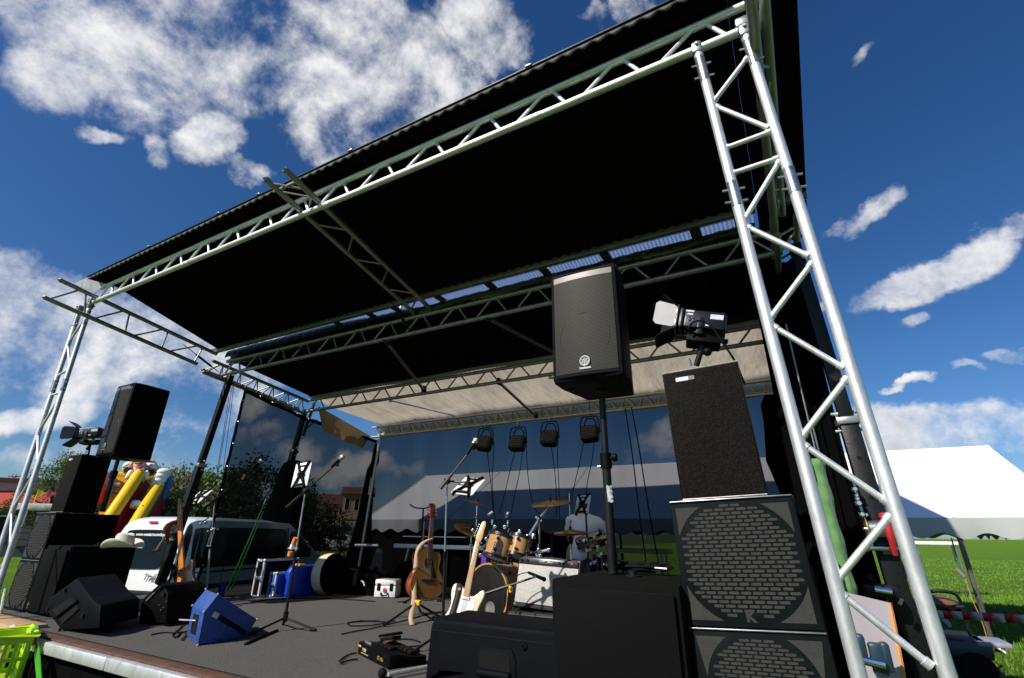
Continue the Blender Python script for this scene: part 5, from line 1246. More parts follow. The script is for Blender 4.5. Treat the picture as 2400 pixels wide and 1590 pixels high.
# toms
t1c = P(1171, 1283, Y=4.72); tom1 = drum('tom_drum', 'larger honey coloured tom above the bass drum', t1c, (.16, .30, 1), .140, .22, whitehead, hoopblk, 6)
t2c = P(1216, 1282, Y=4.80); tom2 = drum('tom_drum', 'smaller honey coloured tom to the right of the larger one', t2c, (.10, .34, 1), .113, .19, whitehead, hoopblk, 6)
fl = drum('floor_tom', 'floor tom partly hidden behind the amplifier microphone', P(1190, 1425, Y=5.0), (0, 0, 1), .16, .30, whitehead, hoopblk, 6)
for k in range(3):
    a = .5 + 2.1 * k; mb = MB(); mb.tube((.175 * math.cos(a), .175 * math.sin(a), -.05), (.185 * math.cos(a), .185 * math.sin(a), FLOOR + .01 - P(1190, 1425, Y=5.0).z), .007, 8); part(fl, 'leg', mb, chrome)
mb = MB(); mb.path([(.145 * math.cos(a), .145 * math.sin(a), 0) for a in [0]], .01) if False else None
# tom rack hardware
rk = thing('drum_rack', 'chrome tom holder and rack arms beside the toms', 'drum hardware', P(1195, 1330, Y=4.9))
for (a, b_, r) in (((1150, 1330), (1175, 1330), .014), ((1160, 1268), (1140, 1290), .010), ((1200, 1328), (1200, 1262), .012), ((1190, 1262), (1255, 1262), .010), ((1236, 1298), (1290, 1290), .016), ((1255, 1296), (1268, 1332), .012), ((1128, 1285), (1145, 1270), .008), ((1105, 1244), (1130, 1275), .008), ((1262, 1275), (1262, 1310), .012)):
    mb = MB(); mb.tube(P(*a, Y=4.88), P(*b_, Y=4.88), r, 10); part(rk, 'tube', mb, chrome, True)
for (x, y) in ((1140, 1264), (1136, 1300), (1242, 1296), (1262, 1290), (1286, 1290), (1266, 1304), (1268, 1320), (1126, 1302), (1108, 1244), (1236, 1258), (1160, 1236), (1183, 1236), (1250, 1256), (1218, 1246)):
    mb = MB(); c = P(x, y, Y=4.86); mb.box(c, (.035, .04, .04), bev=.009); mb.ball(c + V((.02, -.02, .0)), .014, 8); part(rk, 'memory_clamp', mb, chrome, True)
mb = MB(); mb.box(P(1136, 1312, Y=4.86), (.07, .05, .12), bev=.012); part(rk, 'purple_block', mb, mat('purple_plastic', (.10, .02, .35), .4), True)
# cymbals
brass = mat('aged_bronze_cymbal', (.36, .215, .065), .40, .85, .3, 5, stretch=(1, 1, 1))
def cymbal(label, c, axis, r, bell=True, name='cymbal', extra=None):
    M = shell_frame((0, 0, 0), axis); t = thing(name, label, 'cymbal', c, group='bronze cymbals')
    prof = [(.004, .030), (r * .10, .027), (r * .20, .012), (r * .6, .004), (r, -.010), (r, -.0115), (r * .6, .002), (r * .2, .009), (r * .1, .024), (.004, .027)]
    mb = MB(); mb.lathe(prof, 48, M); part(t, 'plate', mb, brass, sharp=50)
    mb = MB(); mb.lathe([(.014, .028), (.014, .045), (.001, .046)], 12, M); mb.tube(M @ V((0, 0, .04)), M @ V((0, 0, .075)), .005, 8); part(t, 'felt_and_nut', mb, mat('felt', (.03, .03, .03), .9))
    mb = MB(); mb.lathe([(.02, -.01), (.02, .01)], 12, M); part(t, 'sleeve', mb, blackplastic)
    if extra: extra(t, M)
    return t
c1 = P(1291, 1178, Y=4.95); cymbal('ride cymbal on the tall boom stand, highest of the cymbals', c1, (-.02, -.22, 1), .225)
c2 = P(1337, 1246, Y=5.05)
def second(t, M):
    mb = MB(); mb.lathe([(.004, -.05), (.04, -.042), (.18, -.024), (.18, -.022), (.04, -.040), (.004, -.048)], 44, M); part(t, 'lower_plate', mb, brass, sharp=50)
    mb = MB(); mb.tube((0, 0, .04), (0, 0, .38), .0045, 8); mb.ball((0, 0, .10), .018, 10); part(t, 'clutch_rod', mb, chrome)
cymbal('hi-hat pair in front of the white shirt', c2, (0, -.08, 1), .18, name='hi_hat', extra=second)
cymbal('crash cymbal half hidden behind the headstock of the electric guitar', P(1105, 1242, Y=5.25), (.42, -.10, 1), .215)
cymbal('dark cymbal tilted behind the tablet in the middle', P(1118, 1180, Y=5.4), (.28, .10, 1), .20)
cymbal('low cymbal at the right edge of the kit by the pole', P(1408, 1256, Y=5.2), (-.12, -.18, 1), .17)
# cymbal boom stand
cs = thing('cymbal_stand', 'chrome cymbal boom stand holding the high ride cymbal', 'cymbal stand', P(1265, 1420, Y=5.0), group='chrome cymbal stands')
mb = MB(); mb.tube(P(1236, 1264, Y=4.9), P(1262, 1222, Y=4.92), .021, 12); part(cs, 'boom_lower', mb, white_plastic if False else chrome, True)
mb = MB(); mb.tube(P(1264, 1216, Y=4.92), P(1285, 1190, Y=4.95), .019, 12); part(cs, 'boom_upper', mb, chrome, True)
mb = MB(); mb.tube(P(1285, 1190, Y=4.95), c1, .008, 8); part(cs, 'cymbal_rod', mb, chrome, True)
mb = MB(); mb.ball(P(1263, 1217, Y=4.9), .032, 12); mb.tube(P(1256, 1212, Y=4.9), P(1270, 1222, Y=4.9), .013, 8); part(cs, 'tilter', mb, chrome, True)
b_ = P(1265, 1420, Y=5.0); b_.z = FLOOR; mb = MB(); mb.tube(b_, P(1264, 1222, Y=4.93), .012, 10); part(cs, 'upright', mb, chrome, True); tripod_base(cs, b_, .28, m=chrome)
hs_ = thing('cymbal_stand', 'hi-hat stand before the seated person', 'cymbal stand', (c2.x, c2.y, FLOOR), group='chrome cymbal stands')
mb = MB(); mb.tube((c2.x, c2.y, FLOOR + .1), (c2.x, c2.y, c2.z - .08), .012, 10); part(hs_, 'upright', mb, steel, True)
mb = MB(); mb.tube((c2.x, c2.y, c2.z - .12), (c2.x, c2.y, c2.z - .05), .022, 12); part(hs_, 'cup', mb, blackplastic, True); tripod_base(hs_, (c2.x, c2.y, FLOOR), .26, m=chrome)
for (q, lab) in ((P(1408, 1262, Y=5.2), 'chrome stand under the low cymbal at the right of the kit'), (P(1118, 1186, Y=5.4), 'thin stand of the dark tilted cymbal'), (P(1105, 1248, Y=5.25), 'thin stand of the crash cymbal behind the headstock')):
    s_ = thing('cymbal_stand', lab, 'cymbal stand', (q.x, q.y, FLOOR), group='chrome cymbal stands')
    mb = MB(); mb.tube((q.x, q.y, FLOOR + .1), q, .010, 8); part(s_, 'upright', mb, chrome, True); tripod_base(s_, (q.x, q.y, FLOOR), .25, m=chrome)
    mb = MB(); c = V((q.x, q.y, q.z - .14)); mb.ball(c, .022, 10); mb.tube(c, c + V((.04, -.03, 0)), .008, 8); part(s_, 'wing_nut', mb, chrome, True)
# snare
sn = drum('snare_drum', 'snare drum seen at an angle under the low cymbal', P(1386, 1268, Y=5.22), (-.25, -.25, 1), .15, .10, whitehead, chrome, 8)
for c_ in sn.children:
    if c_.name.startswith('shell'): c_.data.materials[0] = mat('grey_steel_shell', (.14, .13, .12), .35, .6)
ss_ = thing('snare_stand', 'chrome snare stand above the amplifier edge', 'drum hardware', (P(1398, 1320, Y=5.2).x, 5.2, FLOOR))
q = P(1398, 1285, Y=5.2); mb = MB(); mb.tube((q.x, q.y, FLOOR + .1), q, .012, 8); part(ss_, 'upright', mb, chrome, True); tripod_base(ss_, (q.x, q.y, FLOOR), .25, m=chrome)
for (x, y) in ((1398, 1288), (1404, 1302), (1392, 1318), (1420, 1322), (1384, 1322), (1372, 1286)):
    mb = MB(); mb.ball(P(x, y, Y=5.15), .019, 8); mb.tube(P(x - 6, y + 2, Y=5.15), P(x + 6, y - 2, Y=5.15), .009, 7); part(ss_, 'clamp', mb, chrome, True)
# drum microphones
for (a, b_, lab) in (((1155, 1200), (1143, 1208), 'small clip microphone over the larger tom'), ((1191, 1202), (1186, 1212), 'small clip microphone over the smaller tom')):
    t = thing('drum_microphone', lab, 'microphone', P(*b_, Y=4.85), group='clip microphones over the toms')
    p_, q_ = P(*a, Y=4.85), P(*b_, Y=4.82); mb = MB(); mb.tube(q_, p_, .014, 10); part(t, 'body', mb, badge, True)
    mb = MB(); mb.path(smooth([p_, p_ + V((.03, .02, -.05)), p_ + V((.01, .02, -.14)), p_ + V((.0, .0, -.2))], 2, False), .006, 6); part(t, 'gooseneck', mb, blackmetal, True)
    mb = MB(); mb.box(p_ + V((0, 0, -.11)), (.02, .03, .06), bev=.005); part(t, 'clip', mb, chrome, True)
# table with keyboard at the back
kt = thing('keyboard', 'black stage keyboard on a folding table behind the acoustic guitar', 'keyboard', P(1000, 1264, Y=6.2))
ka, kb = P(940, 1268, Y=6.2), P(1110, 1268, Y=6.2)
mb = MB(); mb.box((ka + kb) / 2 + V((0, .1, .02)), ((kb - ka).length, .30, .07), bev=.01); part(kt, 'case', mb, blackplastic, True)
mb = MB(); mb.box((ka + kb) / 2 + V((0, -.02, .055)), ((kb - ka).length * .86, .12, .012)); part(kt, 'keys', mb, white_plastic, True)
fa, fb = P(934, 1276, Y=6.1), P(1130, 1280, Y=6.1)
ft_ = thing('folding_table', 'long table with a bright aluminium edge behind the guitars', 'table', ((fa.x + fb.x) / 2, 6.3, FLOOR))
mb = MB(); mb.box(((fa.x + fb.x) / 2, 6.32, fa.z - .02), (fb.x - fa.x + .1, .5, .03)); part(ft_, 'table_top', mb, blackplastic, True)
mb = MB(); mb.box(((fa.x + fb.x) / 2, 6.06, fa.z - .02), (fb.x - fa.x + .1, .02, .055), bev=.004); part(ft_, 'edge', mb, alu, True)
for (a, b_) in (((958, 1285), (935, 1358)), ((1110, 1285), (1090, 1365))):
    mb = MB(); mb.tube(P(*a, Y=6.1), V((P(*b_, Y=6.1).x, 6.1, FLOOR)), .016, 8); part(ft_, 'leg', mb, steel, True)
for (x,) in ((-.05,), (.05,)):
    mb = MB(); mb.tube((fb.x + x, 6.5, fa.z), (fb.x + x - .1, 6.5, FLOOR), .016, 8); part(ft_, 'leg', mb, steel, True)
mb = MB(); a, b_ = P(1262, 1300, Y=6.4), P(1330, 1300, Y=6.4); 

# ------------------------------------------------------------------ cases and small things
def fcase(label, c, size, m_side, m_edge, rz=0, handle=True, name='flight_case', latch=True):
    t = thing(name, label, 'case', c, (0, 0, rz), 'cases standing at the rear of the stage')
    w, d, h = size; mb = MB(); mb.box((0, 0, h / 2), (w - .006, d - .006, h - .006)); part(t, 'panels', mb, m_side)
    mb = MB(); r = .014
    for sx in (-1, 1):
        for sy in (-1, 1): mb.box((sx * (w / 2 - .01), sy * (d / 2 - .01), h / 2), (.026, .026, h - .02))
    for z in (.013, h - .013):
        for s_ in (-1, 1):
            mb.box((0, s_ * (d / 2 - .0105), z), (w - .024, .0255, .0255)); mb.box((s_ * (w / 2 - .0105), 0, z), (.0255, d - .024, .0255))
    part(t, 'edge_profile', mb, m_edge)
    mb = MB()
    for sx in (-1, 1):
        for sy in (-1, 1):
            for z in (.016, h - .016): mb.ball((sx * (w / 2 - .012), sy * (d / 2 - .012), z), .023, 8)
    part(t, 'corner_ball', mb, steel)
    if handle: mb = MB(); mb.path([(-.06, 0, h), (-.05, 0, h + .03), (.05, 0, h + .03), (.06, 0, h)], .009, 7); part(t, 'handle', mb, blackplastic)
    if latch: mb = MB(); mb.box((-w * .25, -d / 2 - .002, h * .5), (.05, .012, .04), bev=.003); mb.box((w * .25, -d / 2 - .002, h * .5), (.05, .012, .04), bev=.003); part(t, 'latch', mb, steel)
    return t
fc = P(588, 1396, Z=FLOOR)
fcase('black flight case with bright aluminium edges standing upright by the van', (fc.x + .22, fc.y + .18, FLOOR + .003), (.14, .60, .46), blackplastic, alu, .08)
bc_ = P(632, 1398, Z=FLOOR); fcase('small blue case with aluminium edges and a paper note', (bc_.x + .08, bc_.y + .1, FLOOR + .003), (.13, .34, .30), mat('blue_case', (.02, .10, .42), .35), alu, .05, True)
# blue plastic cases
bp_ = mat('bright_blue_plastic', (.006, .045, .45), .35, 0, .06, 6)
q = P(660, 1399, Z=FLOOR)
for k, lab in enumerate(('left one of the two bright blue plastic cases', 'right one of the two bright blue plastic cases, next to the cream drum case')):
    t = thing('plastic_case', lab, 'case', (q.x + .02 + .115 * k, q.y + .30 - .03 * k, FLOOR + .003), (0, 0, .05), 'bright blue plastic cases')
    mb = MB(); mb.prism([(-.30, 0), (.30, 0), (.30, .30), (.24, .38), (-.24, .38), (-.30, .30)], .085, XM @ Matrix.Translation((0, 0, -.04)), bev=.02, seg=3)
    mb.v = [(p[1], p[0], p[2]) for p in mb.v]; part(t, 'shell', mb, bp_)
    mb = MB()
    for z in (.08, .16, .24): mb.box((0, 0, z), (.094, .5, .012), bev=.004)
    part(t, 'rib', mb, bp_)
    mb = MB(); mb.box((0, -.14, .385), (.05, .10, .025), bev=.008); part(t, 'yellow_latch', mb, yel)
# cream round case lying on edge
cr = mat('cream_vinyl', (.70, .60, .40), .4, 0, .06, 8)
q = P(736, 1396, Z=FLOOR); rr_ = .265
t = thing('drum_case', 'round case with a cream rim and black fuzzy face standing on its edge', 'case', (q.x + .10, q.y + .12, FLOOR + rr_ + .004))
M = shell_frame((0, 0, 0), (-.72, .66, .02)); M = shell_frame((0, 0, 0), (-.70, -.71, .0))
M = shell_frame((0, 0, 0), (.99, .10, .04))
mb = MB(); mb.lathe([(rr_ - .03, -.08), (rr_ - .008, -.08), (rr_, -.07), (rr_, .07), (rr_ - .008, .08), (rr_ - .03, .08)], 44, M, False); part(t, 'rim', mb, cr)
mb = MB(); mb.lathe([(.001, .10), (rr_ * .6, .097), (rr_ * .998, .0835)], 40, M); mb.lathe([(rr_ - .028, -.076), (rr_ * .6, -.092), (.001, -.095)], 40, M); part(t, 'face', mb, blackcloth)
mb = MB(); mb.box((0, -.0, 0), (.05, .04, .03), M @ Matrix.Translation((-(rr_ + .002), 0, 0)), bev=.004); part(t, 'latch', mb, steel)
# black soft bag heap next to it
mb = MB(); q = P(800, 1392, Z=FLOOR)
def blob_(u, v, c, rx, ry, rz, sd):
    a = u * 2 * PI; b = v * PI / 2
    k = 1 + .13 * math.sin(a * 3 + sd) * math.cos(b) + .08 * math.sin(a * 7 + b * 4 + sd)
    return (c[0] + rx * k * math.cos(a) * math.cos(b), c[1] + ry * k * math.sin(a) * math.cos(b), c[2] + rz * k * math.sin(b))
mb.grid(lambda u, v: blob_(u, v, (q.x + .15, q.y + .25, FLOOR), .55, .30, .33, 1), 40, 12)
single('gig_bag', mb, blackcloth, 'black soft bag heaped behind the cream rimmed case', 'bag', sharp=80)
mb = MB(); q = P(932, 1400, Z=FLOOR); mb.grid(lambda u, v: blob_(u, v, (q.x, q.y + .3, FLOOR), .34, .24, .42, 3), 36, 12)
bg_ = thing('backpack', 'black backpack behind the small white case', 'bag', (q.x, q.y + .3, FLOOR)); part(bg_, 'bag', mb, blackcloth, True, sharp=80)
mb = MB(); mb.path([(q.x - .1, q.y + .07, FLOOR + .3), (q.x + .05, q.y + .05, FLOOR + .36), (q.x + .2, q.y + .1, FLOOR + .2)], .012, 6); part(bg_, 'strap', mb, blackcloth, True)
# white case with black clasps
q = P(893, 1402, Z=FLOOR)
t = thing('tool_case', 'small white case with black clasps and a red tag', 'case', (q.x, q.y + .12, FLOOR + .003), (0, 0, .35))
mb = MB(); mb.box((0, 0, .075), (.30, .22, .14), bev=.012); part(t, 'box', mb, white_plastic)
mb = MB(); mb.box((0, 0, .185), (.30, .22, .07), bev=.014); part(t, 'lid', mb, white_plastic)
mb = MB()
for x in (-.09, .09): mb.box((x, -.113, .13), (.045, .012, .09), bev=.004)
mb.path([(-.05, -.115, .06), (-.04, -.135, .03), (.04, -.135, .03), (.05, -.115, .06)], .010, 6); part(t, 'clasp', mb, blackplastic)
mb = MB(); mb.box((0.0, -.125, .095), (.04, .006, .05), bev=.002); part(t, 'red_tag', mb, mat('red_tag', (.6, .05, .06), .6))
# white round stool / drum
q = P(960, 1385, Z=FLOOR)
t = thing('drum_throne', 'white round seat standing behind the acoustic guitar strap', 'stool', (q.x, q.y + .2, FLOOR + .003))
mb = MB(); mb.lathe([(.001, .28), (.13, .28), (.15, .265), (.15, .22), (.14, .21), (.001, .21)], 28); part(t, 'seat', mb, white_plastic)
mb = MB(); mb.lathe([(.15, .205), (.151, .24), (.149, .26)], 28); part(t, 'rim', mb, chrome)
mb = MB(); mb.tube((0, 0, 0), (0, 0, .21), .02, 10); part(t, 'post', mb, chrome)
for k in range(3): mb = MB(); mb.tube((0, 0, .12), (.17 * math.cos(k * 2.1), .17 * math.sin(k * 2.1), .005), .012, 8); part(t, 'leg', mb, chrome)
# white cable bundle
mb = MB(); q = P(835, 1385, Z=FLOOR + .05); mb.path(smooth([q + V((-.12, 0, .12)), q + V((.10, 0, .14)), q + V((.16, 0, .05)), q + V((.10, 0, -.02)), q + V((-.05, 0, -.04))], 3, False), .012, 7)
single('white_cable', mb, white_plastic, 'white cable looped on the floor below the grey pole', 'cable')
# striped grey panel leaning at the back
mb = MB(); pa = [P(878, 1290, Y=6.9), P(893, 1292, Y=6.9), P(888, 1392, Y=6.4), P(848, 1392, Y=6.4)]
mb.hull([P(884, 1285, Y=6.9), P(894, 1288, Y=6.9), P(890, 1388, Y=6.9), P(848, 1384, Y=6.9)], V((0, .03, 0)))
single('grey_panel', mb, mat('grey_ribbed_panel', (.10, .10, .10), .8, 0, .5, 30, stretch=(30, 1, 1)), 'grey ribbed panel leaning in the rear left corner', 'panel')
# drinks can and green strap
def can(label, x, y, m, h=.115, r=.033, z=None):
    q = P(x, y, Z=FLOOR + .003); t = thing('drinks_can', label, 'can', q, group='cans by the stage edge')
    mb = MB(); mb.lathe([(.026, 0), (r, .008), (r, h - .012), (.027, h)], 20); part(t, 'body', mb, m)
    mb = MB(); mb.lathe([(.027, h), (.025, h - .004), (.001, h - .004)], 20); part(t, 'lid', mb, chrome)
    return t
can('blue drinks can standing behind the blue floor monitor', 516, 1398, mat('blue_can', (.02, .03, .30), .3, .5), .16, .045)
mb = MB(); gA, gB = P(619, 1183, Y=5.2), P(532, 1385, Y=4.9); gB2 = P(540, 1380, Y=4.95)
grn = mat('green_webbing', (.02, .28, .05), .7, 0, .3, 40)
gs_ = thing('ratchet_strap', 'bright green tension strap slanting down from the rear left leg', 'strap', gB)
sd = V((.8, .5, .1)).normalized() * .018
mb.add([gA - sd * .4, gA + sd * .4, gB + sd, gB - sd], [(0, 1, 2, 3)]); o = part(gs_, 'webbing', mb, grn, True); o.modifiers.new('s', 'SOLIDIFY').thickness = .004
mb = MB(); gB2 = gB + V((.10, .0, .02)); mb.add([gA - sd * .3 + V((.02, 0, -.1)), gA + sd * .3 + V((.02, 0, -.1)), gB2 + sd * .6, gB2 - sd * .6], [(0, 1, 2, 3)]); o = part(gs_, 'loose_end', mb, grn, True); o.modifiers.new('s', 'SOLIDIFY').thickness = .004
mb = MB(); mb.tube(gA, gA + (gA - gB).normalized() * .09, .012, 8); part(gs_, 'hook', mb, steel, True)
# orange roll of tape hanging on the middle left stand
t = thing('tape_roll', 'orange and white tape bundle hanging on the left boom stand', 'tape', P(687, 1280, Y=3.42))
for (x0, y0, x1, y1, m) in ((694, 1261, 688, 1276, mat('orange_tape', (.85, .20, .03), .6)), (687, 1277, 684, 1287, mat('white_tape', (.7, .7, .8), .6)), (682, 1293, 679, 1304, mat('orange_tape_b', (.85, .22, .04), .6))):
    mb = MB(); a, b_ = P(x0, y0, Y=3.40), P(x1, y1, Y=3.40); mb.tube(a, b_, .024, 10); part(t, 'roll', mb, m, True)
mb = MB(); mb.tube(P(676, 1286, Y=3.41), P(698, 1286, Y=3.41), .010, 8); part(t, 'peg', mb, steel, True)
# black padded cover at the rear left leg
pts = [P(x, y, Y=5.25) for (x, y) in ((655, 1098), (664, 1084), (684, 1077), (692, 1080), (690, 1150), (686, 1228), (650, 1226), (612, 1219), (620, 1190), (640, 1140))]
mb = MB(); mb.hull(pts, V((0.0, .16, 0)), .03, 3); single('padded_cover', mb, blackcloth, 'tall black padded cover hanging on the rear left leg beside the green strap', 'cover', sharp=60)
# instruments at the left edge: orange neck, winch
t = thing('bass_guitar', 'dark bass with an orange wooden neck standing upright at the left', 'guitar', P(430, 1405, Y=3.55), group='guitars on the stage')
na, nb = P(424, 1212, Y=3.55), P(429, 1330, Y=3.55); M = frame_y(nb, na - nb, V((1, .2, 0))); hl = (na - nb).length
orangewood = mat_wood('orange_neck_wood', (.55, .17, .02), (.72, .27, .04), 3, .3, .5)
mb = MB(); mb.prism([(-.034, -.02), (.034, -.02), (.024, hl), (-.024, hl)], .03, M, bev=.006); part(t, 'neck', mb, orangewood, True)
mb = MB(); mb.prism([(-.022, hl), (.022, hl), (.03, hl + .04), (.016, hl + .24), (-.012, hl + .25), (-.03, hl + .05)], .018, M, bev=.003); hdst = part(t, 'headstock', mb, orangewood, True)
for k in range(4): mb = MB(); s_ = 1 if k % 2 else -1; c = M @ V((s_ * .035, hl + .05 + .045 * k, .01)); mb.tube(c, c + V((s_ * .02, 0, 0)), .008, 8); mb.ball(c + V((s_ * .025, 0, 0)), .013, 8); part(hdst, 'tuner', mb, blackmetal, True)
bo2 = smooth([(0, -.42), (.14, -.38), (.16, -.25), (.11, -.15), (.15, -.02), (.11, .05), (.05, -.02), (-.04, -.02), (-.10, .09), (-.15, .02), (-.12, -.14), (-.17, -.25), (-.13, -.38)], 2)
mb = MB(); mb.prism([(p.x, p.y) for p in bo2], .045, M @ Matrix.Translation((0, 0, -.04)), bev=.01); part(t, 'body', mb, mat_wood('dark_body_wood', (.015, .008, .005), (.04, .02, .01), 4, .25, .6), True)
mb = MB(); mb.prism([(-.10, -.30), (-.05, -.30), (-.02, -.12), (-.06, -.08), (-.09, -.16)], .006, M @ Matrix.Translation((0, 0, .005))); part(t, 'body_edge', mb, orangewood, True)
mb = MB(); mb.path(smooth([M @ V((-.1, .08, .02)), M @ V((-.18, .0, -.03)), M @ V((-.26, -.1, -.02)), M @ V((-.2, -.2, .0))], 2, False), .018, 6); part(t, 'strap', mb, blackcloth, True)
s_ = thing('guitar_stand', 'black tripod stand carrying the dark bass at the left', 'guitar stand', V((nb.x, nb.y + .1, FLOOR)), group='guitar stands')
c6 = V((nb.x, nb.y + .1, FLOOR)); tripod_base(s_, c6, .26); mb = MB(); mb.tube(c6 + V((0, 0, .1)), c6 + V((.0, .02, .85)), .012, 8); part(s_, 'upright', mb, blackmetal, True)
mb = MB(); mb.tube(c6 + V((-.08, -.12, .18)), c6 + V((.08, -.12, .18)), .012, 8); mb.tube(c6 + V((0, 0, .2)), c6 + V((0, -.12, .18)), .012, 8); part(s_, 'cradle', mb, blackmetal, True)
def winch(label, c, s=1.0, flip=1, hand=True):
    t = thing('hand_winch', label, 'winch', c, group='hand winches on the roof legs')
    red = mat('red_paint', (.45, .02, .03), .4, 0, .1); brassm = mat('brass_zinc', (.55, .42, .15), .35, .8, .2, 20)
    mb = MB(); mb.tube((-.05 * s * flip, 0, 0), (.06 * s * flip, 0, 0), .055 * s, 20); part(t, 'cable_drum', mb, steel)
    mb = MB(); mb.lathe([(.085 * s, 0), (.085 * s, .006), (.001, .006)], 20, Matrix.Translation((-.056 * s * flip, 0, 0)) @ Matrix.Rotation(PI / 2, 4, 'Y')); part(t, 'gear_plate', mb, brassm)
    mb = MB(); mb.path([(.065 * s * flip, 0, .085 * s), (.068 * s * flip, -.06 * s, .07 * s), (.066 * s * flip, -.085 * s, 0), (.068 * s * flip, -.075 * s, -.09 * s), (.07 * s * flip, -.05 * s, -.17 * s)], .022 * s, 8, [.03 * s, .03 * s, .026 * s, .02 * s, .016 * s]); part(t, 'red_guard', mb, red)
    mb = MB(); mb.tube((-.075 * s * flip, 0, 0), (.09 * s * flip, 0, 0), .012 * s, 8); mb.tube((-.08 * s * flip, 0, -.13 * s), (.10 * s * flip, 0, -.13 * s), .016 * s, 8); mb.ball((-.09 * s * flip, 0, -.13 * s), .03 * s, 10); part(t, 'axle', mb, chrome)
    if hand:
        mb = MB(); mb.tube((.05 * s * flip, -.07 * s, -.05 * s), (-.02 * s, -.12 * s, -.26 * s), .012 * s, 8); part(t, 'crank_arm', mb, brassm)
        mb = MB(); mb.tube((-.08 * s, -.13 * s, -.27 * s), (.06 * s, -.12 * s, -.25 * s), .018 * s, 10); part(t, 'crank_handle', mb, red)
    return t
winch('red and brass hand winch on the left roof leg', P(404, 1240, Y=3.78), 1.0)
winch('hand winch with a red guard on the right roof leg beside the near tower', P(2052, 1240, Y=3.85), .85, 1, False)
mb = MB(); c = P(2062, 1385, Y=3.8)
t = thing('leg_clamp', 'black clamp with a shiny bolt on the right roof leg', 'clamp', c)
mb.box((0, 0, 0), (.16, .09, .07), bev=.014); part(t, 'jaw', mb, blackmetal); mb = MB(); mb.tube((-.03, -.06, .01), (.05, -.06, .0), .022, 12); mb.tube((.07, -.05, -.06), (.09, -.05, -.03), .012, 8); part(t, 'bolt', mb, chrome)
mb = MB()
t = thing('leg_bolts', 'row of shiny bolts on the upper part of the right roof leg', 'bolts', P(2008, 1150, Y=3.86))
for (x, y, r) in ((2003, 1147, .020), (2007, 1162, .013), (2009, 1170, .015), (2012, 1180, .022), (2020, 1206, .020), (2030, 1207, .012)):
    mb = MB(); mb.ball(P(x, y, Y=3.84), r, 10); mb.tube(P(x, y, Y=3.84), P(x, y, Y=3.84) + V((.0, -.035, 0)), r * .6, 6); part(t, 'bolt', mb, chrome, True)

# pedals
t = thing('effects_pedalboard', 'black multi effects floor unit with pedals on the carpet', 'effects unit', P(900, 1560, Z=FLOOR + .003), (0, 0, 0))
pA, pB = P(838, 1532, Z=FLOOR + .004), P(940, 1585, Z=FLOOR + .004)
ux = (pB - pA).normalized(); uy = V((-ux.y, ux.x, 0)); 
M = Matrix(((ux.x, uy.x, 0, pA.x), (ux.y, uy.y, 0, pA.y), (0, 0, 1, pA.z), (0, 0, 0, 1)))
Lp = .545; Dp = .27
mb = MB(); mb.prism([(0, 0), (Dp, 0), (Dp, .045), (.17, .052), (.06, .075), (0, .075)], Lp, M @ Matrix(((0, 0, 1, 0), (1, 0, 0, 0), (0, 1, 0, 0), (0, 0, 0, 1))), bev=.004); part(t, 'housing', mb, blackplastic, True)
mb = MB()
for k in range(6): mb.box((.15 + .065 * k, .20, .066), (.05, .065, .022), M, bev=.006)
for k in range(4): mb.box((.15 + .065 * k, .105, .076), (.05, .05, .020), M, bev=.006)
part(t, 'foot_switch', mb, rubber, True)
mb = MB(); mb.box((.22, .105, .088), (.03, .012, .004), M); part(t, 'red_display', mb, mat('red_display', (.35, .04, .02), .4), True)
gold = mat('gold_print', (.55, .33, .05), .45)
mb = MB(); mb.box((.03, -.0015, .053), (.055, .002, .012), M)
mb.box((.13, -.0012, .018), (.13, .002, .005), M); part(t, 'gold_stripe', mb, gold, True)
RX90 = Matrix.Rotation(PI / 2, 4, 'X'); Tinv = Matrix.Translation(-V(t.location))
text(t, 'logo', 'BOSS', .028, Tinv @ M @ Matrix.Translation((.12, -.002, .040)) @ RX90, badge, .0008, bold=.001)
text(t, 'model_lettering', 'GT-100', .030, Tinv @ M @ Matrix.Translation((.40, -.002, .034)) @ RX90, gold, .0008)
mb = MB()
for k in range(5): mb.lathe([(.009, 0), (.008, .012), (.001, .012)], 10, M @ Matrix.Translation((.05 + .022 * k, .035, .075)))
part(t, 'knob', mb, steel, True)
mb = MB(); mb.lathe([(.007, 0), (.006, .014), (.001, .014)], 10, M @ Matrix.Translation((.47, -.002, .05)) @ Matrix.Rotation(PI / 2, 4, 'X')); part(t, 'screw', mb, chrome, True)
q = M @ V((.10, .10, .078))
t = thing('expression_pedal', 'black rocking pedal resting on the rear of the effects unit', 'pedal', q)
Mq = M @ Matrix.Translation((.10, .10, .085)) @ Matrix.Rotation(-.20, 4, 'Y')
mb = MB(); mb.box((.09, .06, .028), (.24, .085, .018), Mq, bev=.006); part(t, 'treadle', mb, blackplastic, True)
mb = MB(); mb.box((.09, .06, .004), (.20, .075, .022), Mq, bev=.004); part(t, 'base', mb, blackmetal, True)
mb = MB(); mb.box((-.005, .06, .012), (.04, .06, .006), Mq, bev=.002); part(t, 'metal_plate', mb, steel, True)
mb = MB(); mb.tube(P(910, 1581, Z=FLOOR + .03), P(1000, 1564, Z=FLOOR + .03), .012, 10); a_ = P(905, 1582, Z=FLOOR + .03)
t = thing('silver_bar', 'silver tube lying on the floor in front of the effects unit', 'tube', a_); part(t, 'tube', mb, alu, True)
mb = MB(); mb.ball(P(896, 1578, Z=FLOOR + .03), .028, 10); part(t, 'end_cap', mb, rubber, True)
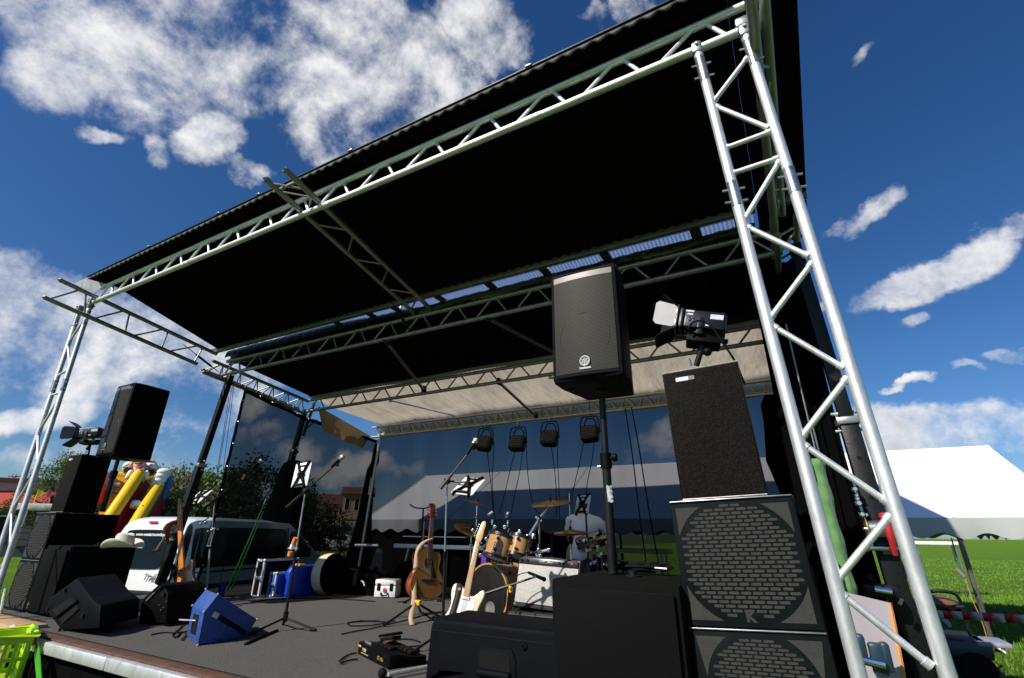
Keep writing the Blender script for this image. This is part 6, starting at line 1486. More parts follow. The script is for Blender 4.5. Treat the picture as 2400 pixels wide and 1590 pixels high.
# cables on the floor
def fcable(pxs, label, r=.0055, m=rubber, z=FLOOR + .009):
    mb = MB(); mb.path(smooth([P(x, y, Z=z) for (x, y) in pxs], 3, False), r, 6)
    return single('floor_cable', mb, m, label, 'cable', 'cables lying on the stage carpet')
fcable([(985, 1505), (965, 1498), (935, 1498), (912, 1505), (905, 1520), (915, 1526)], 'cable curling from the pedal to the front monitor')
fcable([(990, 1513), (960, 1516), (930, 1520)], 'straight cable from the pedal to the front monitor')
fcable([(800, 1487), (830, 1480), (870, 1474), (905, 1465), (960, 1452), (1000, 1440)], 'long cable from the floor edge to the acoustic guitar stand')
fcable([(905, 1458), (860, 1456), (818, 1458), (812, 1464), (830, 1468), (880, 1466), (925, 1455)], 'thin loop of cable left of the guitar stand')
fcable([(835, 1530), (815, 1535), (800, 1545), (795, 1550)], 'cable leaving the left side of the effects unit')
fcable([(838, 1545), (815, 1548), (798, 1556)], 'second cable leaving the left side of the effects unit')
fcable([(452, 1452), (430, 1462), (420, 1475), (402, 1488), (412, 1497), (425, 1480), (440, 1485), (425, 1500)], 'tangled cable below the jack plug of the blue monitor')
fcable([(330, 1472), (370, 1468), (400, 1462), (425, 1442), (435, 1430)], 'pale thin cable in front of the small black monitor', .004, mat('pale_cable', (.12, .10, .08), .6))
fcable([(355, 1488), (385, 1482), (410, 1484), (440, 1480)], 'cable lying between the two black monitors')
fcable([(930, 1412), (960, 1408), (1010, 1406), (1050, 1402), (1090, 1404)], 'orange brown cable at the rear of the carpet', .006, mat('brown_cable', (.12, .05, .02), .6))
fcable([(590, 1412), (640, 1404), (720, 1402), (800, 1404), (880, 1410)], 'cable along the row of cases', .006)
fcable([(575, 1510), (620, 1490), (650, 1478)], 'thick black cable at the foot of the left boom stand', .012)

# ------------------------------------------------------------------ person at the drums, seen from behind
def skin_body(name, joints, edges, radii, mats, sub=2):
    me = bpy.data.meshes.new(name); me.from_pydata([V(j) for j in joints], edges, []); o = bpy.data.objects.new(name, me); COL.objects.link(o)
    sm = o.modifiers.new('skin', 'SKIN'); sm.use_smooth_shade = True
    for i, r in enumerate(radii):
        sv = me.skin_vertices[0].data[i]; sv.radius = r if isinstance(r, tuple) else (r, r); sv.use_root = (i == 0)
    ss2 = o.modifiers.new('sub', 'SUBSURF'); ss2.levels = sub; ss2.render_levels = sub
    dg = bpy.context.evaluated_depsgraph_get(); dg.update()
    m2 = bpy.data.meshes.new_from_object(o.evaluated_get(dg)); bpy.data.objects.remove(o)
    for p in m2.polygons: p.use_smooth = True
    m2.materials.clear()
    for m in mats: m2.materials.append(m)
    return m2
skin_m = mat('skin', (.42, .24, .16), .5, 0, .06, 20)
pers = P(1360, 1300, Y=6.0)
pr = thing('person', 'person in a white T-shirt seated behind the drums with bent back and bowed head', 'person', (pers.x, 6.0, FLOOR))
# local frame: seat 0.5 high, the person faces away (+y), leans forward and a little to the right
J = [(0, 0, .52), (.00, .03, .68), (.02, .09, .84), (.04, .17, .97), (.03, .26, 1.00), (.01, .34, .98), (-.01, .42, .93),
     (-.17, .20, .965), (-.24, .30, .74), (-.20, .52, .66), (-.17, .60, .64),
     (.25, .18, .93), (.30, .22, .66), (.26, .42, .50), (.24, .50, .46),
     (-.11, .02, .50), (-.20, .42, .52), (-.20, .46, .10), (-.21, .58, .05),
     (.11, .02, .50), (.24, .40, .52), (.26, .46, .10), (.27, .58, .05)]
E_ = [(0, 1), (1, 2), (2, 3), (3, 4), (4, 5), (5, 6), (3, 7), (7, 8), (8, 9), (9, 10), (3, 11), (11, 12), (12, 13), (13, 14), (0, 15), (15, 16), (16, 17), (17, 18), (0, 19), (19, 20), (20, 21), (21, 22)]
Rr = [(.145, .11), (.15, .115), (.175, .13), (.16, .115), (.062, .062), (.085, .095), (.078, .085), .078, .045, .036, .028, .078, .045, .036, .028, .10, .075, .05, .035, .10, .075, .05, .035]
bm_ = skin_body('body', J, E_, Rr, [skin_m]); bo_ = bpy.data.objects.new('body', bm_); COL.objects.link(bo_); bo_.parent = pr
# T-shirt: a looser shell over torso and upper arms
shirt_m = mat('white_cotton', (.88, .85, .93), .85, 0, .06, 5, .9, 9)
Js = [(-.02, 0, .50), (.00, .02, .64), (.02, .085, .82), (.04, .165, .975), (.05, .22, 1.025), (-.175, .19, .975), (-.235, .27, .80), (.255, .17, .94), (.305, .20, .75)]
sm_ = skin_body('tshirt', Js, [(0, 1), (1, 2), (2, 3), (3, 4), (3, 5), (5, 6), (3, 7), (7, 8)], [(.155, .125), (.17, .13), (.205, .145), (.185, .13), (.08, .075), .098, .075, .098, .075], [shirt_m])
so = bpy.data.objects.new('t_shirt', sm_); COL.objects.link(so); so.parent = pr
dsp = so.modifiers.new('folds', 'DISPLACE'); tx = bpy.data.textures.new('folds', 'CLOUDS'); tx.noise_scale = .11; dsp.texture = tx; dsp.strength = .035; dsp.mid_level = .5
jean = mat('dark_trousers', (.015, .017, .025), .8, 0, .2, 14)
Jt = [(0, 0, .50), (-.11, .02, .50), (-.20, .42, .52), (-.20, .46, .12), (.11, .02, .50), (.24, .40, .52), (.26, .46, .12), (0, -.01, .60)]
tm_ = skin_body('trousers', Jt, [(0, 1), (1, 2), (2, 3), (0, 4), (4, 5), (5, 6), (0, 7)], [(.16, .13), .112, .088, .062, .112, .088, .062, (.158, .122)], [jean])
to = bpy.data.objects.new('trousers', tm_); COL.objects.link(to); to.parent = pr
mb = MB(); mb.ball((-.012, .41, .955), .098, 18, (.95, 1.08, 1.02)); part(pr, 'hair', mb, mat('dark_hair', (.02, .015, .01), .7, 0, .4, 60, .6, 90))
for s in (-1, 1): mb = MB(); mb.ball((-.012 + s * .085, .42, .92), .028, 10, (.4, .8, 1.1)); part(pr, 'ear', mb, skin_m)
for (hx_, hy_, hz_, s) in ((-.17, .60, .64, -1), (.24, .50, .46, 1)):
    mb = MB(); mb.box((hx_, hy_ + .045, hz_ - .012), (.08, .09, .028), bev=.012, seg=3)
    for k in range(4): mb.path([(hx_ - .03 + .02 * k, hy_ + .085, hz_ - .012), (hx_ - .031 + .0205 * k, hy_ + .12, hz_ - .02), (hx_ - .030 + .02 * k, hy_ + (.142, .150, .147, .132)[k], hz_ - .045)], .0085, 7)
    mb.path([(hx_ - s * .036, hy_ + .03, hz_ - .012), (hx_ - s * .058, hy_ + .06, hz_ - .02), (hx_ - s * .055, hy_ + .09, hz_ - .03)], .0105, 7); part(pr, 'hand', mb, skin_m)
for s in (-1, 1): mb = MB(); mb.box((s * .24 - .0, .55, .045), (.10, .27, .085), bev=.035, seg=3); part(pr, 'shoe', mb, blackplastic)
ds = thing('drum_throne', 'dark round drum stool under the seated person', 'stool', (pers.x, 6.0, FLOOR + .003))
mb = MB(); mb.lathe([(.001, .40), (.15, .40), (.17, .38), (.17, .32), (.001, .30)], 24); part(ds, 'seat', mb, blackcloth)
mb = MB(); mb.tube((0, 0, .05), (0, 0, .32), .025, 10); part(ds, 'post', mb, chrome)
for k in range(3): mb = MB(); mb.tube((0, 0, .22), (.26 * math.cos(k * 2.1 + 1), .26 * math.sin(k * 2.1 + 1), .008), .012, 8); part(ds, 'leg', mb, chrome)
# ================================================================== BACKGROUND
# ---- van
whitevan = mat('white_car_paint', (.78, .79, .80), .22, 0, .02, 2, coat=.8)
glass = mat('dark_car_glass', (.005, .007, .007), .10, 0, .1, 2, spec=.16)
tealglass = mat('teal_tinted_glass', (.03, .075, .075), .12, 0, .1, 2, spec=.16)
vr = P(430, 1212, Y=6.55)
van = thing('van', 'white passenger van with dark windows parked left of the stage, its rear towards the camera', 'van', (-11.89, 5.79, 0), (0, 0, .22)); van.scale = (1, 1.05, 1)
def vpart(name, mb, m, par=None, sharp=35): return part(par or van, name, mb, m, sharp=sharp)
VW = 1.90; VH = 2.02
# side profile (y along the length, z up)
prof = [(0.0, .38), (0.0, .95), (.05, 1.35), (.16, 1.86), (.26, 1.97), (.55, 2.02), (3.1, 2.00), (3.45, 1.93), (4.30, 1.22), (4.78, 1.02), (4.86, .80), (4.86, .36)]
mb = MB()
def vsec(k, n=12):
    y, z = prof[k]; return y, z
# loft across the width with tumblehome
rows = []
for (y, z) in prof:
    zt = max(0, (z - 1.0)) * .11
    rows.append([(-VW / 2 + zt + .06, y, z), (-VW / 2 + zt, y + (.02 if y < .3 else 0), z - .07 if z > 1.9 else z)] )
sec = []
def halfwidth(z): return VW / 2 - (.11 * max(0, z - 1.0) ** 1.2)
nL = 16; pr_ = smooth([(a, b, 0) for a, b in prof], 1, False); pr_ = [(p.x, p.y) for p in pr_]
vs = []; 
for (y, z) in pr_:
    hw = halfwidth(z)
    for j in range(nL + 1):
        u = j / nL * 2 - 1; ed = abs(u) ** 6
        vs.append((hw * u, y + (.05 * ed if y < .4 else -.10 * ed if y > 3.2 else 0), z - .07 * ed * (1 if z > 1.7 else 0)))
fs = [(i * (nL + 1) + j, i * (nL + 1) + j + 1, (i + 1) * (nL + 1) + j + 1, (i + 1) * (nL + 1) + j) for i in range(len(pr_) - 1) for j in range(nL)]
mb.add(vs, fs)
for s in (0, nL):
    mb.add([vs[i * (nL + 1) + s] for i in range(len(pr_))], [tuple(range(len(pr_)))])
mb.add([(-VW / 2, 0, .38), (VW / 2, 0, .38), (VW / 2, 4.86, .36), (-VW / 2, 4.86, .36)], [(0, 1, 2, 3)])
vpart('body', mb, whitevan, sharp=40)
def side_pts(pts, off=.006, n=1):
    out = []
    for (y, z) in pts: out.append(V((halfwidth(z) + off, y, z - .0)))
    return out
def side_panel(name, pts, m, off=.006, par=None):
    p = smooth([(a, b, 0) for a, b in pts], 2); p = [(q.x, q.y) for q in p]
    mb = MB(); a = side_pts(p, off); b_ = side_pts(p, off - .02); n = len(a)
    mb.add(a + b_, [tuple(range(n)), tuple(reversed(range(n, 2 * n)))] + [(i, (i + 1) % n, n + (i + 1) % n, n + i) for i in range(n)])
    return vpart(name, mb, m, par)
side_panel('side_window_band', [(.42, 1.02), (.40, 1.74), (.50, 1.80), (3.05, 1.80), (3.10, 1.72), (3.10, 1.02), (3.0, 1.0), (.5, 1.0)], glass)
side_panel('side_window', [(.60, 1.12), (.62, 1.66), (.72, 1.70), (1.15, 1.70), (1.2, 1.62), (1.2, 1.16), (1.1, 1.10)], tealglass, .010)
side_panel('side_window', [(1.42, 1.12), (1.42, 1.68), (1.5, 1.71), (2.02, 1.71), (2.06, 1.64), (2.06, 1.14)], glass, .010)
side_panel('side_window', [(2.2, 1.12), (2.2, 1.68), (2.28, 1.71), (2.92, 1.71), (2.96, 1.64), (2.96, 1.14)], glass, .010)
side_panel('cab_window', [(3.24, 1.08), (3.22, 1.70), (3.36, 1.74), (3.50, 1.72), (4.08, 1.24), (4.12, 1.10)], glass)
side_panel('corner_trim', [(.10, .95), (.16, 1.40), (.26, 1.84), (.34, 1.86), (.36, 1.70), (.30, 1.2), (.26, .95)], glass, .007)
side_panel('rail', [(.4, .90), (.4, .93), (3.1, .93), (3.1, .90)], blackplastic, .012)
side_panel('door_groove', [(1.25, .45), (1.25, 1.80), (1.262, 1.80), (1.262, .45)], blackplastic, .004)
side_panel('door_groove', [(3.14, .45), (3.14, 1.82), (3.155, 1.82), (3.155, .45)], blackplastic, .012)
side_panel('rub_strip', [(.1, .60), (.1, .68), (4.5, .66), (4.5, .58)], blackplastic, .015)
# rear face
def rear_pts(pts, off=.008):
    out = []
    for (x, z) in pts:
        ys = [p for p in prof[:6]]
        y = 0
        for (a, b) in zip(ys[:-1], ys[1:]):
            if a[1] <= z <= b[1]: y = a[0] + (b[0] - a[0]) * (z - a[1]) / (b[1] - a[1])
        out.append(V((x, y - off + .05 * (abs(x) / halfwidth(z)) ** 6, z)))
    return out
def rear_panel(name, pts, m, off=.012, par=None, sm=2):
    p = smooth([(a, b, 0) for a, b in pts], sm) if sm else [V((a, b, 0)) for a, b in pts]; p = [(q.x, q.y) for q in p]
    mb = MB(); a = rear_pts(p, off); n = len(a); b_ = [q + V((0, .03, 0)) for q in a]
    mb.add(a + b_, [tuple(range(n)), tuple(reversed(range(n, 2 * n)))] + [(i, (i + 1) % n, n + (i + 1) % n, n + i) for i in range(n)])
    return vpart(name, mb, m, par)
rear_panel('rear_window', [(-.66, 1.06), (-.60, 1.68), (-.52, 1.74), (.52, 1.74), (.62, 1.68), (.68, 1.06), (.60, 1.0), (-.6, 1.0)], glass, .018)
for s in (-1, 1):
    tlm = rear_panel('tail_light', [(s * .80, .92), (s * .77, 1.30), (s * .86, 1.42), (s * .90, 1.3), (s * .935, .92)], mat('dark_red_lamp', (.05, .004, .004), .12, 0, .3, 30), .02, sm=1)
mb = MB(); mb.box((.0, .155, 1.885), (.22, .03, .045), bev=.01); vpart('brake_light', mb, mat('brake_red', (.55, .02, .05), .2))
mb = MB()
for z in (1.28, .80): mb.box((.86, .015 + (z - .8) * .11, z + .0), (.09, .05, .10), bev=.015)
vpart('door_hinge', mb, whitevan)
mb = MB(); mb.box((0, -.03, .50), (1.9, .16, .24), bev=.05); vpart('rear_bumper', mb, blackplastic); mb = MB(); mb.box((0, 4.86, .50), (1.86, .18, .30), bev=.05); vpart('front_bumper', mb, blackplastic)
def rear_matrix(x, z):
    p = rear_pts([(x, z)], .030)[0]; q = rear_pts([(x, z + .1)], .030)[0]; up = (q - p)
    return frame(p, V((1, 0, 0)), up)
text(van, 'web_lettering', 'www.westerncowboys.at', .088, rear_matrix(.16, 1.645), white_plastic, .0008, bold=.002, shear=.1)
text(van, 'model_lettering', 'Trafic', .17, rear_matrix(.55, .86), mat('dark_chrome_letters', (.15, .15, .16), .3, .5), .004, shear=.35)
for (y) in (.95, 3.95):
    for s in (-1, 1):
        w_ = bpy.data.objects.new('wheel', mesh_of('wheel', MB().lathe([(.16, -.1), (.30, -.1), (.335, -.07), (.335, .07), (.30, .1), (.16, .1)], 28, Matrix.Translation((s * .86, y, .335)) @ Matrix.Rotation(PI / 2, 4, 'Y')), rubber)); COL.objects.link(w_); w_.parent = van
        vpart('rim', MB().lathe([(.001, .09), (.10, .10), (.19, .085), (.2, .10)], 24, Matrix.Translation((s * .86, y, .335)) @ Matrix.Rotation(s * PI / 2, 4, 'Y')), steel, w_)
mb = MB(); mb.box((.99, 3.9, 1.20), (.12, .12, .22), bev=.04); vpart('wing_mirror', mb, blackplastic)

# ---- inflatable slide
o_ = P(320, 1190, Y=13.2); o_.z = 0
view = V((o_.x, o_.y, 0)).normalized(); rz = math.atan2(-view.x, view.y)
sl_ = thing('inflatable_slide', 'yellow and red inflatable slide with a big clown head on top', 'inflatable slide', o_, (0, 0, rz))
Mi = (Matrix.Translation(o_) @ Matrix.Rotation(rz, 4, 'Z')); Mi_inv = Mi.inverted()
def L2(x, y, d=0.0):
    """picture position -> local point on the slide's plane, d metres towards the viewer"""
    p = Mi_inv @ PP(x, y, o_ - view * d, view); return p
yv = mat('yellow_vinyl', (.85, .52, .01), .35, 0, .05, 3); ov = mat('orange_vinyl', (.80, .36, .015), .4, 0, .05, 3); rv = mat('dark_red_vinyl', (.36, .012, .022), .4, 0, .06, 3); rv2 = mat('bright_red_vinyl', (.62, .03, .03), .4)
wv_ = mat('white_vinyl', (.82, .82, .84), .4, 0, .03); bv = mat('blue_vinyl', (.02, .14, .50), .35, 0, .06); pk = mat('pink_vinyl', (.80, .30, .22), .45, 0, .05); kv = mat('black_vinyl', (.012, .013, .02), .4); lbv = mat('pale_blue_vinyl', (.30, .38, .65), .4, 0, .08); mrv = mat('maroon_vinyl', (.17, .010, .035), .45, 0, .1)
def puff(name, pxs, m, d, thick, par=None, sm=2):
    p = smooth([tuple(L2(x, y, d))for x, y in pxs], sm); p = [V(q) for q in p]; c = sum(p, V()) / len(p)
    mb = MB(); n = len(p); rings = []
    for (k, off) in ((1.0, 0), (1.0, -.25), (.93, -.7), (.75, -.95), (.4, -1.08)):
        rings.append([c + (q - c) * k + V((0, off * thick, 0)) for q in p])
    vs = [q for r in rings for q in r]; fs = []
    for i in range(len(rings) - 1):
        for j in range(n): fs.append((i * n + j, i * n + (j + 1) % n, (i + 1) * n + (j + 1) % n, (i + 1) * n + j))
    fs.append(tuple((len(rings) - 1) * n + j for j in range(n))); fs.append(tuple(reversed(range(n))))
    mb.add(vs, fs); return part(par or sl_, name, mb, m, sharp=60)
def z_(px, f=3.92): return px
def z7(x, y): return (250 + x / 10.453, 1060 + y / 10.453)
def zz7(l): return [z7(*q) for q in l]
# rear wall of stacked tubes
for k, (y0, x0, x1) in enumerate(((600, 120, 1260), (745, 60, 1250), (900, 40, 1230), (1050, 10, 1200), (1200, 0, 1180), (1350, -20, 1150))):
    mb = MB(); a = L2(*z7(x0, y0), -1.2); b_ = L2(*z7(x1, y0 + 55), -1.2); mb.tube(a, b_, .245, 16); part(sl_, 'wall_tube', mb, yv if k < 3 else ov)
# slide surface down to the ground
mb = MB(); a, b_ = L2(*z7(0, 1000), -.6), L2(*z7(900, 1150), -.6)
mb.add([V((a.x, -.6 + 1.2, 4.2)), V((b_.x, .6, 4.2)), V((b_.x, -1.8, .6)), V((a.x, -1.8, .6))], [(0, 1, 2, 3)]); part(sl_, 'slide_surface', mb, ov)
mb = MB(); a = L2(*z7(-200, 1300), 0); b_ = L2(*z7(1420, 1300), 0)
mb.box(((a.x + b_.x) / 2, .4, .9), (b_.x - a.x, 3.6, 1.8), bev=.25, seg=4); part(sl_, 'base', mb, mrv)
# clown head
puff('head_backing', zz7([(360, 400), (440, 280), (560, 200), (600, 165), (800, 150), (900, 140), (1000, 170), (1180, 200), (1230, 300), (1295, 390), (1240, 500), (1150, 590), (1020, 600), (900, 610), (560, 600), (440, 540), (380, 480)]), yv, -.55, .30)
puff('hair', zz7([(370, 400), (400, 290), (560, 230), (690, 250), (650, 380), (500, 400)]), wv_, -.30, .30); puff('hair', zz7([(960, 260), (1190, 260), (1260, 380), (1180, 450), (1060, 420), (980, 380)]), wv_, -.30, .30)
puff('eye_patch', zz7([(410, 400), (470, 385), (610, 405), (520, 480), (450, 520), (405, 460)]), kv, -.22, .22); puff('eye_patch', zz7([(1020, 430), (1120, 435), (1200, 470), (1130, 550), (1060, 560), (1035, 490)]), kv, -.22, .22)
puff('face', zz7([(650, 260), (980, 260), (1010, 380), (900, 540), (780, 560), (690, 540), (620, 380)]), pk, -.12, .35)
puff('ear', zz7([(555, 280), (620, 250), (650, 300), (620, 370), (570, 380)]), pk, -.10, .2); puff('ear', zz7([(1010, 370), (1060, 300), (1130, 285), (1110, 350), (1040, 400)]), pk, -.10, .2)
puff('cap_brim', zz7([(575, 200), (590, 180), (780, 180), (870, 165), (960, 175), (1180, 235), (1180, 268), (960, 262), (820, 255), (620, 225)]), bv, .05, .25)
puff('cap_badge', zz7([(790, 195), (820, 180), (850, 195), (840, 230), (805, 232)]), rv2, .32, .06)
puff('mouth_white', zz7([(650, 380), (690, 375), (760, 420), (860, 430), (920, 380), (930, 420), (870, 500), (820, 540), (740, 540), (690, 470)]), wv_, .22, .10)
puff('mouth', zz7([(725, 440), (780, 455), (870, 440), (850, 500), (820, 525), (740, 525)]), mat('mouth_red', (.32, .02, .02), .4), .33, .06)
puff('nose', zz7([(745, 385), (770, 360), (850, 360), (885, 385), (850, 415), (780, 415)]), mat('nose_red', (.65, .05, .08), .3), .36, .18)
for (a, b_) in ((755, 790), (900, 935)):
    puff('eye', zz7([(a - 25, 300), (a - 5, 272), (a + 35, 275), (a + 40, 315), (a + 10, 335), (a - 20, 330)]), wv_, .20, .06); puff('pupil', zz7([(a, 298), (a + 10, 285), (a + 25, 298), (a + 20, 325), (a + 5, 325)]), mat('green_eye', (.01, .10, .06), .3), .27, .03)
puff('hand', zz7([(430, 670), (470, 560), (560, 440), (640, 430), (660, 520), (640, 600), (540, 640), (480, 690)]), wv_, .0, .4); puff('hand', zz7([(880, 520), (960, 460), (1020, 440), (1045, 520), (1010, 660), (950, 720), (900, 620)]), wv_, .0, .4)
puff('cuff', zz7([(500, 650), (560, 610), (640, 620), (600, 700), (520, 730)]), mrv, .1, .3); puff('cuff', zz7([(850, 600), (940, 600), (930, 720), (890, 790), (850, 740)]), lbv, .05, .3)
# two yellow ramps with red sides
for (a, b_, r_) in ((((780, 560), (215, 1400)), .0, .27), (((1235, 880), (860, 1500)), .0, .27)):
    mb = MB(); p0 = L2(*z7(*a[0]), .3); p1 = L2(*z7(*a[1]), 1.5); p2 = p1 + (p1 - p0) * .8; p2.z = max(p2.z, .3); mb.tube(p0, p2, r_, 18); mb.ball(p0, r_, 14); part(sl_, 'ramp_tube', mb, yv)
    mb = MB(); o1 = V((.42, .1, -.05)); mb.add([p0 + V((.1, .1, 0)), p0 + o1 + V((.15, .6, -.3)), p2 + o1 + V((.5, .8, -.9)), p2 + V((.1, .2, 0))], [(0, 1, 2, 3)]); part(sl_, 'ramp_side', mb, rv)
puff('side_panel', zz7([(1490, 640), (1510, 700), (1230, 1460), (950, 1460), (1150, 1100), (1330, 850)]), mrv, .1, .25, sm=1)
for (x, y) in ((1250, 810), (1290, 700), (1340, 590), (1405, 490)):
    mb = MB(); mb.ball(L2(*z7(x, y), .2), .27, 14, (1.25, 1, .72)); part(sl_, 'white_bobble', mb, wv_)
for (x, y) in ((1500, 690), (1480, 830), (1440, 960), (1400, 1080)):
    mb = MB(); mb.ball(L2(*z7(x, y), -.2), .24, 12, (.8, 1, 1.2)); part(sl_, 'blue_bobble', mb, bv)
for (x, y) in ((-20, 560), (-60, 680), (-90, 800), (-110, 920)):
    mb = MB(); mb.ball(L2(*z7(x, y), -.2), .35, 12, (1.2, 1, .8)); part(sl_, 'pale_side', mb, lbv)
for (x, y) in ((-120, 640), (-150, 800), (-170, 960), (-200, 1100)):
    mb = MB(); mb.ball(L2(*z7(x, y), .3), .32, 12, (.7, 1, 1.3)); part(sl_, 'red_side', mb, rv2)
puff('white_animal_head', zz7([(540, 1400), (560, 1270), (640, 1180), (760, 1165), (880, 1220), (890, 1300), (830, 1400)]), wv_, .8, .4)
puff('pink_spot', zz7([(650, 1330), (720, 1300), (725, 1350)]), mat('pink_spot', (.7, .08, .15), .4), 1.22, .04)
puff('green_leaf', zz7([(290, 1350), (350, 1290), (345, 1340)]), mat('green_vinyl', (.03, .40, .05), .4), 1.9, .06); puff('green_leaf', zz7([(820, 1340), (900, 1280), (925, 1320)]), mat('green_vinyl_b', (.03, .40, .05), .4), 1.9, .06)
# child on the slide
cpos = Mi @ L2(*z7(225, 1080), .35)
kid = thing('person', 'small child in blue with a cap standing on the yellow inflatable slide', 'person', cpos)
kd = lambda x, y: (Mi @ L2(*z7(x, y), .35)) - cpos
J = [kd(225, 955), kd(245, 900), kd(258, 850), kd(258, 815), kd(258, 800), kd(185, 870), kd(150, 885), kd(295, 870), kd(300, 930), kd(205, 985), kd(180, 1010), kd(165, 1085), kd(240, 985), kd(225, 1010), kd(215, 1100)]
km = skin_body('body', J, [(0, 1), (1, 2), (2, 3), (3, 4), (2, 5), (5, 6), (2, 7), (7, 8), (0, 9), (9, 10), (10, 11), (0, 12), (12, 13), (13, 14)], [.11, .12, .11, .06, .10, .06, .045, .06, .045, .08, .07, .05, .08, .07, .05], [skin_m], 1)
ko = bpy.data.objects.new('body', km); COL.objects.link(ko); ko.parent = kid
tb = mat('child_blue_shirt', (.05, .09, .25), .8, 0, .2, 12)
sm2 = skin_body('shirt', [kd(225, 955), kd(245, 900), kd(257, 850), kd(188, 868), kd(294, 872)], [(0, 1), (1, 2), (2, 3), (2, 4)], [.135, .145, .14, .085, .085], [tb], 1); k2 = bpy.data.objects.new('shirt', sm2); COL.objects.link(k2); k2.parent = kid
sm2 = skin_body('trousers', [kd(225, 955), kd(203, 985), kd(182, 1010), kd(241, 985), kd(227, 1010)], [(0, 1), (1, 2), (0, 3), (3, 4)], [.135, .105, .09, .105, .09], [tb], 1); k2 = bpy.data.objects.new('shorts', sm2); COL.objects.link(k2); k2.parent = kid
mb = MB(); mb.ball(kd(258, 795), .125, 12); part(kid, 'head', mb, skin_m); mb = MB(); mb.ball(kd(258, 782), .13, 12, (1, 1, .6)); part(kid, 'cap', mb, wv_)

# ---- marquee tent
tentw = mat('white_tent_fabric', (.80, .81, .82), .6, 0, .025, 1.2, .3, 5)
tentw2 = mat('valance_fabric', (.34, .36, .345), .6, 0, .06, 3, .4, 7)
T0, T1, TY0, TYR, TY1 = -11.9, 4.25, 12.0, 15.0, 18.0
ze, zr = 2.10, 3.74
tent = thing('marquee_tent', 'long white marquee tent with a scalloped valance behind the stage', 'tent', ((T0 + T1) / 2, TYR, 0))
mb = MB()
def roof(u, v, y0):
    x = T0 + (T1 - T0) * u
    sag_ = -.05 * math.sin(PI * v) * (.6 + .4 * abs(math.sin(u * PI * 5)))
    return (x, y0 + (TYR - y0) * v, ze + (zr - ze) * v + sag_)
mb.grid(lambda u, v: roof(u, v, TY0), 60, 8); part(tent, 'front_roof', mb, tentw, True, sharp=70)
mb = MB(); mb.grid(lambda u, v: roof(u, v, TY1), 60, 8); part(tent, 'rear_roof', mb, tentw, True, sharp=70)
for x in (T0, T1):
    mb = MB(); mb.add([(x, TY0, ze), (x, TY1, ze), (x, TYR, zr)], [(0, 1, 2)]); part(tent, 'gable', mb, tentw, True)
def valance(y, x0, x1):
    mb = MB(); n = int((x1 - x0) / .045)
    top = []; bot = []
    for i in range(n + 1):
        x = x0 + (x1 - x0) * i / n; s_ = .5 - .5 * math.cos(2 * PI * (x - x0) / .62)
        dy = .03 * math.sin(x * 3.1) + .02 * math.sin(x * 7)
        top.append((x, y, ze + .0)); bot.append((x, y - .05 + dy, ze - .26 - .10 * s_))
    mid = [((a[0] + b[0]) / 2, (a[1] + b[1]) / 2 - .012, (a[2] + b[2]) / 2) for a, b in zip(top, bot)]
    m = n + 1; mb.add(top + mid + bot, [(i, i + 1, m + i + 1, m + i) for i in range(n)] + [(m + i, m + i + 1, 2 * m + i + 1, 2 * m + i) for i in range(n)])
    return mb
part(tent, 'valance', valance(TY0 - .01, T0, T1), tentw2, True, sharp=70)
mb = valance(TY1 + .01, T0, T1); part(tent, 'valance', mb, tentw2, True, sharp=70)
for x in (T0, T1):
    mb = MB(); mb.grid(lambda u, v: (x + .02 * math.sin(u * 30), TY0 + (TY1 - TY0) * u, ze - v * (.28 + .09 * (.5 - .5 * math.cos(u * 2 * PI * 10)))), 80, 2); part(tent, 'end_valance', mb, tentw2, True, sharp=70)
pm = mat('tent_pole_paint', (.11, .098, .095), .5, .3, .2)
for x in (-11.8, -8.6, -5.4, -2.2, 2.60):
    for (y, s) in ((TY0 + .05, 1), (TY1 - .05, -1)):
        mb = MB(); mb.box((x, y, ze / 2 + .06), (.065, .085, ze - .10), bev=.008); lg_ = part(tent, 'pole', mb, pm, True)
        mb = MB()
        for q in (-1, 1): mb.tube((x, y, .12), (x + q * .12, y - .12 * s, .012), .02, 8)
        part(lg_, 'foot', mb, alu, True)
mb = MB()
for x in (-11.8, -8.6, -5.4, -2.2, 2.6): mb.tube((x, TY0 + .05, ze - .1), (x, TYR, zr - .16), .03, 8); mb.tube((x, TY1 - .05, ze - .1), (x, TYR, zr - .16), .03, 8)
mb.tube((T0, TYR, zr - .12), (T1, TYR, zr - .12), .035, 8); part(tent, 'roof_frame', mb, pm, True)
for k in range(6):
    x = T0 + .02 + (T1 - T0 - .04) * k / 5; mb = MB(); mb.grid(lambda u, v: (x - .025 + .05 * u, TY0 + (TYR - TY0) * v, ze + (zr - ze) * v + .012 - .05 * math.sin(PI * v) * (.6 + .4 * abs(math.sin((x - T0) / (T1 - T0) * PI * 5)))), 1, 8); part(tent, 'roof_seam', mb, mat('tent_seam', (.70, .71, .72), .6), True)
bk = MB(); bk.grid(lambda u, v: (T0 + .05 + (-5.0 - T0) * u, 12.12 + .03 * math.sin(u * 60), ze * v + .02), 90, 3); part(tent, 'dark_side_wall', bk, mat('tent_back_wall', (.006, .006, .007), .8, spec=.1), True)
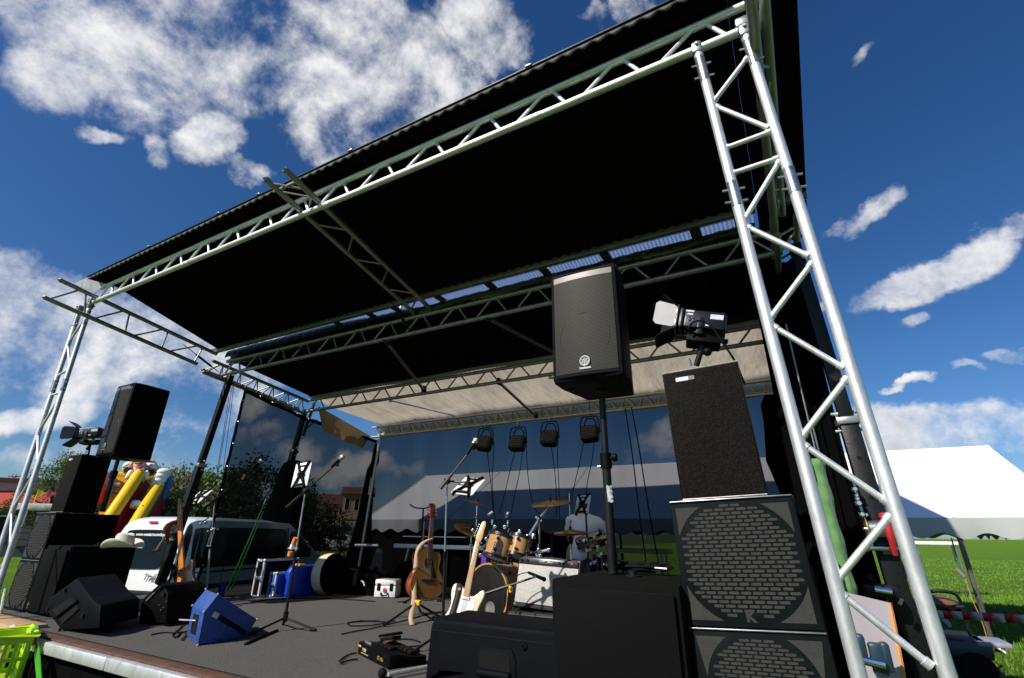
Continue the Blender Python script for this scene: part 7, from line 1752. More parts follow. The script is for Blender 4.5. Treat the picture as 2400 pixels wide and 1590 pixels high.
# guy line with wooden toggle by the right pole
gy = thing('guy_rope', 'slack green guy rope with a wooden toggle beside the tent pole', 'rope', P(2232, 1262, Y=11.9))
mb = MB(); mb.path(smooth([P(2230, 1262, Y=11.85), P(2240, 1300, Y=11.8), P(2256, 1345, Y=11.7), P(2262, 1352, Y=11.7), P(2258, 1340, Y=11.7), P(2244, 1334, Y=11.7)], 2, False), .012, 6); part(gy, 'rope', mb, mat('green_rope', (.02, .12, .05), .8), True)
mb = MB(); mb.tube(P(2242, 1334, Y=11.68), P(2260, 1352, Y=11.68), .03, 8); part(gy, 'toggle', mb, mat('toggle_wood', (.25, .22, .16), .8), True)
mb = MB(); mb.path(smooth([P(2262, 1352, Y=11.7), P(2275, 1400, Y=11.5), P(2300, 1450, Y=11.2), P(2320, 1520, Y=11.0)], 2, False), .005, 5); part(gy, 'thin_cord', mb, mat('orange_cord', (.45, .22, .03), .8), True)
# trestle tables inside the tent: pale long boards
for (x0, x1, y, z, lab) in ((P(1205, 1290, Y=13).x, P(1340, 1290, Y=13).x, 13.0, P(1270, 1288, Y=13).z, 'pale trestle table under the tent left of the seated person'), (P(1440, 1293, Y=13).x, P(1570, 1296, Y=13).x, 13.0, P(1500, 1292, Y=13).z, 'pale trestle table under the tent right of the speaker pole'), (P(2130, 1268, Y=22).x, P(2245, 1268, Y=22).x, 22.0, 1.60, 'white awning edge far behind the tent')):
    t = thing('trestle_table', lab, 'table', ((x0 + x1) / 2, y, 0), group='pale tables under the tent')
    mb = MB(); mb.box(((x0 + x1) / 2, y, z), (x1 - x0, .7, .10), bev=.01); part(t, 'table_top', mb, wv_, True)
    for x in (x0 + .15, x1 - .15):
        mb = MB(); mb.tube((x, y - .25, z), (x, y - .3, 0), .02, 6); mb.tube((x, y + .25, z), (x, y + .3, 0), .02, 6); part(t, 'leg', mb, steel, True)
# ---- barrier tape
tp_ = thing('barrier_tape', 'red and white barrier tape stretched across the right', 'tape', P(2300, 1445, Y=6.6))
a, b_ = P(2130, 1436, Y=7.4), P(2470, 1456, Y=6.4); d = (b_ - a); n = 14
redm = mat('red_tape', (.55, .012, .05), .4); whm = mat('white_tape_film', (.55, .58, .60), .4)
for i in range(n):
    mb = MB(); p, q = a + d * (i / n), a + d * ((i + 1) / n); hh_ = V((0, .006 * math.sin(i), .036))
    mb.add([p - hh_, q - hh_, q + hh_, p + hh_], [(0, 1, 2, 3)]); o = part(tp_, 'tape_band', mb, redm if i % 2 == 0 else whm, True); o.modifiers.new('s', 'SOLIDIFY').thickness = .001
# ---- garden tractor / quad like seat behind the tower
sp = P(2165, 1500, Z=0.0); 
sp = V((1.62, 9.6, 0))
YS = 9.6
qd = thing('ride_on_mower', 'small ride-on vehicle with a brown seat and black hoop rails half hidden by the tower', 'mower', sp)
mb = MB(); mb.path(smooth([P(2168, 1432, Y=YS), P(2172, 1412, Y=YS), P(2185, 1398, Y=YS), P(2215, 1400, Y=YS), P(2238, 1420, Y=YS)], 2, False), .12, 12, None); 
mb = MB(); c = P(2195, 1412, Y=YS); mb.ball((0, 0, 0), .21, 18, (1.15, 1.2, .42)); mb.v = [(x + c.x, y + c.y, z + c.z + max(0, .05 * (-x))) for x, y, z in mb.v]; part(qd, 'seat', mb, mat('brown_seat_vinyl', (.16, .085, .055), .5, 0, .12, 6), True)
mb = MB(); c2_ = P(2195, 1424, Y=YS); mb.box(c2_, (.50, .42, .07), bev=.025); part(qd, 'seat_base', mb, blackplastic, True)
for dy in (-.25, .25):
    mb = MB(); mb.path(smooth([P(2160, 1402, Y=YS + dy), P(2176, 1385, Y=YS + dy), P(2230, 1387, Y=YS + dy), P(2250, 1402, Y=YS + dy), P(2262, 1450, Y=YS + dy), P(2276, 1492, Y=YS + dy)], 2, False), .022, 8); part(qd, 'hoop_rail', mb, blackmetal, True)
mb = MB(); mb.tube(P(2240, 1423, Y=YS - .25), P(2258, 1423, Y=YS - .25), .03, 8); part(qd, 'rail_bracket', mb, blackmetal, True)
mb = MB(); c = P(2170, 1490, Y=YS); mb.box((c.x + .05, YS, .42), (1.1, .9, .22), bev=.06); part(qd, 'chassis', mb, mat('dark_blue_cowl', (.02, .028, .045), .45), True)
mb = MB(); mb.hull([P(2205, 1452, Y=YS - .4), P(2222, 1452, Y=YS - .4), P(2232, 1468, Y=YS - .4), P(2226, 1472, Y=YS - .4)], V((0, .05, 0)), .005); mb.box((c.x + .62, YS - .2, .50), (.34, .5, .06), bev=.02); part(qd, 'pale_cover', mb, mat('pale_plastic_cover', (.28, .30, .36), .5), True)
for (x, y) in ((c.x - .35, YS - .42), (c.x + .5, YS - .42), (c.x - .35, YS + .42), (c.x + .5, YS + .42)):
    mb = MB(); mb.lathe([(.10, -.08), (.18, -.08), (.20, -.05), (.20, .05), (.18, .08), (.10, .08)], 24, Matrix.Translation((x - .12, y, .20)) @ Matrix.Rotation(PI / 2, 4, 'X')); w_ = part(qd, 'wheel', mb, rubber, True)
    mb = MB(); mb.lathe([(.001, .06), (.10, .07), (.10, -.07), (.001, -.06)], 16, Matrix.Translation((x - .12, y, .20)) @ Matrix.Rotation(PI / 2, 4, 'X')); part(w_, 'rim', mb, mat('red_rim', (.3, .02, .02), .4), True)
cab = mat('yellow_cable', (.30, .24, .02), .6)
mb = MB(); pts = [P(2268, 1532, Z=.02), P(2290, 1520, Z=.03), P(2312, 1530, Z=.02), P(2290, 1545, Z=.02), P(2262, 1548, Z=.02), P(2280, 1560, Z=.02), P(2310, 1540, Z=.02), P(2330, 1520, Z=.02)]; mb.path(smooth(pts, 3, False), .009, 5)
single('yellow_cable', mb, cab, 'thin yellow cable lying in the shaded grass by the tent pole', 'cable')
# ---- right side bits by the near tower
bdm = mat('pinkish_board', (.36, .33, .36), .6, 0, .06, 3); orange_edge = mat('orange_edge', (.65, .30, .08), .6)
bt_ = [P(1978, 1388, Y=2.75), P(2082, 1413, Y=2.75), P(2135, 1700, Y=2.75), P(2045, 1700, Y=2.75)]
t = thing('leaning_board', 'pale board with an orange edge leaning behind the near tower', 'board', (bt_[3].x, 2.75, bt_[3].z))
mb = MB(); mb.hull(bt_, V((0, .018, 0))); part(t, 'board', mb, bdm, True)
mb = MB(); e0, e1 = bt_[1], bt_[2]; mb.box((0, 0, 0), (.001, .001, .001)); mb.v = []; mb.f = []; mb.tube(e0 + V((.006, -.003, 0)), e1 + V((.006, -.003, 0)), .0075, 6); part(t, 'edge', mb, orange_edge, True)
t = thing('tarp_strip', 'crumpled blue grey tarp strip hanging beside the right roof leg', 'tarp', P(2195, 1650, Y=3.9))
mb = MB(); l0, l1, r0, r1 = P(2062, 1238, Y=3.95), P(2160, 1650, Y=3.95), P(2096, 1238, Y=3.95), P(2200, 1650, Y=3.95)
def ts(u, v):
    p = l0.lerp(l1, v).lerp(r0.lerp(r1, v), u); return p + V((.006 * math.sin(v * 40 + u * 3), .03 * math.sin(u * 3.1) + .012 * math.sin(v * 31 + u * 4) + .008 * math.sin(v * 77), 0))
mb.grid(ts, 10, 60); part(t, 'sheet', mb, mat('blue_grey_tarp', (.24, .30, .38), .55, 0, .12, 6, .9, 22), True, sharp=80)
t = thing('green_strap', 'pale green webbing strap running down behind the near tower', 'strap', P(1992, 1395, Y=2.9))
mb = MB(); cl = [P(1916, 1075, Y=2.95), P(1928, 1130, Y=2.95), P(1942, 1190, Y=2.95), P(1960, 1260, Y=2.95), P(1978, 1330, Y=2.95), P(1996, 1400, Y=2.95)]
cl = smooth(cl, 2, False); wd = V((.026, .004, 0))
mb.add([q + wd * k * (1 + .15 * math.sin(i)) + V((0, .004 * math.sin(i * 2.1 + k), 0)) for i, q in enumerate(cl) for k in (-1, 1)], [(2 * i, 2 * i + 1, 2 * i + 3, 2 * i + 2) for i in range(len(cl) - 1)]); o = part(t, 'webbing', mb, mat('pale_green_webbing', (.11, .25, .08), .75, 0, .15, 30), True, sharp=80); o.modifiers.new('s', 'SOLIDIFY').thickness = .004
t = thing('steel_cable', 'thin steel cable beside the pale green strap', 'cable', P(1990, 1400, Y=2.85)); mb = MB(); mb.tube(P(1905, 1000, Y=2.85), P(2003, 1400, Y=2.85), .004, 6); part(t, 'wire', mb, steel, True)
t = thing('pulley_block', 'blue steel pulley block low on the leaning board', 'pulley', P(2060, 1545, Y=2.6))
for (x, y, w, h) in ((2020, 1520, .03, .10), (2058, 1545, .05, .11), (2078, 1540, .03, .10)):
    mb = MB(); mb.box(P(x, y, Y=2.62), (w, .05, h), bev=.01); part(t, 'cheek_plate', mb, mat('blue_steel', (.03, .06, .09), .35, .5), True)
mb = MB(); mb.tube(P(2012, 1545, Y=2.58), P(2075, 1560, Y=2.58), .016, 10); part(t, 'pin', mb, chrome, True)

# ---- lime crate and bits at the lower left corner
lime = mat('lime_plastic', (.50, .72, .02), .4, 0, .05, 6)
cq = P(22, 1500, Y=1.95)
t = thing('lime_crate', 'lime green plastic crate with oval slots at the lower left corner', 'crate', (cq.x - .16, 1.95, cq.z - .30), (0, 0, -.25))
mb = MB(); W_ = .44; 
for s in (-1, 1):
    for z, hgt in ((.02, .05), (.30, .05), (.17, .025)):
        mb.box((0, s * .17, z), (W_, .02, hgt), bev=.004); mb.box((s * W_ / 2, 0, z), (.02, .34, hgt), bev=.004)
for x in [-.21 + .06 * k for k in range(8)]:
    for s in (-1, 1): mb.box((x, s * .17, .16), (.022, .016, .28), bev=.005)
for y in [-.15 + .06 * k for k in range(6)]:
    for s in (-1, 1): mb.box((s * W_ / 2, y, .16), (.016, .022, .28), bev=.005)
mb.box((0, 0, .01), (W_, .34, .02)); mb.box((0, -.0, .325), (W_ + .05, .40, .02), bev=.006) if False else None
part(t, 'basket', mb, lime)
mb = MB(); mb.path([(-.24, -.19, .33), (.24, -.19, .33), (.24, .19, .33), (-.24, .19, .33)], .022, 8, closed=True); part(t, 'rim', mb, lime)
t = thing('case_corner', 'wooden box with a rounded aluminium corner behind the lime crate', 'case', (cq.x - .22, 2.22, FLOOR - .28))
mb = MB(); q0 = P(-60, 1440, Y=2.2); q1 = P(58, 1466, Y=2.2); zt = q1.z
mb.box(((q0.x + q1.x) / 2, 2.26, zt - .14), (q1.x - q0.x, .22, .26), bev=.01); part(t, 'board', mb, mat('pale_plywood', (.45, .30, .17), .7, 0, .2, 8), True)
mb = MB(); mb.path(smooth([(q1.x - .03, 2.13, zt - .008), (q1.x + .03, 2.13, zt - .012), (q1.x + .045, 2.13, zt - .05), (q1.x + .045, 2.13, zt - .24)], 2, False), .022, 8); part(t, 'corner_profile', mb, alu, True)
t = thing('green_clamp_strap', 'green strap hanging over the left end of the front rail', 'strap', P(86, 1560, Y=2.08))
mb = MB()
mb.hull([P(79, 1524, Y=2.09), P(91, 1516, Y=2.09), P(97, 1600, Y=2.09), P(86, 1600, Y=2.09)], V((0, .006, 0))); mb.hull([P(72, 1474, Y=2.09), P(87, 1466, Y=2.09), P(89, 1472, Y=2.09), P(77, 1478, Y=2.09)], V((0, .006, 0))); part(t, 'webbing', mb, mat('vivid_green_webbing', (.05, .35, .02), .6), True)
mb = MB(); mb.hull([P(72, 1478, Y=2.094), P(80, 1478, Y=2.094), P(86, 1520, Y=2.094), P(76, 1524, Y=2.094)], V((0, .006, 0))); part(t, 'brown_tab', mb, mat('brown_leather_tab', (.10, .05, .02), .7), True)
t = thing('white_rope', 'white twisted rope hanging beside the far left subwoofers', 'rope', P(6, 1440, Y=2.45)); mb = MB(); mb.path([P(14, 1380, Y=2.45), P(9, 1400, Y=2.45), P(6, 1420, Y=2.45), P(0, 1440, Y=2.45)], .016, 8); part(t, 'rope', mb, mat('white_rope_fibre', (.6, .6, .55), .9, 0, .4, 60, .8, 60), True)

# ---- trees
bark = mat('bark', (.06, .05, .04), .9, 0, .3, 6)
def leafmat(name, c, var=.55):
    m = mat(name, c, .7, 0, var, .9, spec=.2); N, L = nt(m); b = N['Principled BSDF']
    tl = N.new('ShaderNodeBsdfTranslucent'); src = b.inputs['Base Color'].links[0].from_socket; L.new(src, tl.inputs[0]); mx = N.new('ShaderNodeMixShader'); mx.inputs[0].default_value = .3
    L.new(b.outputs[0], mx.inputs[1]); L.new(tl.outputs[0], mx.inputs[2]); L.new(mx.outputs[0], N['Material Output'].inputs[0]); return m
leaf_a = leafmat('grey_green_leaf', (.19, .21, .10)); leaf_b = leafmat('mid_green_leaf', (.085, .135, .026)); leaf_c = leafmat('dark_green_leaf', (.028, .055, .012))
def tree(label, base, H, R, lm, n=2600, droop=.0, size=.32, seed=0, crown0=.22, clumps=26, group='trees beyond the field'):
    rnd = random.Random(seed); t = thing('tree', label, 'tree', base, group=group)
    mb = MB(); mb.path([(0, 0, 0), (.1, .05, H * .3), (-.05, .1, H * .62), (.05, 0, H * .9)], .2, 8, [H * .028, H * .022, H * .014, H * .004])
    cl = []
    for k in range(clumps):
        zf = crown0 + (1 - crown0) * rnd.random() ** .9
        rad = R * math.sin(PI * min(1, (zf - crown0) / (1 - crown0) * .88 + .10)) ** .7
        a = rnd.uniform(0, 2 * PI); rr = rad * rnd.uniform(.25, .95)
        cl.append((V((rr * math.cos(a), rr * math.sin(a), zf * H)), R * rnd.uniform(.20, .42)))
    for (c, r) in cl[:14]: mb.path([V((0, 0, c.z * .62)), c * .55 + V((0, 0, c.z * .38)), c], .1, 5, [H * .012, H * .007, H * .002])
    part(t, 'trunk', mb, bark)
    lf = MB()
    for _ in range(n):
        c, r = rnd.choice(cl); d = V((rnd.gauss(0, 1), rnd.gauss(0, 1), rnd.gauss(0, 1))).normalized() * r * rnd.random() ** .45
        p = c + d; p.z -= droop * rnd.random() * r * 1.5
        s = size * rnd.uniform(.5, 1.25); u = V((rnd.gauss(0, 1), rnd.gauss(0, 1), rnd.gauss(0, .6))).normalized() * s * .5
        w = V((rnd.gauss(0, 1), rnd.gauss(0, 1), rnd.gauss(0, 1))); 
        if droop: w = V((rnd.gauss(0, .25), rnd.gauss(0, .25), -1))
        w = (w - u * w.dot(u) / max(1e-6, u.length_squared)).normalized() * s * (.32 if not droop else .9)
        lf.add([p - u * .6, p + w * .5 , p + u * .6, p - w * .5], [(0, 1, 2, 3)])
    part(t, 'crown', lf, lm)
    return t
def tree_at(label, px, py_top, Y, R, lm, **k):
    p = P(px, py_top, Y=Y); return tree(label, (p.x, p.y, 0), p.z, R, lm, **k)
tree_at('leafy tree behind the far left speaker stack', 162, 1072, 15.0, 2.6, leaf_b, seed=3, n=9000, size=.24)
tree_at('pale silvery willow right of the inflatable slide', 428, 1104, 15.5, 3.0, leaf_a, seed=5, n=12000, droop=1.2, size=.20)
tree_at('drooping green birch between the two posts at the left', 508, 1100, 16.5, 2.2, leaf_b, seed=8, n=9000, droop=1.2, size=.18)
tree_at('dark bushy tree between the willow and the birch', 472, 1135, 20.0, 2.4, leaf_c, seed=11, n=3000, size=.36)
tree_at('dark tall tree seen through the left mesh curtain', 614, 1092, 18.0, 3.0, leaf_c, seed=14, n=4600, size=.36)
tree_at('dark bushy tree seen through the mesh, left of the padded cover', 560, 1118, 19.0, 3.2, leaf_c, seed=15, n=4200, size=.38)
tree_at('dark tree behind the padded cover', 668, 1150, 20.0, 3.4, leaf_c, seed=17, n=4200, size=.38)
tree_at('dark pointed tree right of the padded cover', 742, 1152, 24.0, 2.4, leaf_c, seed=18, n=3400, size=.38, crown0=.1)
tree_at('dark low tree at the edge of the house on the hill', 705, 1165, 24.0, 3.4, leaf_c, seed=19, n=3400, size=.4, crown0=.1)
tree_at('small dark tree beside the red roofed house', 41, 1120, 24.0, 2.6, leaf_c, seed=21, n=2200, size=.5)
tree_at('small young tree on the meadow seen through the mesh', 803, 1228, 26.0, 1.6, leaf_c, seed=23, n=1400, size=.25)
for (x, y, Yq, R_, sd) in ((330, 1150, 22, 3.2, 31), (395, 1140, 22, 3.2, 32), (250, 1150, 24, 3.5, 33)):
    tree_at({31: 'tree behind the inflatable slide, hidden by its middle', 32: 'tree at the right edge of the inflatable slide', 33: 'tree behind the left edge of the inflatable slide'}[sd], x, y, Yq, R_, leaf_b, seed=sd, n=2600, size=.45)
# ---- houses
def house(label, c, w, d, h, rh, wall, roof_m, rz=0, flat=False, nwin=3, rows=1, group='houses around the field'):
    t = thing('house', label, 'house', c, (0, 0, rz), group)
    mb = MB(); mb.box((0, 0, h / 2), (w, d, h)); part(t, 'wall', mb, wall)
    mb = MB()
    if flat: mb.box((0, 0, h + .15), (w + .8, d + .8, .3))
    else: mb.prism([(-d / 2 - .6, h - .25), (d / 2 + .6, h - .25), (0, h + rh)], w + 1.0, Matrix(((0, 0, 1, -(w + 1) / 2), (1, 0, 0, 0), (0, 1, 0, 0), (0, 0, 0, 1))))
    part(t, 'roof', mb, roof_m)
    for r in range(rows):
        for k in range(nwin):
            x = -w / 2 + w * (k + .5) / nwin; z = h * (r + .55) / rows
            mb = MB(); mb.box((x, -d / 2 - .02, z), (w / nwin * .45, .08, h / rows * .42)); f = part(t, 'window', mb, glass)
            mb = MB()
            for s in (-1, 1): mb.box((x + s * w / nwin * .235, -d / 2 - .035, z), (.08, .07, h / rows * .46)); mb.box((x, -d / 2 - .035, z + s * h / rows * .22), (w / nwin * .5, .07, .08))
            part(f, 'frame', mb, white_plastic)
    return t
redroof = mat('red_roof_tiles', (.42, .055, .030), .8, 0, .15, 3, .5, 18); greenwall = mat('pale_green_render', (.34, .42, .34), .85, 0, .08, 2); greywall = mat('grey_render', (.45, .46, .48), .85, 0, .08, 2); sand = mat('sandy_render', (.50, .34, .20), .85, 0, .1, 2)
hc = P(-125, 1200, Y=13.0); house('pale green house with a red tiled roof at the left edge', (hc.x - 1.0, 13.5, 0), 9, 8, P(0, 1168, Y=13).z, 1.9, greenwall, redroof, .95, nwin=3)
hc = P(92, 1160, Y=17); house('grey flat roofed house between the tower and the tree', (hc.x - 1.5, 19, 0), 10, 7, P(92, 1138, Y=17).z, 1, greywall, mat('dark_roof_edge', (.10, .08, .07), .7), 1.1, True, 4, 2)
hc = P(86, 1175, Y=15); house('low shed with an orange red roof behind the left tower', (hc.x, 15.5, 0), 5, 4, P(86, 1182, Y=15).z - .1, .7, mat('dark_shed_wall', (.06, .07, .09), .8), redroof, 1.0, nwin=2)
for (x, y, w, h_, lab) in ((775, 1192, 9, 3.6, 'sandy house on the hill seen through the mesh'), (838, 1182, 5, 4.6, 'small sandy house at the right of the hill by the corner pole'), (805, 1197, 7, 3.0, 'low house between the two sandy houses on the hill')):
    p = P(x, y, Y=70); house(lab, (p.x, 70, p.z - h_ * .6), w, 6, h_, 1.2, sand, mat('brown_roof', (.14, .06, .04), .8), .75, False, 3)
# stall with flags
q = P(108, 1190, Y=12.5)
t = thing('market_stall', 'stall with a pale awning and small coloured flags', 'stall', (q.x, 12.5, 0), (0, 0, .9))
mb = MB(); mb.box((0, 0, q.z), (2.2, 1.6, .35), bev=.05); part(t, 'awning', mb, mat('striped_awning', (.55, .55, .55), .7, 0, .5, 3))
mb = MB(); mb.box((0, 0, q.z / 2 - .1), (2.0, 1.4, .9)); part(t, 'counter', mb, mat('dark_counter', (.05, .04, .05), .7))
for s in (-1, 1):
    for k in (-1, 1): mb = MB(); mb.tube((s * 1.0, k * .7, 0), (s * 1.0, k * .7, q.z), .04, 6); part(t, 'post', mb, steel)
for k, (x, m) in enumerate(((-.6, yv), (-.15, mat('pink_flag', (.6, .08, .12), .7)), (.35, mrv), (.75, wv_))):
    mb = MB(); mb.tube((x, 0, q.z + .1), (x, 0, q.z + .95), .02, 6); mb.add([(x, 0, q.z + .95), (x + .4, .05, q.z + .75), (x, 0, q.z + .5)], [(0, 1, 2)]); part(t, 'flag', mb, m)
# fence of steel pipes at the left
fz = thing('field_fence', 'blue grey rail fence at the left behind the tower', 'fence', P(80, 1215, Y=9))
fa, fb = P(20, 1228, Y=8.5), P(140, 1218, Y=11.0)
for k in range(5):
    c = fa.lerp(fb, k / 4); mb = MB(); mb.tube((c.x, c.y, 0), (c.x, c.y, 1.75), .035, 8); part(fz, 'post', mb, steel, True)
for z in (1.55, 1.75, 1.30):
    mb = MB(); mb.tube((fa.x, fa.y, z), (fb.x, fb.y, z), .035, 8); part(fz, 'rail', mb, mat('blue_rail', (.06, .09, .13), .5), True)
# parked cars far behind, seen through the mesh
for (x, lab) in ((778, 'white car far away on the meadow road, left one'), (806, 'pale car far away on the meadow road, right one')):
    p = P(x, 1236, Y=36); t = thing('parked_car', lab, 'car', (p.x, 36, 0), (0, 0, .7), 'cars parked beyond the meadow')
    mb = MB(); mb.prism([(-2, .35), (2, .35), (2.05, .8), (1.2, .95), (.6, 1.45), (-1.1, 1.45), (-1.8, .95), (-2.05, .8)], 1.7, Matrix(((1, 0, 0, 0), (0, 0, 1, -.85), (0, 1, 0, 0), (0, 0, 0, 1))), bev=.06); part(t, 'body', mb, whitevan)
    mb = MB(); mb.box((-.2, 0, 1.18), (1.5, 1.72, .34)); part(t, 'window', mb, glass)
    for sx in (-1.3, 1.3):
        for sy in (-.8, .8): mb = MB(); mb.tube((sx, sy - .08, .32), (sx, sy + .08, .32), .32, 16); part(t, 'wheel', mb, rubber)
# ================================================================== SKY, SUN, CAMERA SETTINGS
SUN = V((-0.31, -0.705, 0.637)).normalized()
w = bpy.data.worlds.new('World'); SC.world = w; w.use_nodes = True
N = w.node_tree.nodes; L = w.node_tree.links
bg = N['Background']; wo = N['World Output']
sky = N.new('ShaderNodeTexSky'); sky.sky_type = 'NISHITA'; sky.sun_disc = False
sky.sun_elevation = math.asin(SUN.z); sky.sun_rotation = math.atan2(SUN.x, SUN.y) % (2 * PI)
sky.altitude = 400; sky.air_density = 1.0; sky.dust_density = 0.8; sky.ozone_density = 2.5
def M2(op, a, b=None, c=None, clamp=False):
    x = N.new('ShaderNodeMath'); x.operation = op; x.use_clamp = clamp
    for i, q in enumerate((a, b, c)):
        if q is None: continue
        if isinstance(q, (int, float)): x.inputs[i].default_value = q
        else: L.new(q, x.inputs[i])
    return x.outputs[0]
def VD(a, v):
    x = N.new('ShaderNodeVectorMath'); x.operation = 'DOT_PRODUCT'; L.new(a, x.inputs[0]); x.inputs[1].default_value = v; return x.outputs['Value']
tc = N.new('ShaderNodeTexCoord'); D = tc.outputs['Generated']
# clouds live on a plane high above, addressed by direction around one fixed compass bearing
E0 = V((RX.x, RY.x, RZ.x)); E1 = -V((RX.y, RY.y, RZ.y)); E2 = V((RX.z, RY.z, RZ.z))
dz = M2('MAXIMUM', VD(D, E2), 0.05)
U0 = M2('DIVIDE', VD(D, E0), dz); W0 = M2('DIVIDE', VD(D, E1), dz)
def noise(scale, detail, rough, off=(0, 0, 0), dist=0.0):
    mp = N.new('ShaderNodeMapping'); mp.inputs['Location'].default_value = off
    L.new(D, mp.inputs['Vector'])
    n = N.new('ShaderNodeTexNoise'); n.inputs['Scale'].default_value = scale; n.inputs['Detail'].default_value = detail; n.inputs['Roughness'].default_value = rough; n.inputs['Distortion'].default_value = dist
    L.new(mp.outputs[0], n.inputs['Vector']); return n.outputs['Fac']
n_big = noise(5.5, 10, 0.60, dist=.35); n_fine = noise(11, 14, 0.66)
sh = SUN * 0.030
n_big2 = noise(5.5, 6, 0.58, off=tuple(sh), dist=.25)
wn = N.new('ShaderNodeTexNoise'); wn.inputs['Scale'].default_value = 7; wn.inputs['Detail'].default_value = 5; wn.inputs['Roughness'].default_value = .6; L.new(D, wn.inputs['Vector'])
ws = N.new('ShaderNodeSeparateColor'); L.new(wn.outputs['Color'], ws.inputs[0])
U = M2('ADD', U0, M2('MULTIPLY', M2('SUBTRACT', ws.outputs[0], .5), .17)); W = M2('ADD', W0, M2('MULTIPLY', M2('SUBTRACT', ws.outputs[1], .5), .17))
def blob(px, py, rx, ry, ang=0.0, amp=1.0):
    cu, cw = (px - 1200) / F, (795 - py) / F; rx /= F; ry /= F; ca, sa = math.cos(ang), math.sin(ang)
    du = M2('SUBTRACT', U, cu); dw = M2('SUBTRACT', W, cw)
    a = M2('DIVIDE', M2('ADD', M2('MULTIPLY', du, ca), M2('MULTIPLY', dw, sa)), rx)
    b = M2('DIVIDE', M2('SUBTRACT', M2('MULTIPLY', dw, ca), M2('MULTIPLY', du, sa)), ry)
    return M2('MULTIPLY', M2('SUBTRACT', 1.0, M2('ADD', M2('MULTIPLY', a, a), M2('MULTIPLY', b, b))), amp)
SKY_STR = 0.075; SKY_SAT = 1.25; SKY_TINT = (.75, .9, 1.1); SUN_STR = 5.0; EXPO = 0.22
# blobs of cloud: (px, py, rx, ry, angle, strength)
BL = [(330, 90, 400, 120, -.32, 1.0), (860, 210, 200, 200, -.5, 1.2), (700, 150, 160, 90, -.3, .8), (560, 40, 400, 70, 0, .9), (260, 60, 330, 160, -.5, .9), (120, 170, 110, 90, -.6, .7), (690, 60, 330, 120, -.1, .9), (900, 330, 110, 60, .3, .9), (770, 380, 60, 40, .2, .7),
      (232, 312, 62, 22, -.1, .75), (470, 335, 66, 58, .5, .85), (570, 410, 55, 22, -.3, .5), (375, 370, 25, 45, .6, .4), (1115, 60, 95, 90, .6, .85), (1385, 55, 40, 45, -.6, .6), (1480, 15, 55, 60, .3, 1.0),
      (70, 770, 300, 150, -.25, 1.1), (60, 690, 170, 70, .0, 1.1), (260, 800, 320, 110, -.35, 1.0), (470, 900, 190, 90, .25, 1.1), (430, 980, 130, 50, .2, .7), (90, 985, 190, 36, .15, .75), (200, 1080, 220, 30, .1, .6), (600, 1010, 80, 30, .1, .7), (830, 1090, 90, 26, .15, .75), (700, 1050, 60, 25, .3, .55), (950, 1095, 60, 16, -.1, .5),
      (2170, 650, 190, 38, .42, .95), (2290, 590, 90, 40, .42, .8), (2040, 505, 60, 24, .5, .6), (1960, 520, 45, 18, .3, .45), (2370, 530, 60, 22, .4, .7), (1900, 720, 40, 14, .2, .6), (2150, 895, 32, 12, .15, .6), (2270, 870, 50, 14, .1, .6), (2370, 840, 50, 16, .1, .7), (2110, 915, 30, 9, .4, .45), (2180, 1030, 210, 55, -.02, 1.0), (2370, 1010, 130, 60, .1, .95), (2050, 1040, 80, 34, .1, .8), (2150, 760, 20, 14, .5, .4), (2025, 120, 30, 12, .9, .3), (1560, 1010, 110, 28, .35, .5), (1500, 1060, 90, 18, .2, .4)]
mx_ = None
for b in BL:
    q = blob(b[0], b[1], b[2] * 1.28, b[3] * 1.28, *b[4:]); mx_ = q if mx_ is None else M2('MAXIMUM', mx_, q)
mx_ = M2('MAXIMUM', mx_, -1.2)
# second layer of generic clouds for the part of the sky that lies behind the camera
back = M2('MULTIPLY', M2('LESS_THAN', VD(D, E2), 0.06), 0.25)
mx_ = M2('MINIMUM', mx_, 0.50)
field = M2('MAXIMUM', mx_, M2('SUBTRACT', back, 1.0 - 0.0))
dens = M2('ADD', M2('ADD', M2('MULTIPLY', field, 0.95), 0.06), M2('ADD', M2('MULTIPLY', M2('SUBTRACT', n_big, .5), 1.9), M2('MULTIPLY', M2('SUBTRACT', n_fine, .5), 1.7)))
dens_b = M2('ADD', M2('MULTIPLY', field, 0.30), M2('MULTIPLY', M2('SUBTRACT', n_big2, .5), 2.0))
def mrange(v, a, b, c=0.0, d=1.0, smoothstep=True):
    x = N.new('ShaderNodeMapRange'); x.interpolation_type = 'SMOOTHSTEP' if smoothstep else 'LINEAR'
    x.clamp = True; x.inputs['From Min'].default_value = a; x.inputs['From Max'].default_value = b; x.inputs['To Min'].default_value = c; x.inputs['To Max'].default_value = d
    L.new(v, x.inputs['Value']); return x.outputs['Result']
alpha = mrange(dens, 0.02, 0.92)
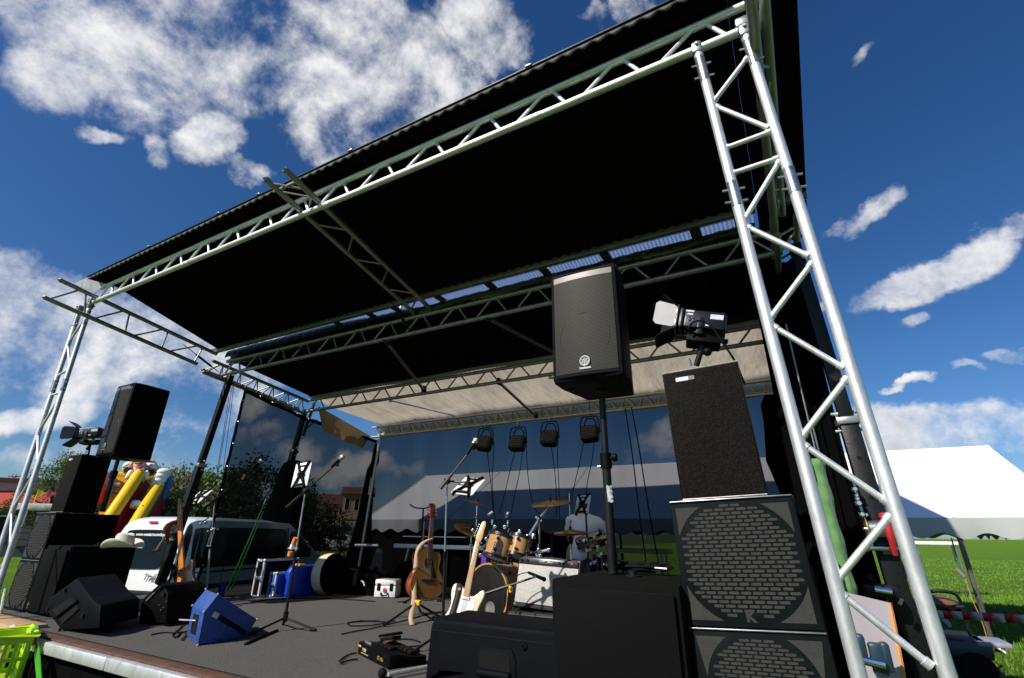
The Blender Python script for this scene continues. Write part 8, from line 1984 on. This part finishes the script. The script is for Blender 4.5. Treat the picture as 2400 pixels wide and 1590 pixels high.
shade = mrange(M2('SUBTRACT', dens_b, M2('MULTIPLY', dens, .28)), -0.30, 0.60)      # thick towards the sun -> greyer
cm = N.new('ShaderNodeMix'); cm.data_type = 'RGBA'; cm.inputs[6].default_value = (0.88, 0.87, 0.86, 1); cm.inputs[7].default_value = (0.33, 0.38, 0.46, 1); L.new(shade, cm.inputs['Factor'])
# deep polarised blue
hs = N.new('ShaderNodeHueSaturation'); hs.inputs['Saturation'].default_value = SKY_SAT; hs.inputs['Value'].default_value = 1.0; L.new(sky.outputs[0], hs.inputs['Color'])
gm = N.new('ShaderNodeGamma'); gm.inputs[1].default_value = 1.0; L.new(hs.outputs[0], gm.inputs[0])
sc_ = N.new('ShaderNodeMix'); sc_.data_type = 'RGBA'; sc_.blend_type = 'MULTIPLY'; sc_.inputs['Factor'].default_value = 1; L.new(gm.outputs[0], sc_.inputs[6]); sc_.inputs[7].default_value = (*SKY_TINT, 1)
cs2 = N.new('ShaderNodeMix'); cs2.data_type = 'RGBA'; cs2.blend_type = 'MULTIPLY'; cs2.inputs['Factor'].default_value = 1; L.new(cm.outputs[2], cs2.inputs[6]); cs2.inputs[7].default_value = (1 / SKY_STR,) * 3 + (1,)
fx = N.new('ShaderNodeMix'); fx.data_type = 'RGBA'; L.new(M2('MULTIPLY', alpha, .96), fx.inputs['Factor']); L.new(sc_.outputs[2], fx.inputs[6]); L.new(cs2.outputs[2], fx.inputs[7])
L.new(fx.outputs[2], bg.inputs[0]); bg.inputs[1].default_value = SKY_STR
sl = bpy.data.lights.new('sun', 'SUN'); sl.energy = SUN_STR; sl.angle = math.radians(.53); sl.color = (1.0, .93, .84)
so_ = bpy.data.objects.new('sun', sl); COL.objects.link(so_); so_.rotation_euler = SUN.to_track_quat('Z', 'Y').to_euler(); so_.location = SUN * 60
SC.view_settings.view_transform = 'Standard'; SC.view_settings.look = 'None'; SC.view_settings.exposure = EXPO; SC.view_settings.gamma = 1; SC.view_settings.use_curve_mapping = False
SC.cycles.max_bounces = 8; SC.cycles.transparent_max_bounces = 24; SC.cycles.use_denoising = True
